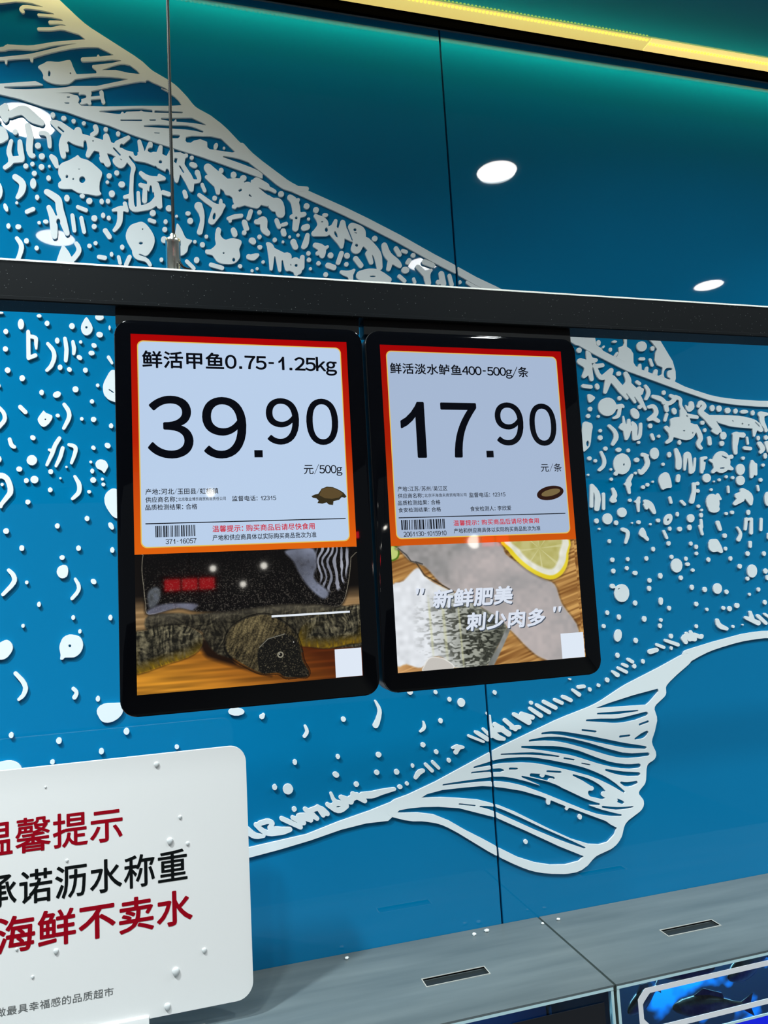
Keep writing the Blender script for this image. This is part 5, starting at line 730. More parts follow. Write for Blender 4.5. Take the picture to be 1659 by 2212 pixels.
    '5 17 -2 9 -7 8;-1010 8989 -11 -11 0 -16 8 -11 8 -2 8 1 11 12 -1 15 -9 11 -7 2;4238 8909 -10 -7 -3 -9 10 -35 1 -22 -31 -38 -6 -18 2 -10 8 -10 10 -5 14 -1 29 5 14 10 1 12 -9 13 15 25 3 16 -5 28 -21 39 -8 7;7348 8862 -20 -15 -4 -21 11 -14 22 '
    '-3 20 13 5 21 -4 11 -9 6;5815 8881 -13 -3 -13 -10 -4 -10 1 -17 -54 -17 -17 -13 -4 -22 20 -23 -47 -43 -4 -9 2 -9 11 -9 15 0 100 38 14 10 10 21 4 1 55 -70 11 -4 12 2 11 11 16 53 -1 31 -7 20 -13 18 -29 24 -61 27;5423 8885 -12 -6 -6 -12 6 -9 '
    '12 -4 12 5 6 11 -4 10;-523 8973 -12 -5 -16 -11 -16 -15 -11 -16 -10 -31 2 -39 6 -23 10 -24 18 -32 19 -29 12 -12 12 -9 21 -7 15 0 12 3 11 8 8 12 6 18 8 63 0 52 -3 22 -9 26 -24 27 -34 20 -10 2;-712 8963 -9 -8 1 -13 10 -9 12 2 8 9 -1 10 -9 '
    '9;1024 8927 -10 -9 0 -17 8 -8 14 -1 10 11 0 14 -8 10;-306 8946 -10 -6 -3 -10 6 -11 11 -3 10 7 2 12 -7 9;6138 8836 -17 -9 -15 -18 -13 -27 -5 -26 0 -27 7 -27 13 -17 18 -7 18 6 18 16 17 34 5 26 -1 34 -8 24 -16 16;6826 8821 -21 -7 -10 -17 9 '
    '-17 20 -5 21 7 10 17 -8 16;4130 8861 -8 -5 -6 -9 -14 -147 3 -13 12 -5 10 3 8 11 14 147 -5 14;5498 8830 -15 -7 -7 -15 -37 16 -23 0 -20 -6 -24 -16 -20 -29 -9 -32 4 -40 14 -30 6 -23 11 -10 14 -7 34 -7 36 4 24 11 14 16 2 13 -6 17 11 32 0 37 1 '
    '2 20 1 9 6 2 7 -27 53;2868 8873 -10 -10 -2 -12 28 -66 7 -42 -5 -24 -8 -21 -38 -68 3 -15 6 -5 9 -2 10 2 7 5 40 55 19 39 7 32 -5 40 -22 51 -23 38 -10 4;4905 8808 -13 -7 -3 -13 10 -51 7 -7 9 -1 13 7 2 13 -10 52 -8 6;4534 8812 -13 -13 -14 -22 '
    '-21 -6 -6 -10 4 -8 15 -8 8 -83 3 -7 7 -3 7 2 6 8 9 76 9 16 -2 19 9 28 -7 11;3892 8817 -11 -5 -6 -7 -5 -19 3 -9 7 -8 17 -4 18 11 4 9 1 13 -9 15 -9 4;4423 8792 -12 -10 -1 -13 10 -10 18 0 12 12 -1 13 -11 9;4607 8781 -11 -4 -8 -8 -2 -13 7 -13 '
    '-12 -16 19 -45 10 -6 11 1 8 5 9 14 46 -63 13 -6 15 3 8 8 2 13 -13 54 -15 32 -17 17 -17 12 -24 10;-1178 8892 -7 -4 -4 -7 -1 -15 4 -8 6 -5 9 -2 7 2 10 10 2 10 -2 8 -10 10;5035 8767 -10 -10 0 -10 4 -6 35 -34 9 -2 12 3 8 12 -5 12 -34 33 -7 '
    '3;-1704 8889 -15 -6 -11 -11 -11 -22 -2 -19 4 -23 10 -17 17 -14 18 -4 20 6 11 10 11 22 2 22 -5 24 -11 18 -18 12;1411 8815 -10 -11 -1 -14 8 -12 13 -2 12 10 2 17 -10 12;3638 8749 -24 -12 -15 -16 -9 -25 0 -18 8 -19 16 -15 18 -8 24 -1 24 10 19 '
    '18 9 21 1 22 -8 19 -16 16 -23 8;5234 8714 -11 -10 0 -16 10 -9 16 0 14 11 0 15 -14 11;4314 8702 -19 -9 -14 -13 -8 -18 0 -19 6 -16 15 -14 17 -7 21 0 19 7 17 15 9 15 1 22 -8 19 -15 13 -20 7;5274 8670 -9 -6 -6 -10 5 -9 11 -3 16 7 4 11 -8 '
    '10;1788 8742 -14 -12 -4 -20 10 -16 8 -4 9 0 16 11 5 11 0 11 -4 9 -8 8;5856 8644 -14 -13 -5 -20 9 -17 15 -5 19 11 7 23 -4 13 -7 7 -8 3;5650 8642 -15 -10 -3 -16 10 -11 19 -2 15 8 4 17 -10 12;4972 8643 -10 -11 -4 -19 6 -13 14 -5 14 11 4 19 -7 '
    '16 -9 3;5574 8628 -11 -7 -4 -13 8 -11 15 -3 16 9 3 13 -11 11;5258 8625 -13 -13 -2 -16 9 -16 15 -2 9 4 8 10 3 19 -10 14 -8 3;4149 8649 -19 -6 -16 -12 -12 -18 -5 -22 4 -22 10 -16 20 -13 17 -3 22 4 20 13 14 21 5 22 -5 22 -14 19 -17 9;-1913 '
    '8796 -10 -10 -2 -8 1 -9 3 -8 6 -6 6 -2 9 0 8 5 5 7 1 8 -1 9 -5 9 -6 5;4866 8625 -19 -9 -17 -14 -14 -18 -9 -19 -4 -22 3 -16 7 -10 14 -7 23 2 25 13 21 22 13 25 3 26 -8 19 -15 9;5127 8616 -16 -7 -14 -13 -7 -16 -1 -16 4 -13 12 -13 13 -6 18 -1 '
    '17 6 15 12 7 13 3 19 -6 17 -11 12 -15 6;6320 8579 -19 -13 -4 -10 2 -12 19 -14 16 -1 13 3 17 15 3 10 -3 10 -19 13;1286 8697 -12 -8 -2 -12 28 -59 5 -28 -8 -31 -34 -57 1 -9 4 -7 13 -5 9 3 6 5 34 44 13 25 6 30 -4 31 -16 34 -26 39 -9 5;-731 '
    '8747 -11 -12 -1 -15 8 -13 6 -4 7 0 8 3 6 8 2 8 -1 10 -3 8 -7 5 -7 3;3446 8636 -17 -7 -8 -17 2 -9 7 -8 19 -6 18 8 7 17 -2 9 -6 8;-2060 8775 -17 -9 -9 -12 -2 -17 6 -17 14 -15 17 -5 17 0 17 9 9 11 4 12 -1 12 -5 12 -9 10 -14 8 -10 3;5818 8563 '
    '-7 -5 -5 -9 -23 -116 13 -9 17 5 5 10 21 85 6 5 20 1 4 -10 -22 -125 8 -13 19 -3 13 8 4 10 20 155 -14 10 -52 -3 -15 5;6017 8556 -9 -4 -5 -9 -21 -116 4 -12 12 -4 12 4 6 8 19 116 -3 14;4017 8599 -13 -15 0 -19 12 -14 18 0 7 4 8 10 2 21 -13 14 '
    '-10 2;4732 8581 -15 -13 0 -16 11 -10 18 -1 14 10 4 16 -11 13;4855 8577 10 2 7 -9 -5 -13 -13 -7 -7 1 -4 7 2 10;5258 8564 -9 -4 -5 -6 -3 -49 -17 -9 -4 -10 22 -88 7 -6 8 -2 10 4 5 10 -11 52 12 19 1 62 -2 20 -6 6;4508 8570 -16 -6 -8 -15 3 -10 '
    '6 -6 18 -3 16 7 5 14 -6 14;4244 8575 -16 -10 -6 -18 7 -14 17 -7 11 3 9 7 6 19 -9 16 -9 4;2029 8632 -16 -8 -4 -15 8 -15 15 -4 16 9 5 15 -9 14;5451 8539 -14 -13 1 -20 25 -66 10 -9 15 0 13 8 3 10 -19 79 -15 12;4431 8554 -7 -3 -3 -7 3 -6 9 -3 '
    '7 4 2 8 -4 5;-554 8687 -5 -6 -2 -10 2 -10 4 -13 15 -18 10 -4 7 2 6 6 2 10 -6 23 -7 11 -9 8 -9 3;2374 8605 -11 -9 0 -14 12 -9 16 2 8 9 -1 14 -9 7;4639 8536 -7 -7 -1 -10 9 -6 12 2 5 7 -1 9 -6 5;-958 8691 -11 -11 -2 -10 2 -8 8 -11 14 -3 7 5 4 '
    '6 2 8 0 10 -4 8 -6 5 -7 2;5104 8507 -18 -14 -5 -19 8 -19 8 -6 11 -1 12 5 7 7 7 22 -8 20 -11 6;657 8628 -14 -8 -4 -16 9 -13 13 -4 13 5 6 8 1 8 -2 9 -6 7;7066 8443 -41 -12 -27 -21 -7 -24 12 -21 31 -19 46 -7 43 5 35 16 14 14 5 13 0 14 -11 18 '
    '-24 15 -25 7;-1731 8693 -13 -7 -10 -13 -8 -21 -1 -22 4 -23 8 -17 15 -14 15 -3 14 6 10 12 9 21 2 22 -4 25 -9 18 -14 13 -11 3;-100 8643 -9 -9 -2 -13 8 -12 13 -2 10 8 2 16 -9 11;6621 8446 -17 -7 -11 -10 -6 -23 5 -13 11 -10 12 -4 17 0 18 8 10 '
    '9 5 11 1 13 -5 13 -12 9 -12 4;4866 8494 -13 -10 -4 -16 6 -13 14 -4 8 2 8 7 4 17 -8 15;5696 8470 -7 -7 0 -7 24 -40 4 -23 -9 -20 -29 -33 -3 -12 8 -14 19 -4 15 7 18 26 12 26 4 26 -6 23 -18 29 -18 22;7406 8419 -27 -6 -12 -10 -6 -14 2 -14 8 -11 '
    '26 -8 27 8 12 12 3 10 0 11 -8 12 -12 8;4977 8488 -17 -13 -1 -19 14 -14 21 0 18 12 3 19 -6 10 -9 5;4308 8501 -14 -13 1 -15 9 -8 38 -14 9 -15 -6 -31 -23 -58 4 -10 11 -4 14 10 29 52 10 28 2 28 -9 19 -16 15 -42 16;4544 8494 -17 -13 -20 -28 -7 '
    '-18 3 -13 10 -13 34 -21 33 -29 11 -3 7 2 9 7 2 13 -23 35 -7 35 -10 23 -14 19;4047 8506 -9 -7 0 -9 7 -6 10 0 6 5 2 9 -6 7;-1340 8662 -8 -6 -4 -7 -2 -8 2 -10 4 -7 8 -6 7 -2 9 2 7 5 4 7 2 8 -2 10 -4 8 -7 5 -7 2;4789 8461 -9 -6 -1 -10 26 -68 8 '
    '-9 13 -2 10 7 1 13 -30 70 -7 5;130 8588 -13 -11 -2 -16 3 -8 6 -6 16 -3 13 8 4 8 0 11 -9 13 -7 4;6091 8392 -10 -4 -5 -7 -7 -43 6 -13 11 -4 12 3 7 6 7 43 -5 15;5523 8402 -15 -12 -3 -20 12 -14 20 -2 10 5 8 10 2 19 -14 15;3012 8438 -10 -6 -7 '
    '-9 -3 -12 2 -9 8 -9 10 -5 9 -1 14 2 9 6 6 8 3 9 -3 12 -15 13;1392 8484 -15 -11 -10 -17 -6 -19 -2 -28 4 -19 9 -17 14 -13 14 -4 17 6 13 14 11 25 3 28 -5 25 -13 22 -17 9;5370 8350 -16 -5 -12 -8 -20 -29 -5 -42 9 -27 16 -16 20 -9 19 -1 42 4 36 '
    '-20 20 4 8 14 -3 23 -14 42 -25 47 -14 15 -15 7;-1885 8593 -10 -8 -3 -14 3 -8 6 -6 12 -2 7 4 4 6 1 14 -8 11;4148 8388 -11 -10 -3 -15 8 -13 12 -3 13 8 5 19 -7 12 -10 4;396 8510 -11 -10 -1 -13 11 -11 7 -2 8 2 10 11 0 13 -11 10;1770 8463 -9 -6 '
    '-7 -8 -3 -12 0 -11 4 -10 9 -8 8 -4 12 0 11 6 8 10 3 13 -1 11 -6 11 -9 7 -8 3;2549 8436 -16 -12 -5 -20 8 -16 9 -6 9 -1 10 2 10 9 5 10 0 12 -2 9 -8 9 -8 4;-148 8521 -12 -7 -12 -14 -7 -21 -1 -21 3 -21 7 -16 13 -13 14 -4 15 5 12 13 8 20 2 21 '
    '-4 27 -8 16 -12 12;5837 8314 -8 -6 -4 -8 -5 -46 4 -11 16 -5 12 5 5 7 8 49 -8 14;4831 8345 -13 -13 -3 -19 11 -14 15 -1 15 11 5 19 -4 9 -7 7;5098 8330 -11 -13 -1 -16 8 -10 14 -3 15 11 2 19 -8 11 -7 3;6278 8268 -20 -10 -6 -9 0 -10 12 -14 24 '
    '-3 20 11 5 17 -11 14 -12 4;5162 8298 -13 -9 -5 -19 9 -17 15 -3 16 12 4 19 -11 16;-1224 8521 -7 -6 -4 -7 0 -18 4 -8 6 -5 7 -2 7 1 7 5 4 8 0 17 -4 9 -7 5;-795 8505 -12 -8 -3 -8 -1 -10 6 -14 7 -5 7 -1 12 6 4 8 1 10 -2 10 -5 7 -7 4;5525 8263 '
    '-12 -8 -6 -15 4 -13 13 -7 14 6 8 16 -5 16;4642 8291 -11 -12 -1 -19 8 -12 14 -2 9 4 7 9 3 19 -11 14 -7 2;-537 8480 -10 -11 -2 -18 6 -13 12 -5 8 3 5 6 3 11 0 10 -8 15 -7 3;7076 8199 -22 -10 -18 -17 -12 -20 -5 -27 3 -24 11 -19 19 -14 21 -5 27 '
    '7 22 17 15 23 6 31 -6 28 -15 19 -20 10;5792 8204 -16 -10 -5 -20 7 -14 19 -6 13 5 8 7 5 19 -12 17;6001 8195 -14 -13 -4 -16 8 -15 16 -5 8 2 10 10 5 19 -9 16 -8 3;826 8391 -13 -8 -12 -16 -6 -21 0 -17 6 -19 10 -14 11 -7 17 -3 17 6 15 15 7 19 1 '
    '22 -5 19 -13 17 -16 8;3174 8301 -11 -12 1 -12 29 -40 8 -21 -10 -20 -39 -44 0 -8 5 -10 6 -4 10 -1 13 5 41 33 17 23 7 24 -5 27 -19 27 -32 32 -11 3;3804 8277 -14 -12 -2 -10 2 -9 13 -11 11 -2 10 3 14 11 2 9 -2 10 -14 11;5158 8225 -14 -10 -3 '
    '-13 5 -11 15 -5 16 8 5 13 -6 13 -7 5;4860 8204 -15 -6 -8 -15 4 -15 14 -8 16 5 9 16 -4 16;-920 8430 -13 -7 -4 -7 0 -8 3 -8 6 -6 7 -3 10 0 11 9 3 14 -4 8 -5 5;4556 8201 -12 -10 -4 -18 8 -15 14 -4 16 11 4 18 -9 17 -9 3;5571 8161 -14 -14 -3 '
    '-16 6 -13 13 -6 16 8 8 19 -7 18 -7 4;5028 8179 -12 -7 -6 -16 4 -16 13 -6 15 8 6 16 -5 15;506 8355 -18 -9 -14 -14 -8 -21 3 -22 13 -19 21 -13 19 -3 23 5 16 10 12 19 3 15 -3 19 -11 18 -16 11 -21 6;4338 8200 -11 -12 0 -16 7 -10 14 -2 13 11 2 '
    '18 -11 12;5302 8161 -16 -8 -8 -17 5 -16 8 -7 9 -2 16 9 7 17 -5 16;4165 8204 -15 -10 -5 -17 8 -16 18 -4 14 9 6 18 -2 9 -7 8;4907 8164 -26 -8 -17 -13 -18 -27 -5 -22 3 -29 11 -22 22 -17 25 -6 27 6 23 15 16 25 7 28 -4 29 -14 22 -24 16;-66 8365 '
    '-10 -5 -4 -13 25 -53 7 -32 -2 -16 -5 -15 -28 -51 0 -8 3 -6 5 -5 7 -2 7 2 6 5 29 40 13 28 4 26 -4 29 -13 30 -25 40 -7 5;1646 8273 -13 -12 -2 -8 1 -10 6 -7 8 -5 12 -1 9 2 7 5 6 8 -2 17 -12 11;5032 8118 -11 -6 -6 -7 2 -16 18 -10 23 5 11 13 -4 '
    '12 -14 9;6325 8050 -25 -7 -23 -15 -17 -22 -6 -23 5 -27 11 -17 22 -15 31 -7 34 6 22 13 21 27 5 23 -5 27 -16 20 -26 14;5677 8075 -16 -10 -7 -16 6 -17 19 -7 12 2 8 7 7 19 -2 10 -8 8;5821 8061 -24 -12 -17 -19 -10 -22 -3 -26 5 -23 17 -22 18 -10 '
    '24 -2 25 10 23 22 11 29 1 23 -6 23 -18 21 -26 10;-914 8350 -19 -8 -13 -9 -8 -15 -5 -20 2 -17 11 -23 13 -12 14 -5 18 2 17 10 7 14 5 30 -2 25 -7 17 -14 10;4318 8110 -12 -11 -2 -15 10 -13 14 -2 13 9 4 19 -10 13;5096 8054 -15 -6 -6 -15 10 -13 '
    '15 -2 13 7 5 12 -7 13;6005 8014 -19 -6 -12 -19 5 -22 7 -6 12 -3 12 2 9 5 11 21 -7 20;-1320 8338 -7 -8 1 -10 29 -39 8 -22 1 -12 -7 -17 -14 -22 -58 -67 -1 -6 1 -7 9 -9 7 1 6 4 61 61 21 28 9 25 0 24 -7 20 -8 16 -17 20 -20 18 -7 3;4164 8093 '
    '-15 -11 -4 -16 8 -16 13 -5 11 3 9 6 5 19 -2 9 -8 8 -6 3;-2063 8368 -7 -4 -4 -6 -1 -16 8 -13 6 -3 9 0 6 4 5 6 2 7 -1 9 -3 8 -6 6 -6 3;1430 8207 -13 -11 0 -17 11 -12 14 -1 13 11 1 17 -10 11;7445 7936 -24 -11 -7 -8 -3 -14 9 -18 24 -9 14 3 13 '
    '7 8 10 3 14 -3 10 -9 10 -12 6;1107 8210 -9 -5 -6 -8 -3 -11 1 -11 4 -9 8 -7 11 -4 8 1 9 5 7 9 3 11 -1 11 -5 9 -8 7 -11 3;4405 8061 -16 -13 -2 -18 14 -13 21 -1 16 11 3 19 -14 14;1932 8153 -9 -5 -7 -7 -3 -10 1 -9 5 -9 7 -5 18 -2 9 4 7 7 3 11 '
    '-1 9 -5 9 -8 5;4701 8025 -15 -12 -6 -19 6 -19 16 -8 11 3 8 7 6 12 2 12 -9 20 -8 4;345 8216 -8 -3 -7 -8 -4 -10 0 -8 3 -8 7 -9 7 -4 13 0 11 5 6 8 2 11 -1 8 -4 8 -7 7;2675 8098 -14 -11 -4 -20 3 -9 8 -8 9 -4 10 0 10 5 7 7 0 30 -13 10;6012 7943 '
    '-14 -14 -4 -20 7 -15 16 -5 15 12 6 22 -8 17 -10 4;4939 7988 -12 -9 -5 -18 9 -17 14 -3 16 8 6 9 1 13 -10 15;5758 7938 -16 -10 -3 -16 10 -14 15 -2 17 10 3 16 -11 14;-1540 8276 -6 -10 1 -12 7 -8 11 0 8 9 -1 13 -9 9;-824 8242 -5 -5 -2 -8 21 '
    '-48 3 -26 -5 -15 -8 -14 -38 -46 1 -12 4 -6 7 -3 11 5 35 38 16 27 6 22 -1 25 -9 24 -24 39 -5 3;4569 7979 -14 -10 -4 -19 10 -15 14 -3 16 10 5 19 -9 15 -11 4;-691 8225 -7 -5 -4 -7 0 -8 4 -10 7 -8 9 -5 9 -2 8 3 5 5 2 8 -4 15 -6 8 -9 6;-1182 '
    '8237 -9 -4 -4 -11 4 -12 9 -5 9 4 4 12 -4 11;3798 7988 -19 -12 -5 -12 1 -9 6 -9 12 -8 10 -2 14 1 11 6 8 9 1 18 -6 10 -10 6;2459 8042 -9 -5 -7 -7 -2 -19 5 -9 7 -6 19 -2 14 12 3 17 -3 8 -8 8 -9 3;5379 7887 -23 -4 -17 -11 -14 -20 -5 -19 3 -23 '
    '10 -16 15 -11 22 -5 19 3 20 12 12 15 7 22 -2 23 -9 16 -19 15;4135 7944 -15 -10 -5 -17 6 -12 10 -6 14 -2 18 4 8 -6 -13 -42 0 -21 6 -25 12 -21 19 -17 27 -10 32 0 22 8 19 14 12 15 11 21 5 18 0 34 -6 19 -12 19 -20 18 -14 6 -21 5 -24 -3 -41 -19 '
    '-14 6 -5 12 -7 8 -10 4;5066 7888 -17 -10 -7 -18 7 -19 14 -7 18 8 8 19 -5 19 -9 7;4557 7902 -14 -10 -5 -19 7 -18 14 -6 11 4 7 6 6 18 -2 12 -6 9 -11 4;5220 7858 -12 -3 -8 -6 -8 -19 7 -19 18 -8 20 9 8 18 -6 20 -8 5;734 8084 -8 -4 -7 -9 -3 -10 '
    '0 -11 4 -11 6 -8 8 -5 11 0 11 5 7 8 3 11 0 13 -5 11 -8 8 -11 4;5880 7818 -13 -14 -1 -16 9 -11 15 -2 15 11 2 20 -11 12;-163 8125 -10 -8 0 -10 7 -9 12 -1 8 6 1 13 -8 8;4208 7897 11 1 4 -5 -10 -9 -10 -2 -3 6;-1686 8196 -8 -7 -1 -12 7 -10 9 -1 '
    '8 7 1 12 -5 8;3344 7935 -16 -8 -15 -17 -7 -17 -3 -27 4 -18 9 -18 15 -12 16 -3 20 6 12 11 12 20 4 27 -3 24 -13 21 -16 11;5474 7815 -13 -12 -3 -16 11 -16 15 -3 17 11 5 12 -1 10 -12 14 -7 2;6263 7748 -17 -13 -3 -16 10 -14 12 -5 12 0 13 5 8 8 '
    '4 20 -14 14 -12 3;5763 7768 -9 -7 -3 -12 5 -10 11 -4 10 6 5 13 -7 13;371 8042 -9 -5 -5 -8 -2 -10 1 -11 11 -15 15 -4 9 4 7 8 4 10 0 10 -4 11 -9 9 -8 3;535 8012 -7 -11 2 -10 9 -7 13 2 7 11 -3 11 -11 6;3575 7840 -12 -9 -3 -15 8 -11 13 -3 15 9 '
    '2 15 -10 12;4681 7780 -7 -4 -10 -12 -6 -28 7 -25 8 -6 7 -1 9 3 9 8 9 31 -2 16 -6 12 -7 5;5953 7683 -16 -6 -10 -19 4 -16 16 -9 18 7 8 16 -5 19;4382 7765 -15 -9 -7 -18 6 -17 7 -5 10 -3 16 7 9 21 -8 19 -8 5;-1096 8061 -8 -7 -3 -15 5 -15 11 -5 '
    '10 7 3 17 -6 15 -7 4;5094 7712 -13 -9 -5 -19 9 -16 15 -3 16 8 5 9 1 12 -10 16;1698 7898 -12 -1 -9 -6 -6 -8 -2 -9 2 -8 7 -9 9 -5 11 -1 9 1 10 6 6 8 1 8 -1 9 -7 8 -7 5;5587 7672 -18 -13 -5 -19 3 -9 10 -10 23 -2 19 12 5 20 -6 12 -8 6;-1965 '
    '8096 -8 -7 -1 -9 23 -59 6 -31 -1 -19 -4 -16 -22 -55 3 -12 10 -6 7 2 4 5 23 43 10 28 3 28 -5 31 -14 34 -20 37 -6 5;2605 7824 -9 -5 -6 -6 -4 -17 2 -9 7 -9 16 -5 9 3 7 6 6 11 0 12 -9 15 -6 4;4766 7688 -13 -13 -2 -15 10 -16 14 -2 15 12 3 19 -9 '
    '13 -11 3;5423 7650 -16 -8 -5 -14 7 -14 17 -4 13 6 7 15 -7 13;5495 7644 -18 -11 -6 -19 8 -17 17 -7 11 3 9 6 7 9 2 12 -3 13 -7 7 -8 4;5213 7642 -8 -9 0 -13 8 -10 11 -1 13 9 1 16 -10 9;2979 7767 -23 -9 -14 -15 -5 -17 7 -21 17 -14 21 -9 26 -1 '
    '29 10 12 10 8 15 0 14 -7 15 -11 11 -18 9 -25 4;7520 7500 -36 -5 -33 -15 -16 -23 4 -24 20 -18 36 -14 44 -2 37 8 23 13 11 13 4 17 -6 17 -15 15 -17 9 -25 7;2096 7813 -22 -6 -15 -14 -11 -22 -6 -28 2 -28 11 -26 17 -16 18 -6 18 3 19 15 14 24 6 '
    '28 -3 28 -11 26 -20 19;4058 7686 -13 -9 -5 -18 7 -15 13 -5 15 9 6 18 -8 15 -8 5;5747 7582 -8 -4 -7 -9 6 -51 -7 0 -34 12 -11 1 -15 -9 -3 -10 3 -8 14 -10 136 -67 15 -3 17 5 12 13 -2 20 -9 8 -60 24 -27 80 -8 7;-1685 8022 -11 -9 -2 -7 1 -10 5 '
    '-7 7 -5 7 -2 9 2 9 10 0 15 -10 11 -6 3;-190 7930 -9 -7 -1 -10 24 -50 7 -29 -2 -15 -6 -15 -27 -47 3 -13 5 -5 7 -2 13 6 29 38 12 25 4 26 -5 28 -13 29 -26 38 -7 4;5924 7549 -10 -10 7 -13 82 -57 13 -2 9 4 6 9 -8 12 -84 55;3226 7700 -13 -12 0 '
    '-14 10 -10 16 -1 13 11 0 15 -10 10;5844 7541 -12 -3 -7 -6 -4 -10 4 -10 91 -83 15 -6 15 4 8 13 -5 13 -87 80;4185 7639 -14 -9 -6 -18 5 -18 14 -7 10 2 7 5 7 18 -6 20 -10 6;-559 7925 -10 -12 -2 -15 6 -14 12 -6 7 4 5 6 3 18 -7 15 -7 4;-845 7937 '
    '-7 -9 0 -15 7 -11 11 -1 10 10 0 15 -7 11 -7 2;4475 7605 -11 -1 -7 -5 -10 -20 5 -22 8 -6 9 -3 11 3 8 5 9 20 -5 19 -6 7;4662 7573 -12 -7 -5 -12 4 -12 13 -7 13 5 7 15 -6 13;5328 7528 -15 -9 -4 -22 4 -32 16 -26 24 -18 33 -12 44 -11 12 0 8 4 8 '
    '12 -5 14 -75 40 -14 16 -15 36 -10 7;-1468 7937 -7 -2 -4 -5 -4 -14 6 -14 11 -5 7 2 4 5 3 14 -5 14;3618 7614 -12 -12 3 -14 16 -8 17 4 8 12 -5 12 -10 6;428 7809 -7 -5 -5 -7 -1 -18 4 -9 7 -5 9 -3 8 1 12 10 2 18 -3 9 -7 7 -8 3;2292 7691 -12 -10 '
    '-3 -17 9 -15 15 -5 10 3 8 8 4 9 -1 11 -4 9 -8 6 -8 3;3064 7619 -23 -8 -23 -21 -11 -23 -1 -28 8 -21 21 -23 21 -10 29 -2 23 8 25 21 9 20 2 32 -11 27 -18 18 -22 9;4642 7519 -12 -10 -4 -18 8 -15 14 -4 15 10 5 18 -9 16 -10 4;-1217 7891 -5 -7 0 '
    '-12 5 -8 12 -2 7 9 0 12 -7 9 -5 1;5641 7451 -10 -7 2 -6 6 -3 8 2 3 6 -2 5;1386 7721 -8 -2 -7 -6 -3 -7 -1 -11 2 -8 6 -8 14 -4 9 3 6 6 4 17 -8 16;4000 7553 -11 -12 0 -15 7 -10 17 -2 12 10 2 18 -10 11 -7 2;5071 7484 -12 -9 -3 -15 7 -13 11 -3 '
    '14 7 5 16 -7 15;695 7763 -8 -4 -6 -8 -1 -19 11 -14 16 -3 8 4 6 8 3 8 0 10 -10 15 -8 4;5517 7449 -10 -6 -4 -13 6 -11 12 -3 10 6 5 13 -8 13;-795 7822 -6 -10 0 -12 6 -11 9 -2 9 9 1 15 -7 11 -5 2;4160 7494 -16 -8 -14 -14 -10 -18 -6 -21 -1 -21 '
    '5 -18 10 -14 13 -6 18 3 18 13 15 23 6 24 1 21 -8 24 -14 11;4994 7428 -8 -5 -4 -8 3 -33 -26 31 -11 4 -7 -1 -10 -7 -3 -16 -24 -5 -12 -17 -13 -12 1 -15 27 -39 9 -9 18 -2 17 11 1 15 -9 17 7 -1 8 -10 12 -7 11 -1 19 4 36 -8 12 3 10 8 4 9 -2 16 '
    '49 -16 17 2 14 9 7 18 -2 9 -6 7 -13 2 -16 -5 -63 26 -23 0 -12 22 -7 4;3402 7504 -15 -9 -13 -17 -10 -22 -4 -27 0 -23 8 -30 15 -18 16 -6 17 6 16 16 12 29 4 26 -2 33 -9 23 -16 17;4757 7409 -14 -12 -2 -19 11 -13 14 -2 9 4 8 8 2 19 -10 14;-872 '
    '7785 -21 -6 -21 -14 -11 -16 -12 -29 -5 -22 -1 -19 9 -52 -4 -30 2 -5 5 -3 14 0 9 11 7 4 51 -3 16 0 14 5 16 10 15 14 10 15 9 21 5 27 -2 23 -7 22 -12 19 -14 11 -21 9 -30 7;4351 7397 -16 -10 -6 -17 6 -17 7 -5 10 -3 16 7 9 21 -9 19 -7 4;4690 '
    '7364 -11 -6 -3 -9 3 -10 8 -5 139 -56 15 1 10 8 1 15 -11 11 -137 49;2790 7488 -15 -12 -2 -8 2 -9 6 -8 9 -5 12 -1 10 2 12 12 2 8 -3 9 -14 12;-1342 7774 -38 -18 -35 -10 -8 -6 -5 -7 -6 -26 -1 -33 6 -27 10 -11 11 -6 20 -5 26 -2 16 2 14 7 14 11 '
    '20 26 10 20 4 17 0 15 -4 14 -11 18 -16 15 -16 7;4589 7328 -9 -3 -7 -9 2 -9 7 -7 76 -34 11 0 11 6 3 12 -8 10 -72 30;-871 7706 10 -1 6 -5 0 -10 -6 -7 -7 -1 -7 7 -2 10;-2087 7782 -7 -8 -1 -9 7 -8 10 -1 7 7 -1 10 -6 7;1433 7527 -9 -5 -5 -7 -3 '
    '-19 5 -11 6 -6 17 -5 11 5 8 8 4 11 -1 11 -6 10 -8 7 -11 3;4750 7286 -8 -6 -5 -15 6 -13 11 -3 10 7 4 16 -7 12;667 7578 -9 -8 -1 -11 24 -57 7 -37 -1 -16 -6 -20 -31 -60 0 -8 4 -8 13 -6 12 6 32 47 13 28 5 31 -4 32 -16 41 -24 41 -7 5;3675 7351 '
    '-15 -14 -2 -17 11 -16 18 -4 10 3 8 7 5 21 -5 12 -7 6 -10 4;370 7590 -12 -11 -3 -16 8 -15 16 -5 8 2 8 8 3 7 0 11 -5 10 -6 6 -7 3;1713 7491 -12 -8 -5 -16 6 -14 14 -7 9 2 6 6 5 16 -3 11 -5 6 -7 4;4566 7283 -76 -12 -13 -15 3 -18 12 -10 14 -2 '
    '84 17 13 13 -2 15 -13 12;-103 7585 -13 -6 -11 -13 -8 -22 -2 -23 3 -26 7 -15 14 -16 15 -4 14 4 13 14 9 22 3 23 -5 28 -9 18 -13 13;-1540 7689 -6 -3 -5 -5 -2 -15 2 -7 5 -8 6 -4 7 0 6 2 5 5 2 7 1 10 -8 14 -6 4;4131 7268 -14 -9 -6 -18 7 -18 15 '
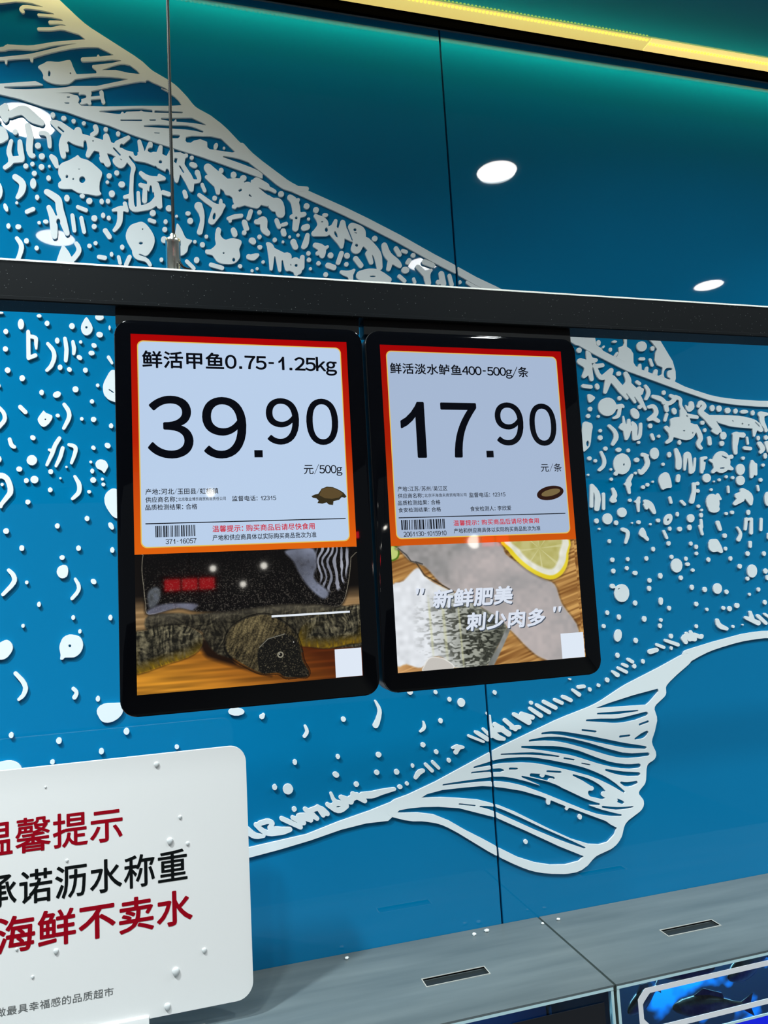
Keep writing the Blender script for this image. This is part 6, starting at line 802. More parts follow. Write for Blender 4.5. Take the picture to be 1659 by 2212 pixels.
    '-6 10 4 6 5 6 18 -7 18 -7 4;157 7556 -12 -8 -3 -13 9 -12 15 -3 11 8 2 12 -7 12 -8 3;-1708 7683 -6 -10 1 -11 9 -8 9 1 6 9 -1 12 -8 7;4247 7210 -11 -5 -5 -6 0 -9 3 -6 49 -32 14 -2 7 3 8 13 -5 12 -46 29;4413 7185 -13 -8 -5 -15 3 -15 14 -9 15 '
    '8 6 16 -6 18;-2002 7663 -8 -9 -1 -7 2 -7 9 -9 9 -1 6 2 7 10 -2 12 -9 9;2703 7285 -9 -5 -4 -11 3 -12 11 -7 3 6 0 23;4176 7165 -9 -12 0 -6 6 -8 47 -23 10 -1 10 5 4 12 -7 11 -44 21;4303 7146 -13 -12 -3 -15 9 -14 13 -5 15 7 6 9 1 12 -10 '
    '16;4128 7135 -11 -4 -5 -7 0 -9 6 -7 86 -48 13 -2 12 6 4 12 -9 12 -83 43;4059 7103 -9 -7 -1 -11 42 -44 10 -7 10 -2 18 5 8 17 -8 15 -56 32;-1266 7524 -7 -2 -5 -5 -1 -7 1 -7 48 -64 13 -25 7 -22 -3 -24 -9 -23 -31 -36 3 -12 10 -5 30 18 17 20 14 '
    '30 4 19 0 14 -9 32 -21 36 -50 57;3987 7037 -13 -12 -1 -17 10 -13 17 -3 9 4 7 8 2 18 -10 13 -10 3;3585 7067 -8 -6 4 -9 13 -3 10 4 1 6 -3 5;-2007 7523 -7 -6 -1 -9 22 -46 6 -26 -1 -14 -4 -14 -21 -42 0 -7 2 -5 5 -4 6 -3 5 1 5 5 24 34 9 23 3 23 '
    '-5 26 -14 28 -21 32 -6 4;3894 6991 -10 -5 -6 -15 6 -12 14 -4 11 5 6 14 -8 13;3726 6993 -58 -2 -10 -10 0 -11 8 -9 9 -3 68 2 12 10 -1 12 -12 10;-845 7368 -9 -5 -2 -12 3 -7 17 -17 3 -7 -2 -7 -14 -19 -2 -12 7 -12 12 -4 10 4 9 14 8 19 1 17 -3 '
    '12 -11 16 -18 17;3793 6962 -11 -9 -3 -17 7 -11 14 -3 12 8 3 14 -8 15;3613 6966 -8 -3 -5 -6 -1 -8 5 -8 60 -54 15 -3 11 4 8 14 -6 15 -66 45;1972 7097 -9 -4 -6 -6 -3 -11 2 -8 8 -8 8 -4 9 -2 12 2 11 10 2 8 -2 9 -12 12;2219 7073 -10 -6 -4 -13 6 '
    '-13 11 -6 13 5 5 8 0 9 -7 13;2802 7022 -14 -8 -5 -14 7 -14 15 -6 13 6 5 16 -6 14;3496 6915 -8 -6 -4 -8 1 -9 8 -9 41 -19 38 -22 13 -1 12 6 5 8 0 9 -11 12 -66 36 -19 4;-665 7278 -8 -9 -2 -17 7 -14 12 -4 7 3 5 7 2 17 -4 10 -5 6 -7 3;2349 7000 '
    '-13 -10 -2 -17 6 -11 6 -4 9 -1 13 8 4 16 -8 16 -6 3;2463 6979 -13 -3 -12 -9 -7 -14 -2 -13 3 -14 7 -12 12 -10 12 -3 16 3 12 8 8 13 3 14 -3 17 -8 11 -13 10;3412 6894 -10 -6 -4 -9 2 -8 6 -7 72 -37 13 -1 11 6 3 15 -8 10 -69 35;1653 7038 -7 -2 '
    '-4 -8 23 -59 4 -21 -1 -17 -6 -23 -17 -39 -25 -38 -3 -10 1 -8 6 -11 9 -7 10 -2 11 1 9 6 16 26 18 54 8 43 -1 24 -10 31 -30 51;3294 6887 -10 -6 -4 -8 0 -9 8 -9 118 -68 13 -1 13 7 4 14 -8 12 -115 66 -9 3;3159 6891 -11 -9 -1 -14 9 -10 16 -2 12 '
    '9 2 14 -11 11;-539 7212 -44 3 -31 -3 -31 -12 -16 -16 -7 -21 3 -25 19 -41 11 -15 10 -9 16 -8 23 -4 19 1 22 5 16 7 21 12 16 14 15 18 7 17 5 26 0 20 -5 15 -9 9 -12 4;3221 6862 -10 -5 -5 -9 1 -8 8 -9 119 -78 16 -3 11 6 5 14 -9 14 -120 75;3148 '
    '6838 -7 -4 -6 -8 -1 -8 6 -9 102 -79 16 -4 13 5 5 8 1 8 -7 14 -103 72 -9 4;413 7084 -25 -5 -11 -7 -6 -7 -2 -8 3 -10 6 -8 13 -9 28 -10 33 -3 31 6 11 6 7 8 2 8 -3 10 -18 16 -36 12;2704 6833 -5 -16 6 -12 3 2 1 17 -1 9;3056 6801 -11 -6 -7 -14 '
    '-3 -1 -40 21 -18 0 -8 -4 -5 -9 0 -8 4 -8 144 -95 16 -3 13 4 11 10 3 11 -3 12 -10 12 25 -5 13 2 11 13 -3 17 -14 10 -100 39;657 7018 -8 -7 -16 -6 -6 -8 1 -16 12 -11 8 -2 10 2 7 5 4 7 7 26 -8 9;2739 6803 -4 -4 -2 -16 2 -188 3 -2 13 4 29 -21 '
    '29 -11 51 -8 11 2 9 10 -3 14 -53 30 -27 23 7 3 37 -2 56 -44 15 -4 13 2 12 9 4 13 -3 12 -7 8 -47 34 -16 21 -25 10 -51 34 -15 0 -14 -8 -4 -11 1 -9 12 -15 -2 -3 -8 1 -9 24 -4 22 -2 65 -2 4;1346 6920 -11 -10 -1 -16 4 -8 6 -6 9 -3 8 0 8 4 6 7 2 '
    '7 -1 10 -10 13 -11 3;2247 6819 -11 -10 -2 -17 7 -12 15 -6 9 4 6 5 3 19 -3 9 -6 6 -9 3;2882 6758 -14 -11 -2 -8 3 -9 59 -56 4 -18 7 -7 19 -5 16 -12 11 -2 13 4 10 11 26 2 9 6 3 14 -7 10 -12 4 -47 2 -77 70 -9 5;-2102 7239 -8 -7 -1 -12 6 -13 10 '
    '-4 9 7 2 14 -3 7 -4 6;2089 6813 -7 -6 1 -27 -3 -19 -10 -15 -23 -20 -2 -5 6 -7 9 0 27 11 13 10 8 13 3 13 -3 16 -10 30;1011 6885 -6 -4 -2 -7 10 -30 2 -15 -6 -13 -19 -24 3 -11 11 -6 10 2 17 17 10 14 4 18 -3 21 -14 30 -6 7;2659 6695 -8 -8 1 '
    '-12 48 -54 8 -3 0 41 -33 33 -6 3;-449 7005 -13 -9 -4 -9 -1 -10 3 -10 5 -8 9 -6 7 -2 9 3 7 7 4 9 1 10 -4 11 -7 9 -9 5;2584 6677 -8 -4 -4 -8 2 -9 5 -6 111 -81 12 -2 7 3 1 31 -5 8 -90 61;-1300 7058 -7 -4 -4 -5 -3 -14 6 -15 12 -7 7 2 6 5 3 7 1 '
    '9 -2 10 -6 7 -6 4;2512 6649 -6 -5 -2 -5 1 -7 6 -6 138 -66 13 -2 6 5 1 9 -9 9 -136 67;-1820 7083 -7 -7 1 -11 6 -7 11 -1 6 7 -1 10 -6 7;-954 6981 -9 -2 -6 -6 -3 -7 -1 -9 3 -10 5 -7 6 -5 9 -2 10 2 5 6 4 16 -2 10 -5 8 -7 4;2069 6625 -9 -4 -7 '
    '-6 -2 -17 9 -12 9 -4 9 -1 14 8 5 15 -8 15 -9 5;2395 6573 -46 -16 -9 -8 2 -8 5 -4 21 0 5 -3 -11 -21 -1 -10 4 -11 12 -7 9 0 9 3 30 38 33 3 10 9 -1 8 -7 7 -36 10 -17 9;-61 6831 -10 -9 0 -14 9 -11 7 -2 8 1 5 3 5 7 0 13 -10 10;-640 6866 -7 -2 '
    '-6 -6 -3 -17 2 -10 5 -7 6 -5 7 -2 13 6 4 9 1 10 -2 10 -5 7 -5 5;2188 6549 -12 -10 -1 -16 10 -13 15 -3 7 4 6 8 1 16 -12 13;1648 6586 -8 -5 -6 -7 -2 -11 1 -8 5 -7 8 -6 8 -3 12 1 13 10 3 8 -1 11 -5 8 -8 6;1287 6607 -12 -7 -3 -15 8 -15 13 -4 '
    '13 7 4 15 -7 14 -8 5;2303 6461 -10 -8 -2 -16 10 -13 15 -3 12 9 2 16 -9 12 -9 3;-1005 6817 -10 -6 -3 -14 2 -7 7 -7 13 -4 11 7 2 14 -3 8 -5 6 -7 3;908 6605 -11 -10 -2 -18 9 -14 13 -3 8 3 5 5 3 18 -2 8 -7 8 -8 4;2152 6458 -6 -2 -6 -8 3 -14 54 '
    '-58 11 -5 9 3 6 11 -4 9 -51 59 -7 5;-1335 6845 -42 -5 -13 -4 -11 -10 -11 -24 -5 -21 1 -18 4 -10 5 -6 7 -5 19 -8 74 -12 64 -2 17 2 12 6 4 11 -4 21 -16 35 -15 19 -18 13 -20 10 -17 5;2081 6444 -9 -10 4 -14 55 -61 11 -6 12 3 8 11 -6 14 -58 61 '
    '-8 3;1965 6452 -11 -5 -5 -12 4 -14 9 -6 12 4 6 12 -3 14;2046 6397 -33 -7 -21 -17 -22 -40 0 -11 6 -7 9 -3 9 1 40 36 39 18 4 13 -5 11 -9 5;1804 6419 -8 -4 -5 -8 0 -18 5 -8 8 -6 18 -1 8 5 6 7 2 8 -2 11 -12 13 -11 3;1623 6435 -13 -10 -2 -10 1 '
    '-8 12 -13 11 -3 9 1 12 10 2 8 -1 10 -6 8 -8 6;-1866 6831 -8 -8 0 -14 9 -11 10 -1 5 2 4 7 0 13 -8 10;1252 6462 -9 -5 -5 -7 -1 -10 5 -11 9 -9 10 -6 14 -2 11 3 8 13 -1 11 -4 8 -17 13;1437 6357 -8 -4 -6 -6 -3 -10 1 -8 11 -13 17 -3 14 9 4 10 -2 '
    '8 -4 8 -7 6;1895 6302 -9 -8 -1 -12 11 -11 14 -1 9 8 1 13 -11 11;834 6410 -14 -6 -11 -11 -6 -17 1 -16 7 -16 12 -12 21 -8 13 0 16 7 11 12 6 17 -2 15 -8 17 -12 12 -18 7;732 6421 -14 -10 -4 -7 0 -10 2 -8 6 -8 8 -5 8 -1 7 3 7 7 3 17 -8 16 -7 '
    '5;1828 6284 -9 -4 -5 -6 -2 -7 4 -9 7 -6 8 -4 12 0 9 3 8 10 -4 14 -14 9;1775 6269 -113 -2 -85 -7 -89 3 -8 -1 -12 -8 -16 9 -19 3 -17 10 -13 2 -9 -4 -6 -6 -4 -20 -25 -9 -51 23 -16 -1 -9 -8 -2 -11 4 -10 14 -12 -4 -4 -27 8 -10 7 -14 21 -18 41 '
    '-6 5 -8 1 -9 -6 -1 -10 12 -42 14 -33 -18 -8 -24 15 -10 2 -12 -6 -3 -13 5 -11 19 -17 49 -40 32 -14 27 -2 30 9 38 24 7 12 -3 21 19 -8 13 1 11 7 6 17 7 5 17 5 5 -1 57 -36 8 -3 8 0 11 6 4 10 -1 8 -9 15 50 -6 31 2 74 18 115 19 9 9 -2 12 -8 '
    '7;-1785 6610 -7 -9 -1 -6 2 -7 11 -9 10 1 7 9 -1 11 -8 9;1089 6208 -14 -9 -59 -13 -24 16 -13 1 -9 -6 -4 -12 4 -11 17 -18 -1 -2 -44 3 -24 -2 -9 -6 -5 -16 -26 13 -7 0 -8 -4 -5 -12 5 -13 52 -35 -11 4 -117 66 -11 0 -8 -5 -4 -7 1 -10 10 -13 151 '
    '-88 11 -5 10 0 8 5 4 7 -3 20 19 -2 12 8 2 10 -4 13 2 2 42 -19 11 2 6 5 4 7 0 15 28 -20 13 -1 8 5 5 12 -4 11 -23 23 -7 12 -13 10 2 3 19 4 14 0 30 -50 13 -10 13 1 12 12 18 -7 8 2 7 5 3 10 -3 11 -33 38 -21 16 -24 11 -13 11;1266 6175 11 0 16 '
    '-6 1 -3 -12 -5 -17 2 -8 4 -2 4;887 6218 -13 -9 -2 -15 8 -14 8 -4 8 -1 13 7 4 7 0 10 -3 8 -8 8;3579 5806 -14 -8 -6 -16 6 -17 13 -7 10 1 7 5 6 18 -6 17 -10 6;651 6148 -57 -10 -8 -3 -8 -9 -17 3 -8 -4 -4 -7 0 -10 5 -8 37 -42 30 -27 -1 -2 -29 6 '
    '-23 10 -20 16 -35 37 -10 6 -17 2 -15 -7 -7 -17 5 -18 30 -29 29 -22 23 -11 33 -6 49 3 7 5 4 13 23 -8 28 -6 86 -2 26 3 48 12 8 4 4 5 3 10 -3 8 -6 8 -7 4 -71 9 -69 14 -2 3 9 12 2 12 -3 9 -7 10 -13 10 -15 8 -16 4;657 6106 16 -1 4 -1 1 -3 -16 '
    '-20 0 -13 4 -13 -3 -2 -27 15 -29 27 9 5;3000 5655 -11 -10 -1 -13 9 -13 16 -3 11 8 3 16 -5 9 -6 5')}
for part, data in MURAL.items():
    ob = flat_from_contours(part.replace('_b', '') if part.endswith('_b') else part, decode(data), -0.0040, 0.0034, M['mural'], mural)
    if part == 'scale_marks':
        ob['kind'] = 'stuff'

# ------------------------------------------------------------------ hanging rail with the two price screens
YF = -0.65
rail = empty('hanging_rail', (0.2, YF, 1.857), 'long black rail hanging from a thin cable across the blue wall', 'rail')
zt, zb = 1.6+0.4545*0.65, 1.6+0.396*0.65
mesh_obj('rail_body', add_prism_yz(bmesh.new(), [(YF+0.0028, zt-0.0004), (YF, zt-0.0030), (YF, zb+0.0042), (YF-0.0012, zb+0.0036), (YF-0.0012, zb+0.0008), (YF, zb), (YF+0.025, zb), (YF+0.025, zt-0.0012)], -1.0, 1.5), M['rail'], rail)
mesh_obj('edge_highlight_strip', add_prism_yz(bmesh.new(), [(YF-0.0004, zt-0.0030), (YF+0.0024, zt-0.0002), (YF+0.004, zt), (YF+0.025, zt), (YF+0.025, zt-0.0012), (YF+0.004, zt-0.0012), (YF+0.0002, zt-0.0034)], -1.0, 1.5), M['alu'], rail)  # pale metal strip added to stand in for the highlight along the rail's edge
cable = empty('suspension_cable', (0.0025, YF+0.0125, zt), 'thin black suspension cable with a nickel gripper on top of the black rail', 'cable')
cx, cy = 0.0016, YF+0.0125
mesh_obj('cable_gripper', add_lathe(bmesh.new(), [(0.0058, zt), (0.0063, zt+0.0005), (0.0064, zt+0.027), (0.0068, zt+0.0275), (0.0068, zt+0.0305), (0.0062, zt+0.0318), (0.0030, zt+0.0325), (0.0028, zt+0.0362), (0.0019, zt+0.0374)], cx, cy, 32), M['chrome'], cable, True)
zz = [zt+0.0368, zt+0.2, 2.3, 2.8, 3.225]
mesh_obj('wire', add_tube(bmesh.new(), [(cx+0.0005, cy, z) for z in zz], 0.0014, 12), M['wire'], cable, True)
bm = bmesh.new()
for ph in (0.0, 2.09, 4.19):
    add_tube(bm, [(cx+0.0005+0.00085*math.cos(ph+z*950), cy+0.00085*math.sin(ph+z*950), z) for z in np.arange(zt+0.037, 2.36, 0.0011)], 0.0007, 5)
mesh_obj('wire_strands', bm, M['wire'], cable, True)
mesh_obj('wire_tail', add_tube(bmesh.new(), [(cx+0.0052, cy-0.0068, zt+0.0085), (cx+0.0062, cy-0.0075, zt+0.006), (cx+0.0078, cy-0.0078, zt+0.0032), (cx+0.0105, cy-0.0079, zt+0.0016), (cx+0.0150, cy-0.0079, zt+0.0010)], [0.0009, 0.0011, 0.0012, 0.0012, 0.0008], 10), M['wire'], cable, True)
mesh_obj('ceiling_cap', add_lathe(bmesh.new(), [(0.004, 3.205), (0.012, 3.208), (0.014, 3.225)], cx, cy, 24), M['chrome'], cable, True)

# --- painted pixel pictures shown on the lit screens
def vnoise(u, v, fx, fy, seed):
    rs = np.random.RandomState(seed)
    g = rs.rand(int(fy)+3, int(fx)+3)
    x, y = u*fx, v*fy
    i, j = x.astype(int), y.astype(int)
    a, b = x-i, y-j
    a = a*a*(3-2*a); b = b*b*(3-2*b)
    return (g[j, i]*(1-a)+g[j, i+1]*a)*(1-b) + (g[j+1, i]*(1-a)+g[j+1, i+1]*a)*b

def inside(u, v, poly, soft=6.0, asp=1.66):
    """soft polygon mask; poly in thousandths of the picture"""
    P = np.array(poly, float)
    # smooth closed outline
    Q = []
    n = len(P)
    for i in range(n):
        p0, p1, p2, p3 = P[i-1], P[i], P[(i+1) % n], P[(i+2) % n]
        for t in (0, .25, .5, .75):
            Q.append(.5*(2*p1+(-p0+p2)*t+(2*p0-5*p1+4*p2-p3)*t*t+(-p0+3*p1-3*p2+p3)*t**3))
    Q = np.array(Q)
    X, Y = u*1000, v*1000
    c = np.zeros(X.shape, bool); d = np.full(X.shape, 1e9)
    for a, b in zip(Q, np.roll(Q, -1, 0)):
        cr = ((a[1] <= Y) != (b[1] <= Y))
        if b[1] != a[1]:
            c ^= cr & (X < a[0]+(Y-a[1])*(b[0]-a[0])/(b[1]-a[1]))
        ex, ey = (b[0]-a[0])*asp, b[1]-a[1]
        px, py = (X-a[0])*asp, Y-a[1]
        t = np.clip((px*ex+py*ey)/(ex*ex+ey*ey+1e-9), 0, 1)
        d = np.minimum(d, np.hypot(px-t*ex, py-t*ey))
    sd = np.where(c, d, -d)
    return np.clip(0.5+sd/soft/2, 0, 1), sd

def lay(img, mask, col):
    c = np.array(col, float)
    if c.ndim == 1: c = c[None, None, :]
    img[:] = img*(1-mask[..., None]) + c*mask[..., None]

def mixc(a, b, t):
    return np.array(a, float)[None, None]*(1-t[..., None]) + np.array(b, float)[None, None]*t[..., None]

def dist_line(u, v, pts, asp=1.66):
    d = np.full(u.shape, 1e9)
    for a, b in zip(pts, pts[1:]):
        ex, ey = (b[0]-a[0])*asp, b[1]-a[1]
        px, py = (u*1000-a[0])*asp, v*1000-a[1]
        t = np.clip((px*ex+py*ey)/(ex*ex+ey*ey+1e-9), 0, 1)
        d = np.minimum(d, np.hypot(px-t*ex, py-t*ey))
    return d

PL = {'shell': [[33, 6], [50, -12], [968, -11], [972, 88], [953, 284], [924, 425], [883, 460], [812, 434], [618, 417], [392, 446], [261, 434], [175, 401], [55, 438], [40, 359], [33, 237], [27, 115]],
 'gloss': [[659, 17], [730, -2], [793, 6], [807, 117], [790, 233], [854, 341], [829, 393], [768, 308], [724, 202], [696, 97]],
 'stripe': [[813, 0], [945, -3], [962, 101], [938, 244], [911, 320], [862, 342], [810, 234]],
 'gloss2': [[50, 408], [105, 370], [176, 365], [262, 381], [232, 431], [161, 445], [62, 445]],
 'gloss3': [[54, 275], [86, 241], [106, 279], [91, 363], [56, 384]],
 'body': [[52, 444], [175, 438], [246, 453], [392, 434], [542, 404], [852, 425], [947, 472], [1028, 480], [1019, 758], [921, 775], [803, 765], [710, 729], [701, 797], [385, 784], [286, 638],
          [273, 582], [173, 529], [50, 552]],
 'lleg': [[-23, 586], [43, 545], [124, 524], [202, 529], [258, 574], [281, 625], [271, 697], [227, 753], [134, 795], [-25, 843]],
 'rleg': [[713, 622], [770, 533], [890, 474], [1028, 473], [1020, 719], [938, 751], [842, 769], [764, 752], [710, 729]],
 'head': [[379, 710], [385, 625], [419, 554], [487, 501], [571, 492], [645, 565], [689, 639], [710, 736], [722, 850], [745, 929], [735, 967], [704, 963], [643, 962], [606, 925], [531, 915],
          [458, 848], [400, 776]],
 'face': [[517, 800], [527, 727], [566, 669], [643, 640], [696, 690], [715, 849], [745, 929], [731, 972], [635, 954], [606, 920], [531, 915]],
 'shadow': [[272, 637], [387, 686], [428, 838], [575, 944], [341, 803], [284, 747]],
 'eye': [[620, 792]],
 'eye2': [[686, 710]],
 'nose': [[724, 936]]}
PR = {'fil': [[32, 14], [172, -28], [539, -11], [600, 106], [679, 199], [774, 307], [856, 376], [890, 545], [973, 781], [874, 1023], [758, 982], [679, 882], [573, 697], [374, 439], [297, 378], [237, 306],
         [165, 173], [97, 127], [47, 39]],
 'fild': [[32, 14], [172, -28], [393, -18], [306, 151], [331, 313], [297, 378], [237, 306], [165, 173], [97, 127], [47, 39]],
 'white': [[-18, 360], [53, 281], [126, 183], [162, 252], [221, 320], [312, 400], [419, 507], [527, 615], [573, 716], [516, 858], [454, 1003], [288, 998], [229, 910], [175, 903], [119, 974],
           [45, 937], [-14, 905]],
 'scale': [[153, 470], [325, 460], [527, 619], [568, 715], [478, 1000], [304, 994], [230, 886], [146, 864], [123, 671]],
 'cut': [[460, 1000], [520, 858], [573, 716], [592, 730], [503, 978], [486, 1001]],
 'edge': [[36, 20], [76, 77], [97, 127], [154, 154], [120, 134], [162, 246], [229, 312], [305, 387]],
 'lem': [[597, -21], [611, 75], [671, 188], [750, 282], [833, 334], [894, 305], [935, 227], [949, 125], [939, -18]],
 'pith': [[612, -20], [635, 67], [689, 168], [760, 252], [834, 298], [883, 276], [921, 207], [937, 124], [933, -19]],
 'pulp': [[641, -19], [672, 65], [715, 148], [779, 215], [847, 245], [883, 186], [897, 109], [901, -20]],
 'pep': [[-5, -6], [29, 1], [42, 51], [29, 104], [-9, 114]],
 'bone': [[135, 958], [160, 907], [198, 904], [244, 929], [280, 999], [133, 1005]],
 'lc': [[786, 65]]}
SHAPE = (390, 650)

def paint_turtle():
    v, u = np.meshgrid(np.linspace(0, 1, SHAPE[0]), np.linspace(0, 1, SHAPE[1]), indexing='ij')
    n1 = vnoise(u, v, 14, 8, 1); n2 = vnoise(u, v, 60, 40, 2); n3 = vnoise(u, v, 250, 150, 3)
    grain = vnoise(u, v, 6, 60, 4)
    img = np.zeros(SHAPE+(3,))
    img[:] = mixc((10, 8, 8), (24, 19, 16), n1)
    # table
    t = np.clip((v-0.30)*8, 0, 1)
    lay(img, t, mixc((122, 96, 62), (176, 142, 98), grain))
    t = np.clip((v-0.66-0.02*n1)*14, 0, 1)
    wood = mixc((196, 132, 40), (84, 36, 10), np.clip(u*1.25-0.15+0.35*(0.95-v)*3, 0, 1))*(0.78+0.4*grain)[..., None]
    lay(img, t, wood)
    m, _ = inside(u, v, PL['shadow'], 18); lay(img, m*0.92, (20, 10, 7))
    # body skin: wrinkles running across neck and limbs
    wr = vnoise((u+0.05*n1) % 1, (v+0.04*n2) % 1, 150, 26, 5)
    wx = vnoise((u*0.7+v*0.3) % 1, (v*0.8+0.06*n1) % 1, 60, 90, 15)
    def skin(a, b, k=1.0):
        return mixc(a, b, np.clip(0.15+0.75*(wr-0.35)*k+0.6*(wx-0.4)+0.35*(n3-0.5), 0, 1))
    m, sd = inside(u, v, PL['body'], 8)
    lay(img, m, skin((24, 22, 18), (98, 92, 72)))
    lay(img, m*np.clip(1-np.abs(v-0.42-0.04*n1)*12, 0, 1)*0.45, (120, 114, 98))
    for key in ('lleg', 'rleg'):
        m, sd = inside(u, v, PL[key], 7)
        y = PL[key]; vb = max(p[1] for p in y)/1000; vt = min(p[1] for p in y)/1000
        f = np.clip((v-vt)/(vb-vt), 0, 1)
        edge = np.clip(1-sd/90.0, 0, 1)*np.clip(f*1.8-0.5, 0, 1)
        c = skin((28, 27, 22), (142, 134, 106), 1.3)*(1.0-0.30*f)[..., None]
        yel = mixc((164, 130, 22), (84, 64, 16), np.clip(wr*1.1, 0, 1))
        lay(img, np.clip(1+(sd)/14, 0, 1)*(sd < 0)*0.5, (10, 8, 6))
        lay(img, m, c*(1-edge[..., None]) + yel*edge[..., None])
    # shell
    m, sd = inside(u, v, PL['shell'], 6)
    rim = np.clip(1-np.abs(sd-4)/4, 0, 1)
    sp = np.clip((n3-0.60)*4.0, 0, 1)*np.clip(v*3.2+0.10, 0.2, 1)
    shell = mixc((13, 11, 11), (62, 58, 53), np.clip(sp+0.10*(n1-0.5), 0, 1))
    lay(img, np.clip(1+(sd)/20, 0, 1)*(sd < 0)*0.55, (14, 11, 9))
    lay(img, m, shell)
    lay(img, rim*m*np.clip((np.abs(u-0.5)-0.36)*12, 0, 1)*0.85, (190, 182, 158))
    for key, col in (('gloss', (150, 158, 182)), ('gloss2', (146, 148, 172)), ('gloss3', (120, 128, 134))):
        k, sk = inside(u, v, PL[key], 10)
        lay(img, k*m*np.clip(0.80+0.7*(n1-0.4)+0.5*(n2-0.5), 0, 1), mixc(col, (82, 86, 98), np.clip(n2*0.9-0.1, 0, 1)))
    k, _ = inside(u, v, PL['stripe'], 12)
    st = np.sin((u*1.1+0.075*vnoise(u, v, 6, 9, 9)-0.06*v)*215+4*n1)+1.0*(n2-0.5)
    lay(img, k*m*np.clip(st*2.2, 0, 1)*0.9, mixc((186, 190, 204), (120, 124, 138), n1))
    # head
    m, sd = inside(u, v, PL['head'], 5)
    lw = vnoise((u*0.8+v*0.2) % 1, (v*0.55+u*0.5) % 1, 190, 60, 11)
    hx, hy = (u-0.47)*1.66, v-0.60
    top = np.clip(1.15-np.hypot(hx, hy+0.05)*2.6, 0, 1)
    c = mixc((24, 21, 15), (132, 118, 82), np.clip(0.14+0.55*(lw-0.42)+0.5*(n3-0.45)+0.34*top, 0, 1))
    lay(img, np.clip(1-(sd+16)/20, 0, 1)*(sd > -16)*0.75, (9, 7, 6)); lay(img, m, c)
    f, sf = inside(u, v, PL['face'], 5)
    lay(img, f, mixc((20, 19, 17), (108, 100, 78), np.clip((n3-0.66)*2.4+0.30*(n2-0.35), 0, 1)))
    d = dist_line(u, v, [PL['face'][1], PL['face'][2], PL['face'][3]])
    lay(img, np.clip(1-d/5, 0, 1)*0.85, (158, 156, 142))
    for key, r in (('eye', 24), ('eye2', 20)):
        e = PL[key][0]; d = np.hypot((u*1000-e[0])*1.66, v*1000-e[1])
        lay(img, np.clip((r-d)/5+0.5, 0, 1), (30, 28, 24) if key == 'eye2' else (146, 142, 124))
        lay(img, np.clip((r*0.58-d)/4+0.5, 0, 1), (14, 12, 11))
        lay(img, np.clip((4-np.hypot((u*1000-e[0]+4)*1.66, v*1000-e[1]+5))/3+0.5, 0, 1), (220, 220, 210))
    e = PL['nose'][0]; d = np.hypot((u*1000-e[0])*1.66, v*1000-e[1])
    lay(img, np.clip((22-d)/6+0.5, 0, 1), (46, 42, 34)); lay(img, np.clip((7-d)/3+0.5, 0, 1), (10, 8, 8))
    return img

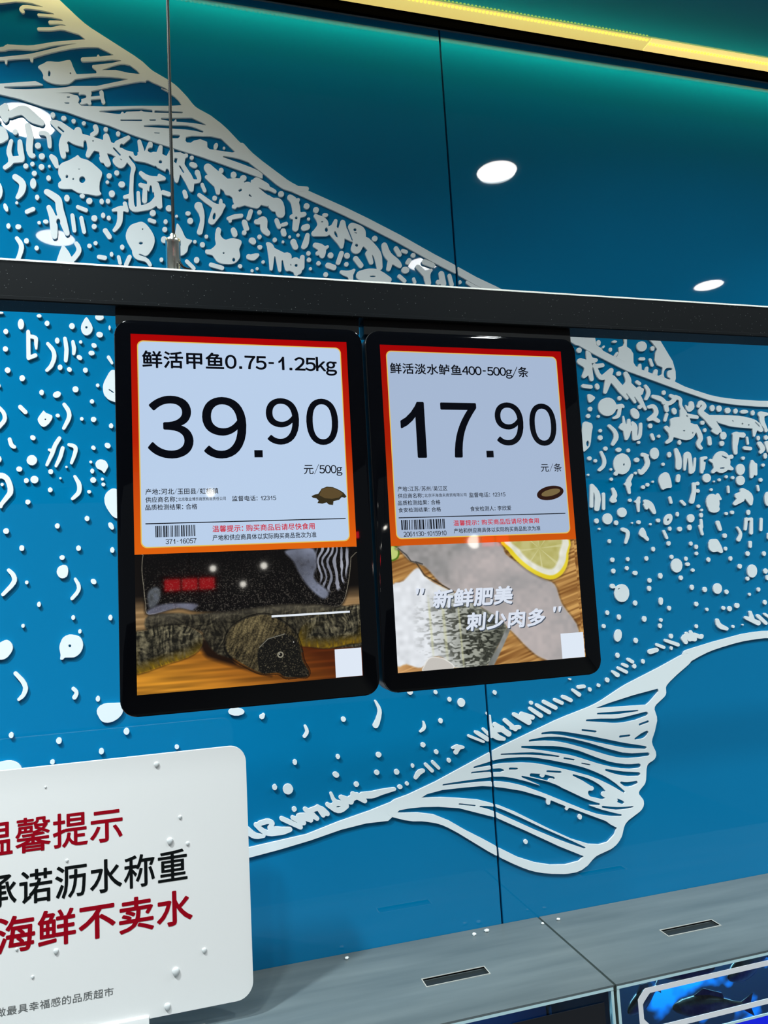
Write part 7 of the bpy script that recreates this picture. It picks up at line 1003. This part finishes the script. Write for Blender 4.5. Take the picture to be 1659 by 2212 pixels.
def paint_fillet():
    v, u = np.meshgrid(np.linspace(0, 1, SHAPE[0]), np.linspace(0, 1, SHAPE[1]), indexing='ij')
    n1 = vnoise(u, v, 8, 6, 21); n2 = vnoise(u, v, 40, 26, 22); n3 = vnoise(u, v, 170, 100, 23)
    q = (u*0.5+v) % 1.0
    grain = vnoise((u+0.04*n1) % 1, np.clip(q*0.98, 0, 1), 4, 70, 24)
    img = mixc((122, 78, 36), (205, 158, 92), np.clip(grain*1.3-0.1, 0, 1))
    lay(img, np.clip((v-0.86)*6, 0, 1)*np.clip(1-u*5, 0, 1), (228, 176, 120))
    m, sd = inside(u, v, PR['pep'], 6); lay(img, m, (70, 110, 20)); lay(img, np.clip((sd-9)/8, 0, 1), (190, 205, 120))
    m, sd = inside(u, v, PR['fil'], 8)
    c = mixc((148, 147, 148), (190, 180, 178), np.clip(n1*0.8+n2*0.35, 0, 1))
    lay(img, np.clip(1+(sd)/22, 0, 1)*(sd < 0)*0.45, (60, 45, 30)); lay(img, m, c)
    k, _ = inside(u, v, PR['fild'], 60); lay(img, k*m*0.55, mixc((120, 120, 118), (150, 150, 150), n2))
    m, sd = inside(u, v, PR['white'], 8)
    s = np.clip(u*2.2-0.35, 0, 1)
    c = mixc((224, 228, 233), (150, 152, 132), s)*(0.93+0.12*n2)[..., None]
    lay(img, m, c)
    k, _ = inside(u, v, PR['scale'], 70)
    sc = 0.6*vnoise((u+0.02*n2) % 1, (v+0.02*n1) % 1, 62, 84, 25)+0.4*vnoise(u, (v+0.03*n2) % 1, 30, 70, 26)
    cov = np.clip((u-0.16)*3.2, 0, 1)
    lay(img, k*m*cov*0.75, mixc((104, 108, 96), (150, 152, 138), n2))
    lay(img, k*m*np.clip((sc-0.52+0.16*cov)*6, 0, 1)*np.clip(cov+0.35, 0, 1), mixc((34, 36, 31), (80, 82, 72), n3))
    lay(img, k*m*np.clip((u-0.44)*4, 0, 0.40), (34, 36, 32))
    for uu, w_ in ((0.165, 0.010), (0.235, 0.012), (0.315, 0.008)):
        lay(img, k*m*np.clip(1-np.abs(u-uu-0.02*v)/w_, 0, 1)*0.6, (205, 206, 160))
    m, sd = inside(u, v, PR['bone'], 6); lay(img, m, (196, 192, 186)); lay(img, np.clip(1-np.abs(sd)/7, 0, 1), (232, 232, 228))
    m, sd = inside(u, v, PR['cut'], 5); lay(img, m, mixc((150, 152, 150), (105, 108, 104), n2))
    lay(img, np.clip(1-np.abs(dist_line(u, v, PR['edge']))/9, 0, 1)*0.85, (46, 44, 40))
    m, sd = inside(u, v, PR['lem'], 6); lay(img, np.clip(1+sd/26, 0, 1)*(sd < 0)*0.4, (60, 45, 20)); lay(img, m, mixc((214, 188, 24), (240, 222, 70), n1))
    m, sd = inside(u, v, PR['pith'], 6); lay(img, m, mixc((214, 214, 196), (232, 232, 222), n2))
    m, sd = inside(u, v, PR['pulp'], 10)
    e = PR['lc'][0]; ang = np.arctan2(v*1000-e[1], (u*1000-e[0])*1.66)
    spoke = np.clip((np.cos(ang*8+0.6)-0.86)*9, 0, 1)
    lay(img, m, mixc((176, 170, 96), (202, 198, 140), np.clip(n2*0.7+spoke*0.8, 0, 1)))
    return img

def picture(name, img, b, y, parent):
    h, w_ = img.shape[:2]
    x = np.linspace(b[0], b[1], w_); z = np.linspace(b[3], b[2], h)
    off = world_loc(parent)
    X, Z = np.meshgrid(x-off.x, z-off.z)
    co = np.stack([X, np.full_like(X, y-off.y), Z], -1).reshape(-1, 3)
    idx = np.arange(h*w_).reshape(h, w_)
    f = np.stack([idx[:-1, :-1], idx[1:, :-1], idx[1:, 1:], idx[:-1, 1:]], -1).reshape(-1, 4)
    me = bpy.data.meshes.new(name)
    me.vertices.add(len(co)); me.vertices.foreach_set('co', co.ravel())
    me.loops.add(f.size); me.loops.foreach_set('vertex_index', f.ravel().astype(np.int32))
    me.polygons.add(len(f)); me.polygons.foreach_set('loop_start', np.arange(0, f.size, 4, dtype=np.int32))
    try: me.polygons.foreach_set('loop_total', np.full(len(f), 4, dtype=np.int32))
    except Exception: pass
    me.update(calc_edges=True)
    a = me.color_attributes.new('pixels', 'FLOAT_COLOR', 'POINT')
    c = np.clip(img, 0, 255)/255.0
    c = np.where(c <= 0.04045, c/12.92, ((c+0.055)/1.055)**2.4)
    a.data.foreach_set('color', np.concatenate([c, np.ones((h, w_, 1))], -1).ravel().astype(np.float32))
    me.materials.append(M['s_picture'])
    return link(bpy.data.objects.new(name, me), parent)

def sheet(name, pts, y, m, parent, t=0.00006):
    """a printed area of the lit screen: a very thin slab standing on the one beneath it"""
    bm = bmesh.new()
    f = bm.faces.new([bm.verts.new((x, y, z)) for x, z in pts])
    return mesh_obj(name, bm, m, parent)

def rect4(b): return [(b[0], b[2]), (b[1], b[2]), (b[1], b[3]), (b[0], b[3])]

RECT = {'L': {'border': [-0.03579, 0.1555, 1.6411, 1.83262],
       'panel': [-0.0297, 0.14878, 1.64719, 1.82602],
       'pic': [-0.03531, 0.15575, 1.5256, 1.64066],
       'line': [-0.02662, 0.14654, 1.66642, 1.6673],
       'bar': [-0.01865, 0.01407, 1.65514, 1.6649],
       'card': [0.13074, 0.15491, 1.52597, 1.55054],
       'wl': [0.07637, 0.1462, 1.58206, 1.58382],
       'thumb': [0.11596, 0.14837, 1.67908, 1.69668]},
 'R': {'border': [0.18784, 0.3787, 1.64022, 1.83156],
       'panel': [0.19431, 0.37224, 1.6472, 1.82501],
       'pic': [0.18786, 0.37814, 1.52528, 1.63983],
       'line': [0.19668, 0.369, 1.66568, 1.66654],
       'bar': [0.19888, 0.24164, 1.65476, 1.66402],
       'card': [0.35337, 0.37784, 1.5254, 1.54936],
       'thumb': [0.33986, 0.36871, 1.67736, 1.69612]}}
TXT = {'L': [{'n': 'product_name_text', 's': '鲜活甲鱼0.75-1.25kg', 'b': [-0.02671, 0.14523, 1.79984, 1.81808], 'w': 0.02, 'c': 'ink', 'e': None},
       {'n': 'price_digit', 's': '3', 'b': [-0.0234, 0.01461, 1.72275, 1.77818], 'w': 0.014, 'c': 'ink', 'e': None},
       {'n': 'price_digit', 's': '9', 'b': [0.0224, 0.06046, 1.72255, 1.77785], 'w': 0.014, 'c': 'ink', 'e': None},
       {'n': 'price_point', 's': '.', 'b': [0.06656, 0.07394, 1.72348, 1.72998], 'w': 0.012, 'c': 'ink', 'e': None},
       {'n': 'price_digit', 's': '9', 'b': [0.078, 0.10777, 1.735, 1.77772], 'w': 0.014, 'c': 'ink', 'e': None},
       {'n': 'price_digit', 's': '0', 'b': [0.11435, 0.14392, 1.73472, 1.77791], 'w': 0.014, 'c': 'ink', 'e': None},
       {'n': 'unit_text', 's': '元/500g', 'b': [0.11016, 0.14562, 1.70612, 1.71715], 'w': 0.008, 'c': 'ink', 'e': None},
       {'n': 'origin_text', 's': '产地:河北/玉田县/虹桥镇', 'b': [-0.02611, 0.03434, 1.6915, 1.69674], 'w': 0.012, 'c': 'ink', 'e': None},
       {'n': 'supplier_text', 's': '供应商名称:', 'b': [-0.02624, -0.00025, 1.68481, 1.68978], 'w': 0.012, 'c': 'ink', 'e': None},
       {'n': 'supplier_text', 's': '北京敬业博乐商贸有限责任公司', 'b': [0.00045, 0.04057, 1.68565, 1.68887], 'w': 0.01, 'c': 'ink', 'e': None},
       {'n': 'hotline_text', 's': '监督电话: 12315', 'b': [0.04588, 0.08431, 1.68461, 1.68938], 'w': 0.012, 'c': 'ink', 'e': None},
       {'n': 'quality_text', 's': '品质检测结果: 合格', 'b': [-0.02636, 0.01629, 1.67829, 1.68327], 'w': 0.012, 'c': 'ink', 'e': None},
       {'n': 'barcode_number_text', 's': '371-16057', 'b': [-0.01068, 0.01482, 1.64905, 1.65341], 'w': 0.012, 'c': 'ink', 'e': None},
       {'n': 'notice_text', 's': '温馨提示: 购买商品后请尽快食用', 'b': [0.02828, 0.11778, 1.65793, 1.66384], 'w': 0.014, 'c': 'red', 'e': None},
       {'n': 'advice_text', 's': '产地和供应商具体以实际购买商品批次为准', 'b': [0.0282, 0.11895, 1.65051, 1.65575], 'w': 0.012, 'c': 'ink', 'e': None}],
 'R': [{'n': 'product_name_text', 's': '鲜活淡水鲈鱼400-500g/条', 'b': [0.1965, 0.34055, 1.80164, 1.81418], 'w': 0.016, 'c': 'ink', 'e': None},
       {'n': 'price_digit', 's': '1', 'b': [0.20377, 0.22819, 1.72244, 1.77653], 'w': 0.014, 'c': 'ink', 'e': None},
       {'n': 'price_digit', 's': '7', 'b': [0.24461, 0.28174, 1.72254, 1.77629], 'w': 0.014, 'c': 'ink', 'e': None},
       {'n': 'price_point', 's': '.', 'b': [0.28914, 0.29659, 1.72256, 1.7291], 'w': 0.012, 'c': 'ink', 'e': None},
       {'n': 'price_digit', 's': '9', 'b': [0.30062, 0.33087, 1.73432, 1.77746], 'w': 0.014, 'c': 'ink', 'e': None},
       {'n': 'price_digit', 's': '0', 'b': [0.33738, 0.3668, 1.73404, 1.77698], 'w': 0.014, 'c': 'ink', 'e': None},
       {'n': 'unit_text', 's': '元/条', 'b': [0.34607, 0.369, 1.70789, 1.7163], 'w': 0.008, 'c': 'ink', 'e': None},
       {'n': 'origin_text', 's': '产地:江苏/苏州/吴江区', 'b': [0.19722, 0.24648, 1.69064, 1.6955], 'w': 0.012, 'c': 'ink', 'e': None},
       {'n': 'supplier_text', 's': '供应商名称:', 'b': [0.19713, 0.22224, 1.68429, 1.68891], 'w': 0.012, 'c': 'ink', 'e': None},
       {'n': 'supplier_text', 's': '北京环海渔夫商贸有限公司', 'b': [0.22316, 0.26551, 1.68486, 1.68832], 'w': 0.008, 'c': 'ink', 'e': None},
       {'n': 'hotline_text', 's': '监督电话: 12315', 'b': [0.26812, 0.30594, 1.68385, 1.68853], 'w': 0.012, 'c': 'ink', 'e': None},
       {'n': 'quality_text', 's': '品质检测结果: 合格', 'b': [0.19674, 0.23864, 1.67773, 1.68228], 'w': 0.012, 'c': 'ink', 'e': None},
       {'n': 'food_safety_text', 's': '食安检测结果: 合格', 'b': [0.19693, 0.23879, 1.67105, 1.67545], 'w': 0.012, 'c': 'ink', 'e': None},
       {'n': 'inspector_text', 's': '食安检测人: 李欣爱', 'b': [0.2684, 0.31094, 1.67049, 1.67516], 'w': 0.012, 'c': 'ink', 'e': None},
       {'n': 'barcode_number_text', 's': '2061130-1015910', 'b': [0.20056, 0.24287, 1.64842, 1.65294], 'w': 0.012, 'c': 'ink', 'e': None},
       {'n': 'notice_text', 's': '温馨提示: 购买商品后请尽快食用', 'b': [0.25035, 0.33949, 1.65709, 1.66247], 'w': 0.014, 'c': 'red', 'e': None},
       {'n': 'advice_text', 's': '产地和供应商具体以实际购买商品批次为准', 'b': [0.25029, 0.34049, 1.64995, 1.65467], 'w': 0.012, 'c': 'ink', 'e': None},
       {'n': 'slogan_text', 's': '新鲜肥美', 'b': [0.2247, 0.30617, 1.58069, 1.59825], 'w': 0.036, 'c': 'slogan', 'e': 'i'},
       {'n': 'slogan_text', 's': '刺少肉多', 'b': [0.25602, 0.33849, 1.55812, 1.5752], 'w': 0.036, 'c': 'slogan', 'e': 'i'},
       {'n': 'quote_mark', 's': '"', 'b': [0.20929, 0.21781, 1.59477, 1.60044], 'w': 0.02, 'c': 'slogan', 'e': 'i'},
       {'n': 'quote_mark', 's': '"', 'b': [0.3475, 0.35663, 1.57031, 1.57565], 'w': 0.02, 'c': 'slogan', 'e': 'i'}],
 'S': [{'n': 'heading_text', 's': '温馨提示', 'b': [-0.27418, -0.08646, 1.26759, 1.31437], 'w': 0.013, 'c': 'red', 'e': None},
       {'n': 'promise_text', 's': '承诺沥水称重', 'b': [-0.26681, 0.00093, 1.19964, 1.24453], 'w': 0.012, 'c': 'ink', 'e': None},
       {'n': 'promise_text', 's': '海鲜不卖水', 'b': [-0.25033, 0.00682, 1.13973, 1.18773], 'w': 0.02, 'c': 'red', 'e': None},
       {'n': 'slogan_text', 's': '做最具幸福感的品质超市', 'b': [-0.2508, -0.10207, 1.06168, 1.07304], 'w': 0.0, 'c': 'grey', 'e': None}]}

def barcode(name, b, y, m, parent, seed):
    rs = random.Random(seed)
    bm = bmesh.new(); x = 0; L = []
    while x < 95:
        w_ = rs.choice((1, 1, 2, 3)); L.append((x, w_)); x += w_ + rs.choice((1, 1, 2, 3))
    tot = L[-1][0]+L[-1][1]
    for x, w_ in L:
        xa = b[0]+(b[1]-b[0])*x/tot; xb = b[0]+(b[1]-b[0])*(x+w_)/tot
        bm.faces.new([bm.verts.new(p) for p in ((xa, y, b[2]), (xb, y, b[2]), (xb, y, b[3]), (xa, y, b[3]))])
    return mesh_obj(name, bm, m, parent)

def price_display(side, x0, x1, label):
    z0, z1 = 1.6-0.1418*0.65, 1.6+0.3776*0.65
    root = empty('price_display', ((x0+x1)/2, YF, z0), label, 'price screen', 'price screens under the rail')
    mesh_obj('housing', add_prism_xz(bmesh.new(), rrect(x0, x1, z0, z1, 0.0135), YF+0.0012, YF+0.024, 0.001), M['black_plastic'], root, True)
    mesh_obj('cover_glass', add_prism_xz(bmesh.new(), rrect(x0+0.0006, x1-0.0006, z0+0.0006, z1-0.0006, 0.013), YF-0.0002, YF+0.0014, 0.0005), M['bezel'], root, True)
    box('hanger_plate', x0+0.0008, x1-0.0008, YF+0.006, YF+0.022, z1-0.002, zb, M['black_plastic'], root)
    r = RECT[side]
    y = YF-0.0004; dy = 0.00012
    fr = (r['border'][0], r['border'][1], r['pic'][2], r['border'][3])
    scr = sheet('screen', rect4(fr), y, M['s_ink'], root)
    sheet('orange_border', rect4(r['border']), y-dy, M['s_border_'+side.lower()], scr)
    p = r['panel']
    sheet('gold_outline', rrect(p[0]-0.0009, p[1]+0.0009, p[2]-0.0009, p[3]+0.0009, 0.0052), y-2*dy, M['s_gold'], scr)
    sheet('page', rrect(*p, 0.0048), y-3*dy, M['s_white_'+side.lower()], scr)
    yt = y-4*dy
    pb = (fr[0], fr[1], r['pic'][2], r['border'][2])
    if side == 'L':
        picture('turtle_picture', paint_turtle(), pb, y-dy, scr)
        sheet('white_rule', rect4(r['wl']), y-2*dy, M['s_line'], scr)
    else:
        picture('fish_fillet_picture', paint_fillet(), pb, y-dy, scr)
    sheet('white_card', rect4(r['card']), y-2*dy, M['s_card'], scr)
    sheet('divider_line', rect4(r['line']), yt, M['s_ink'], scr)
    barcode('barcode', r['bar'], yt, M['s_ink'], scr, 7 if side == 'L' else 12)
    for t in TXT[side]:
        m = {'ink': M['s_ink'], 'red': M['s_red'], 'slogan': M['s_slogan']}[t['c']]
        sh = 0.14 if t['e'] == 'i' else 0.0
        if t['c'] == 'slogan':
            b = [t['b'][0]+0.0009, t['b'][1]+0.0009, t['b'][2]-0.0009, t['b'][3]-0.0009]
            text_mesh('slogan_shadow', t['s'], b, yt+dy, M['s_slogan_shadow'], scr, t['w'], sh)
        text_mesh(t['n'], t['s'], t['b'], yt, m, scr, t['w'], sh)
    th = r['thumb']
    def T(pts): return [(th[0]+(th[1]-th[0])*a, th[3]-(th[3]-th[2])*b) for a, b in pts]
    if side == 'L':
        sheet('turtle_thumbnail', T([(0.0, .50), (.10, .42), (.20, .38), (.30, .12), (.45, .02), (.62, .05), (.80, .20), (.92, .35), (1.0, .55), (.95, .62), (.86, .58), (.78, .72), (.62, .78), (.60, .98), (.48, .95), (.42, .84), (.30, .90), (.16, .86), (.20, .74), (.14, .62), (.04, .58)]), yt, M['s_brown_dark'], scr)
        sheet('turtle_thumbnail', T([(.22, .46), (.30, .16), (.45, .06), (.62, .09), (.80, .24), (.90, .42), (.78, .60), (.58, .66), (.38, .62)]), yt-dy, M['s_brown'], scr)
    else:
        el = lambda cx, cz, a, b, n=40: [(cx + a*math.cos(2*math.pi*i/n)*0.94 - b*math.sin(2*math.pi*i/n)*0.30, cz - a*math.cos(2*math.pi*i/n)*0.34 - b*math.sin(2*math.pi*i/n)*0.94) for i in range(n)]
        sheet('plate_thumbnail', T(el(.5, .5, .53, .36)), yt, M['s_plate'], scr)
        sheet('plate_thumbnail', T(el(.52, .48, .38, .17)), yt-dy, M['s_fish'], scr)
    return root
price_display('L', -0.0757*0.65, 0.2630*0.65, 'left black price screen showing 39.90 over a picture of a soft-shelled turtle')
price_display('R', 0.2676*0.65, 0.6090*0.65, 'right black price screen showing 17.90 over a picture of fish fillet and lemon')

# ------------------------------------------------------------------ white notice sign standing on the tank lid
YS = -0.143
sg = empty('notice_sign', (-0.165, YS, 0.9921), 'white rounded notice board with red and black lettering, at lower left', 'sign')
mesh_obj('board', add_prism_xz(bmesh.new(), rrect(-0.425, 0.0895, 1.022, 1.3807, 0.024, 10), YS, YS+0.006, 0.0012), M['board'], sg, True)
box('stand_foot', -0.28, -0.0555, YS-0.004, YS+0.010, 0.9921, 1.026, M['board'], sg, 0.001)
for t in TXT['S']:
    text_mesh(t['n'], t['s'], t['b'], YS-0.0003, {'red': M['ink_red'], 'ink': M['ink_black'], 'grey': M['ink_grey']}[t['c']], sg, t['w'])
DROP_LABELS = ['water droplet near the top edge of the white sign, above its right half', 'small water droplet on the white sign, right of the red heading', 'round water droplet above the last black character on the white sign', 'tiny water droplet just right of the last black character on the white sign',
    'water droplet under the red second character on the white sign', 'widest water droplet, on the blank lower right of the white sign', 'water droplet nearest the right edge of the white sign, low down', 'water droplet close to the bottom edge of the white sign',
    'tiny droplet at the left, hanging under the large red line', 'tiny droplet between the large red line and the small grey line', 'tiny droplet above the black line on the white sign', 'faint tiny droplet at the top left of the white sign']
for (x, z, r), lab in zip([[-0.0386, 1.3669, 0.00369], [-0.0076, 1.2887, 0.00263], [-0.0224, 1.2575, 0.00448], [0.0021, 1.2503, 0.00263], [-0.1754, 1.1332, 0.00342], [-0.0184, 1.0787, 0.00527], [0.0216, 1.0999, 0.00342],
 [-0.0308, 1.034, 0.00448], [-0.2246, 1.144, 0.00211], [-0.205, 1.105, 0.00211], [-0.1606, 1.2501, 0.00211], [-0.1876, 1.3525, 0.00158]], DROP_LABELS):
    bm = bmesh.new()
    bmesh.ops.create_uvsphere(bm, u_segments=14, v_segments=8, radius=r)
    for v in bm.verts:
        v.co.y *= 0.55
        if v.co.z < 0: v.co.z *= 1.35; v.co.x *= (1-0.18*abs(v.co.z)/r)
    me = bpy.data.meshes.new('water_droplet'); bm.to_mesh(me); bm.free(); me.materials.append(M['water'])
    for p in me.polygons: p.use_smooth = True
    o = link(bpy.data.objects.new('water_droplet', me)); o.location = (x, YS-r*0.15, z)
    tag(o, lab, 'droplet', 'water droplets on the white sign')

# ------------------------------------------------------------------ tanks with grey lids
ZL = 0.9921
GX = 0.6165                                   # joint between the two tanks
def lid(x0, x1, slots, label):
    r = empty('metal_counter', ((x0+x1)/2, -0.12, ZL-0.003), label, 'counter', 'grey metal counters on the tanks')
    bm = bmesh.new()
    ys = [-0.249, -0.1505, -0.1280, -0.0008]
    cuts = sorted(slots)
    xs = [x0]
    for c in cuts: xs += [c-0.0520, c+0.0520]
    xs.append(x1)
    for i in range(len(xs)-1):
        for j in range(3):
            if i % 2 == 1 and j == 1: continue
            add_box(bm, xs[i], xs[i+1], ys[j], ys[j+1], ZL-0.003, ZL)
    bmesh.ops.remove_doubles(bm, verts=bm.verts, dist=1e-5)
    inner = [f for f in bm.faces if all(len(e.link_faces) > 2 for e in f.edges)]
    mesh_obj('lid_plate', bm, M['steel'], r)
    for c in cuts:
        bm = bmesh.new()
        t = 0.0016
        for a, b_, cc, d in ((c-.052-t, c+.052+t, -.1505-t, -.1505), (c-.052-t, c+.052+t, -.128, -.128+t), (c-.052-t, c-.052, -.1505, -.128), (c+.052, c+.052+t, -.1505, -.128)):
            add_box(bm, a, b_, cc, d, ZL-0.002, ZL+0.0007)
        rim = mesh_obj('slot_rim', bm, M['slot_rim'], r)
        box('slot_well', c-.052, c+.052, -.1505, -.128, ZL-0.0065, ZL-0.0030, M['slot'], r)
    return r
lid(-1.55, GX-0.0022, (-0.033, 0.403), 'grey metal lid with a dark hand slot on the left tank, under the white sign')
lid(GX+0.0022, 2.0, (0.836,), 'grey metal lid with a dark hand slot on the right tank')

def tank(x0, x1, z0, label):
    r = empty('fish_tank', ((x0+x1)/2, -0.13, z0), label, 'fish tank', 'glass tanks along the wall')
    zt_ = ZL-0.0033
    box('front_glass', x0+0.004, x1-0.004, -0.2480, -0.2400, z0, zt_, M['pane'], r)
    bm = bmesh.new()
    add_box(bm, x0, x1, -0.2490, -0.2396, zt_-0.0040, zt_)
    add_box(bm, x0, x0+0.004, -0.2486, -0.2396, z0, zt_-0.0040)
    add_box(bm, x1-0.004, x1, -0.2486, -0.2396, z0, zt_-0.0040)
    mesh_obj('glass_edge', bm, M['pane_edge'], r)
    box('floor_pan', x0, x1, -0.24, -0.002, z0, z0+0.01, M['tank_deep'], r)
    return r
tl = tank(-1.55, GX-0.003, 0.62, 'left glass tank with a black label card stuck to its front')
tr = tank(GX+0.003, 2.0, 0.62, 'right glass tank glowing blue, with a white outlined panel on its front')
for r, x0, x1 in ((tl, -1.55, GX-0.003), (tr, GX+0.003, 2.0)):
    box('back_lining', x0, x1, -0.012, -0.002, 0.63, ZL-0.02, M['tank_mottled'] if r is tr else M['tank_deep'], r)
    box('side_lining', x0+0.0045, x0+0.008, -0.2395, -0.012, 0.63, ZL-0.02, M['tank_dark'], r)
    ld = bpy.data.lights.new('tank_lamp', 'AREA'); ld.shape = 'RECTANGLE'; ld.size = x1-x0-0.1; ld.size_y = 0.03
    ld.energy = TANK_WATTS*(1.0 if r is tr else 0.35); ld.color = (0.35, 0.75, 1.0)
    lo = bpy.data.objects.new('tank_lamp', ld); link(lo, r); lo.location = Vector(((x0+x1)/2, -0.10, ZL-0.018)) - world_loc(r)
box('silicone_joint', GX-0.0028, GX+0.0028, -0.2470, -0.2405, 0.62, ZL-0.009, M['silicone'], tl)
for x0, x1, lab in ((-1.55, GX-0.003, 'dark cabinet under the left glass tank'), (GX+0.003, 2.0, 'dark cabinet under the right glass tank')):
    r = empty('tank_cabinet', ((x0+x1)/2, -0.13, 0), lab, 'cabinet', 'cabinets under the tanks')
    box('carcass', x0, x1, -0.235, -0.001, 0.06, 0.6195, M['tank_dark'], r, 0.002)
    box('plinth', x0+0.02, x1-0.02, -0.20, -0.001, 0.0, 0.06, M['black_plastic'], r)
    n_ = 3
    for k in range(n_):
        xa = x0+(x1-x0)*k/n_; xb = x0+(x1-x0)*(k+1)/n_
        d = box('door', xa+0.004, xb-0.004, -0.250, -0.2352, 0.07, 0.612, M['tank_dark'], r, 0.002)
        box('handle', xb-0.05, xb-0.035, -0.262, -0.2502, 0.42, 0.56, M['alu'], d)
box('gap_light_stop', GX-0.0021, GX+0.0021, -0.2485, -0.0010, ZL-0.009, ZL-0.0012, M['silicone'], tl)  # dark filler added to stop tank light leaking up through the lid gap
# decals on the right tank
def ring_outline(x0, x1, z0, z1, n, w_):
    def path(e):
        X0, X1, Z0_, Z1_ = x0+e, x1-e, z0+e, z1-e
        k = n*0.55
        return [(X0, Z0_+n), (X0+k*0.35, Z0_+n*0.75), (X0+n*0.75, Z0_+k*0.35), (X0+n, Z0_), (X1-n, Z0_), (X1, Z0_+n), (X1, Z1_-n), (X1-n, Z1_), (X0+n, Z1_), (X0+n*0.80, Z1_-k*0.3), (X0+k*0.35, Z1_-n*0.75), (X0, Z1_-n)]
    return path(0), path(w_)
bm = bmesh.new()
A_, B_ = ring_outline(0.6535, 1.35, 0.9130, 0.9770, 0.014, 0.0078)
for i in range(len(A_)):
    j = (i+1) % len(A_)
    f = [bm.verts.new((A_[i][0], -0.2484, A_[i][1])), bm.verts.new((A_[j][0], -0.2484, A_[j][1])), bm.verts.new((B_[j][0], -0.2484, B_[j][1])), bm.verts.new((B_[i][0], -0.2484, B_[i][1]))]
    bm.faces.new(f)
bmesh.ops.remove_doubles(bm, verts=bm.verts, dist=1e-6)
g_ = bmesh.ops.extrude_face_region(bm, geom=bm.faces[:])
bmesh.ops.translate(bm, verts=[v for v in g_['geom'] if isinstance(v, bmesh.types.BMVert)], vec=(0, -0.0006, 0))
mesh_obj('white_outline', bm, M['decal_white'], tr)
box('blue_banner', GX+0.12, 1.9, -0.2492, -0.2484, 0.70, 0.8965, M['blue_strip_glow'], tr)
box('banner_edge', GX+0.12, 1.9, -0.2494, -0.2484, 0.8965, 0.9000, M['pane_edge'], tr)
o = box('label_card', 0.4460, 0.5955, -0.2506, -0.2492, 0.83, 0.9712, M['card_black'])
tag(o, 'black label card stuck on the front of the left tank', 'label')

# fish in the right tank
def fish(x, y, z, s, rz, label):
    r = empty('tank_fish', (x, y, z), label, 'fish', 'dark fish in the right tank')
    bm = bmesh.new()
    prof = [(-0.5, 0.02), (-0.46, 0.06), (-0.36, 0.11), (-0.2, 0.15), (0.0, 0.155), (0.2, 0.11), (0.36, 0.06), (0.46, 0.045)]
    rings = []
    for px, rr in prof:
        rings.append([bm.verts.new((px*s, rr*s*0.55*math.cos(2*math.pi*k/16), rr*s*math.sin(2*math.pi*k/16))) for k in range(16)])
    for a, b in zip(rings, rings[1:]):
        for k in range(16): bm.faces.new((a[k], a[(k+1) % 16], b[(k+1) % 16], b[k]))
    bm.faces.new(rings[0][::-1]); bm.faces.new(rings[-1])
    body = mesh_obj('body', bm, M['fish_dark'], r, True, world=False)
    for nm, pts in (('tail_fin', [(.44, .04), (.62, .15), (.57, 0), (.62, -.15), (.44, -.04)]), ('back_fin', [(-.2, .145), (-.05, .24), (.2, .17), (.22, .10), (0, .14)])):
        bm = bmesh.new(); add_prism_xz(bm, [(a*s, b*s) for a, b in pts], -0.006*s, 0.006*s)
        mesh_obj(nm, bm, M['fish_dark'], r, world=False)
    r.rotation_euler = (0, 0, rz)
fish(0.715, -0.165, 0.912, 0.10, 0.5, 'dark fish at the left end of the right tank, first from the tank joint')
fish(0.800, -0.150, 0.935, 0.12, 2.9, 'dark fish behind the white outline on the right tank, second from the tank joint')
fish(0.835, -0.170, 0.880, 0.12, -0.3, 'dark fish in the right tank, third from the tank joint, swimming lowest')
fish(0.930, -0.160, 0.925, 0.13, 0.35, 'dark fish behind the white outline on the right tank, fourth from the tank joint')
fish(1.060, -0.150, 0.930, 0.14, 3.4, 'dark fish in the right tank, farthest from the tank joint')

# small white chips lying at the back of the lids
for i, (x, y, r, lab) in enumerate([(0.5075, -0.018, 0.0042, 'round white chip at the back of the left lid, just left of the lid joint'), (0.482, -0.022, 0.0036, 'flat white chip at the back of the left lid, beside the round one'), (0.6105, -0.030, 0.0028, 'tiny white chip at the back end of the gap between the lids'), (0.644, -0.026, 0.0032, 'white chip at the back of the right lid, just past the joint'), (0.254, -0.020, 0.0036, 'white chip at the back of the left lid, nearest the white sign')]):
    bm = bmesh.new(); bmesh.ops.create_icosphere(bm, subdivisions=2, radius=r)
    rs = random.Random(i)
    for v in bm.verts:
        v.co.z *= 0.6
        v.co *= rs.uniform(0.85, 1.15)
    me = bpy.data.meshes.new('ice_chip'); bm.to_mesh(me); bm.free(); me.materials.append(M['chip'])
    o = link(bpy.data.objects.new('ice_chip', me)); o.location = (x, y, ZL+r*0.5)
    tag(o, lab, 'chip', 'white chips on the lids')
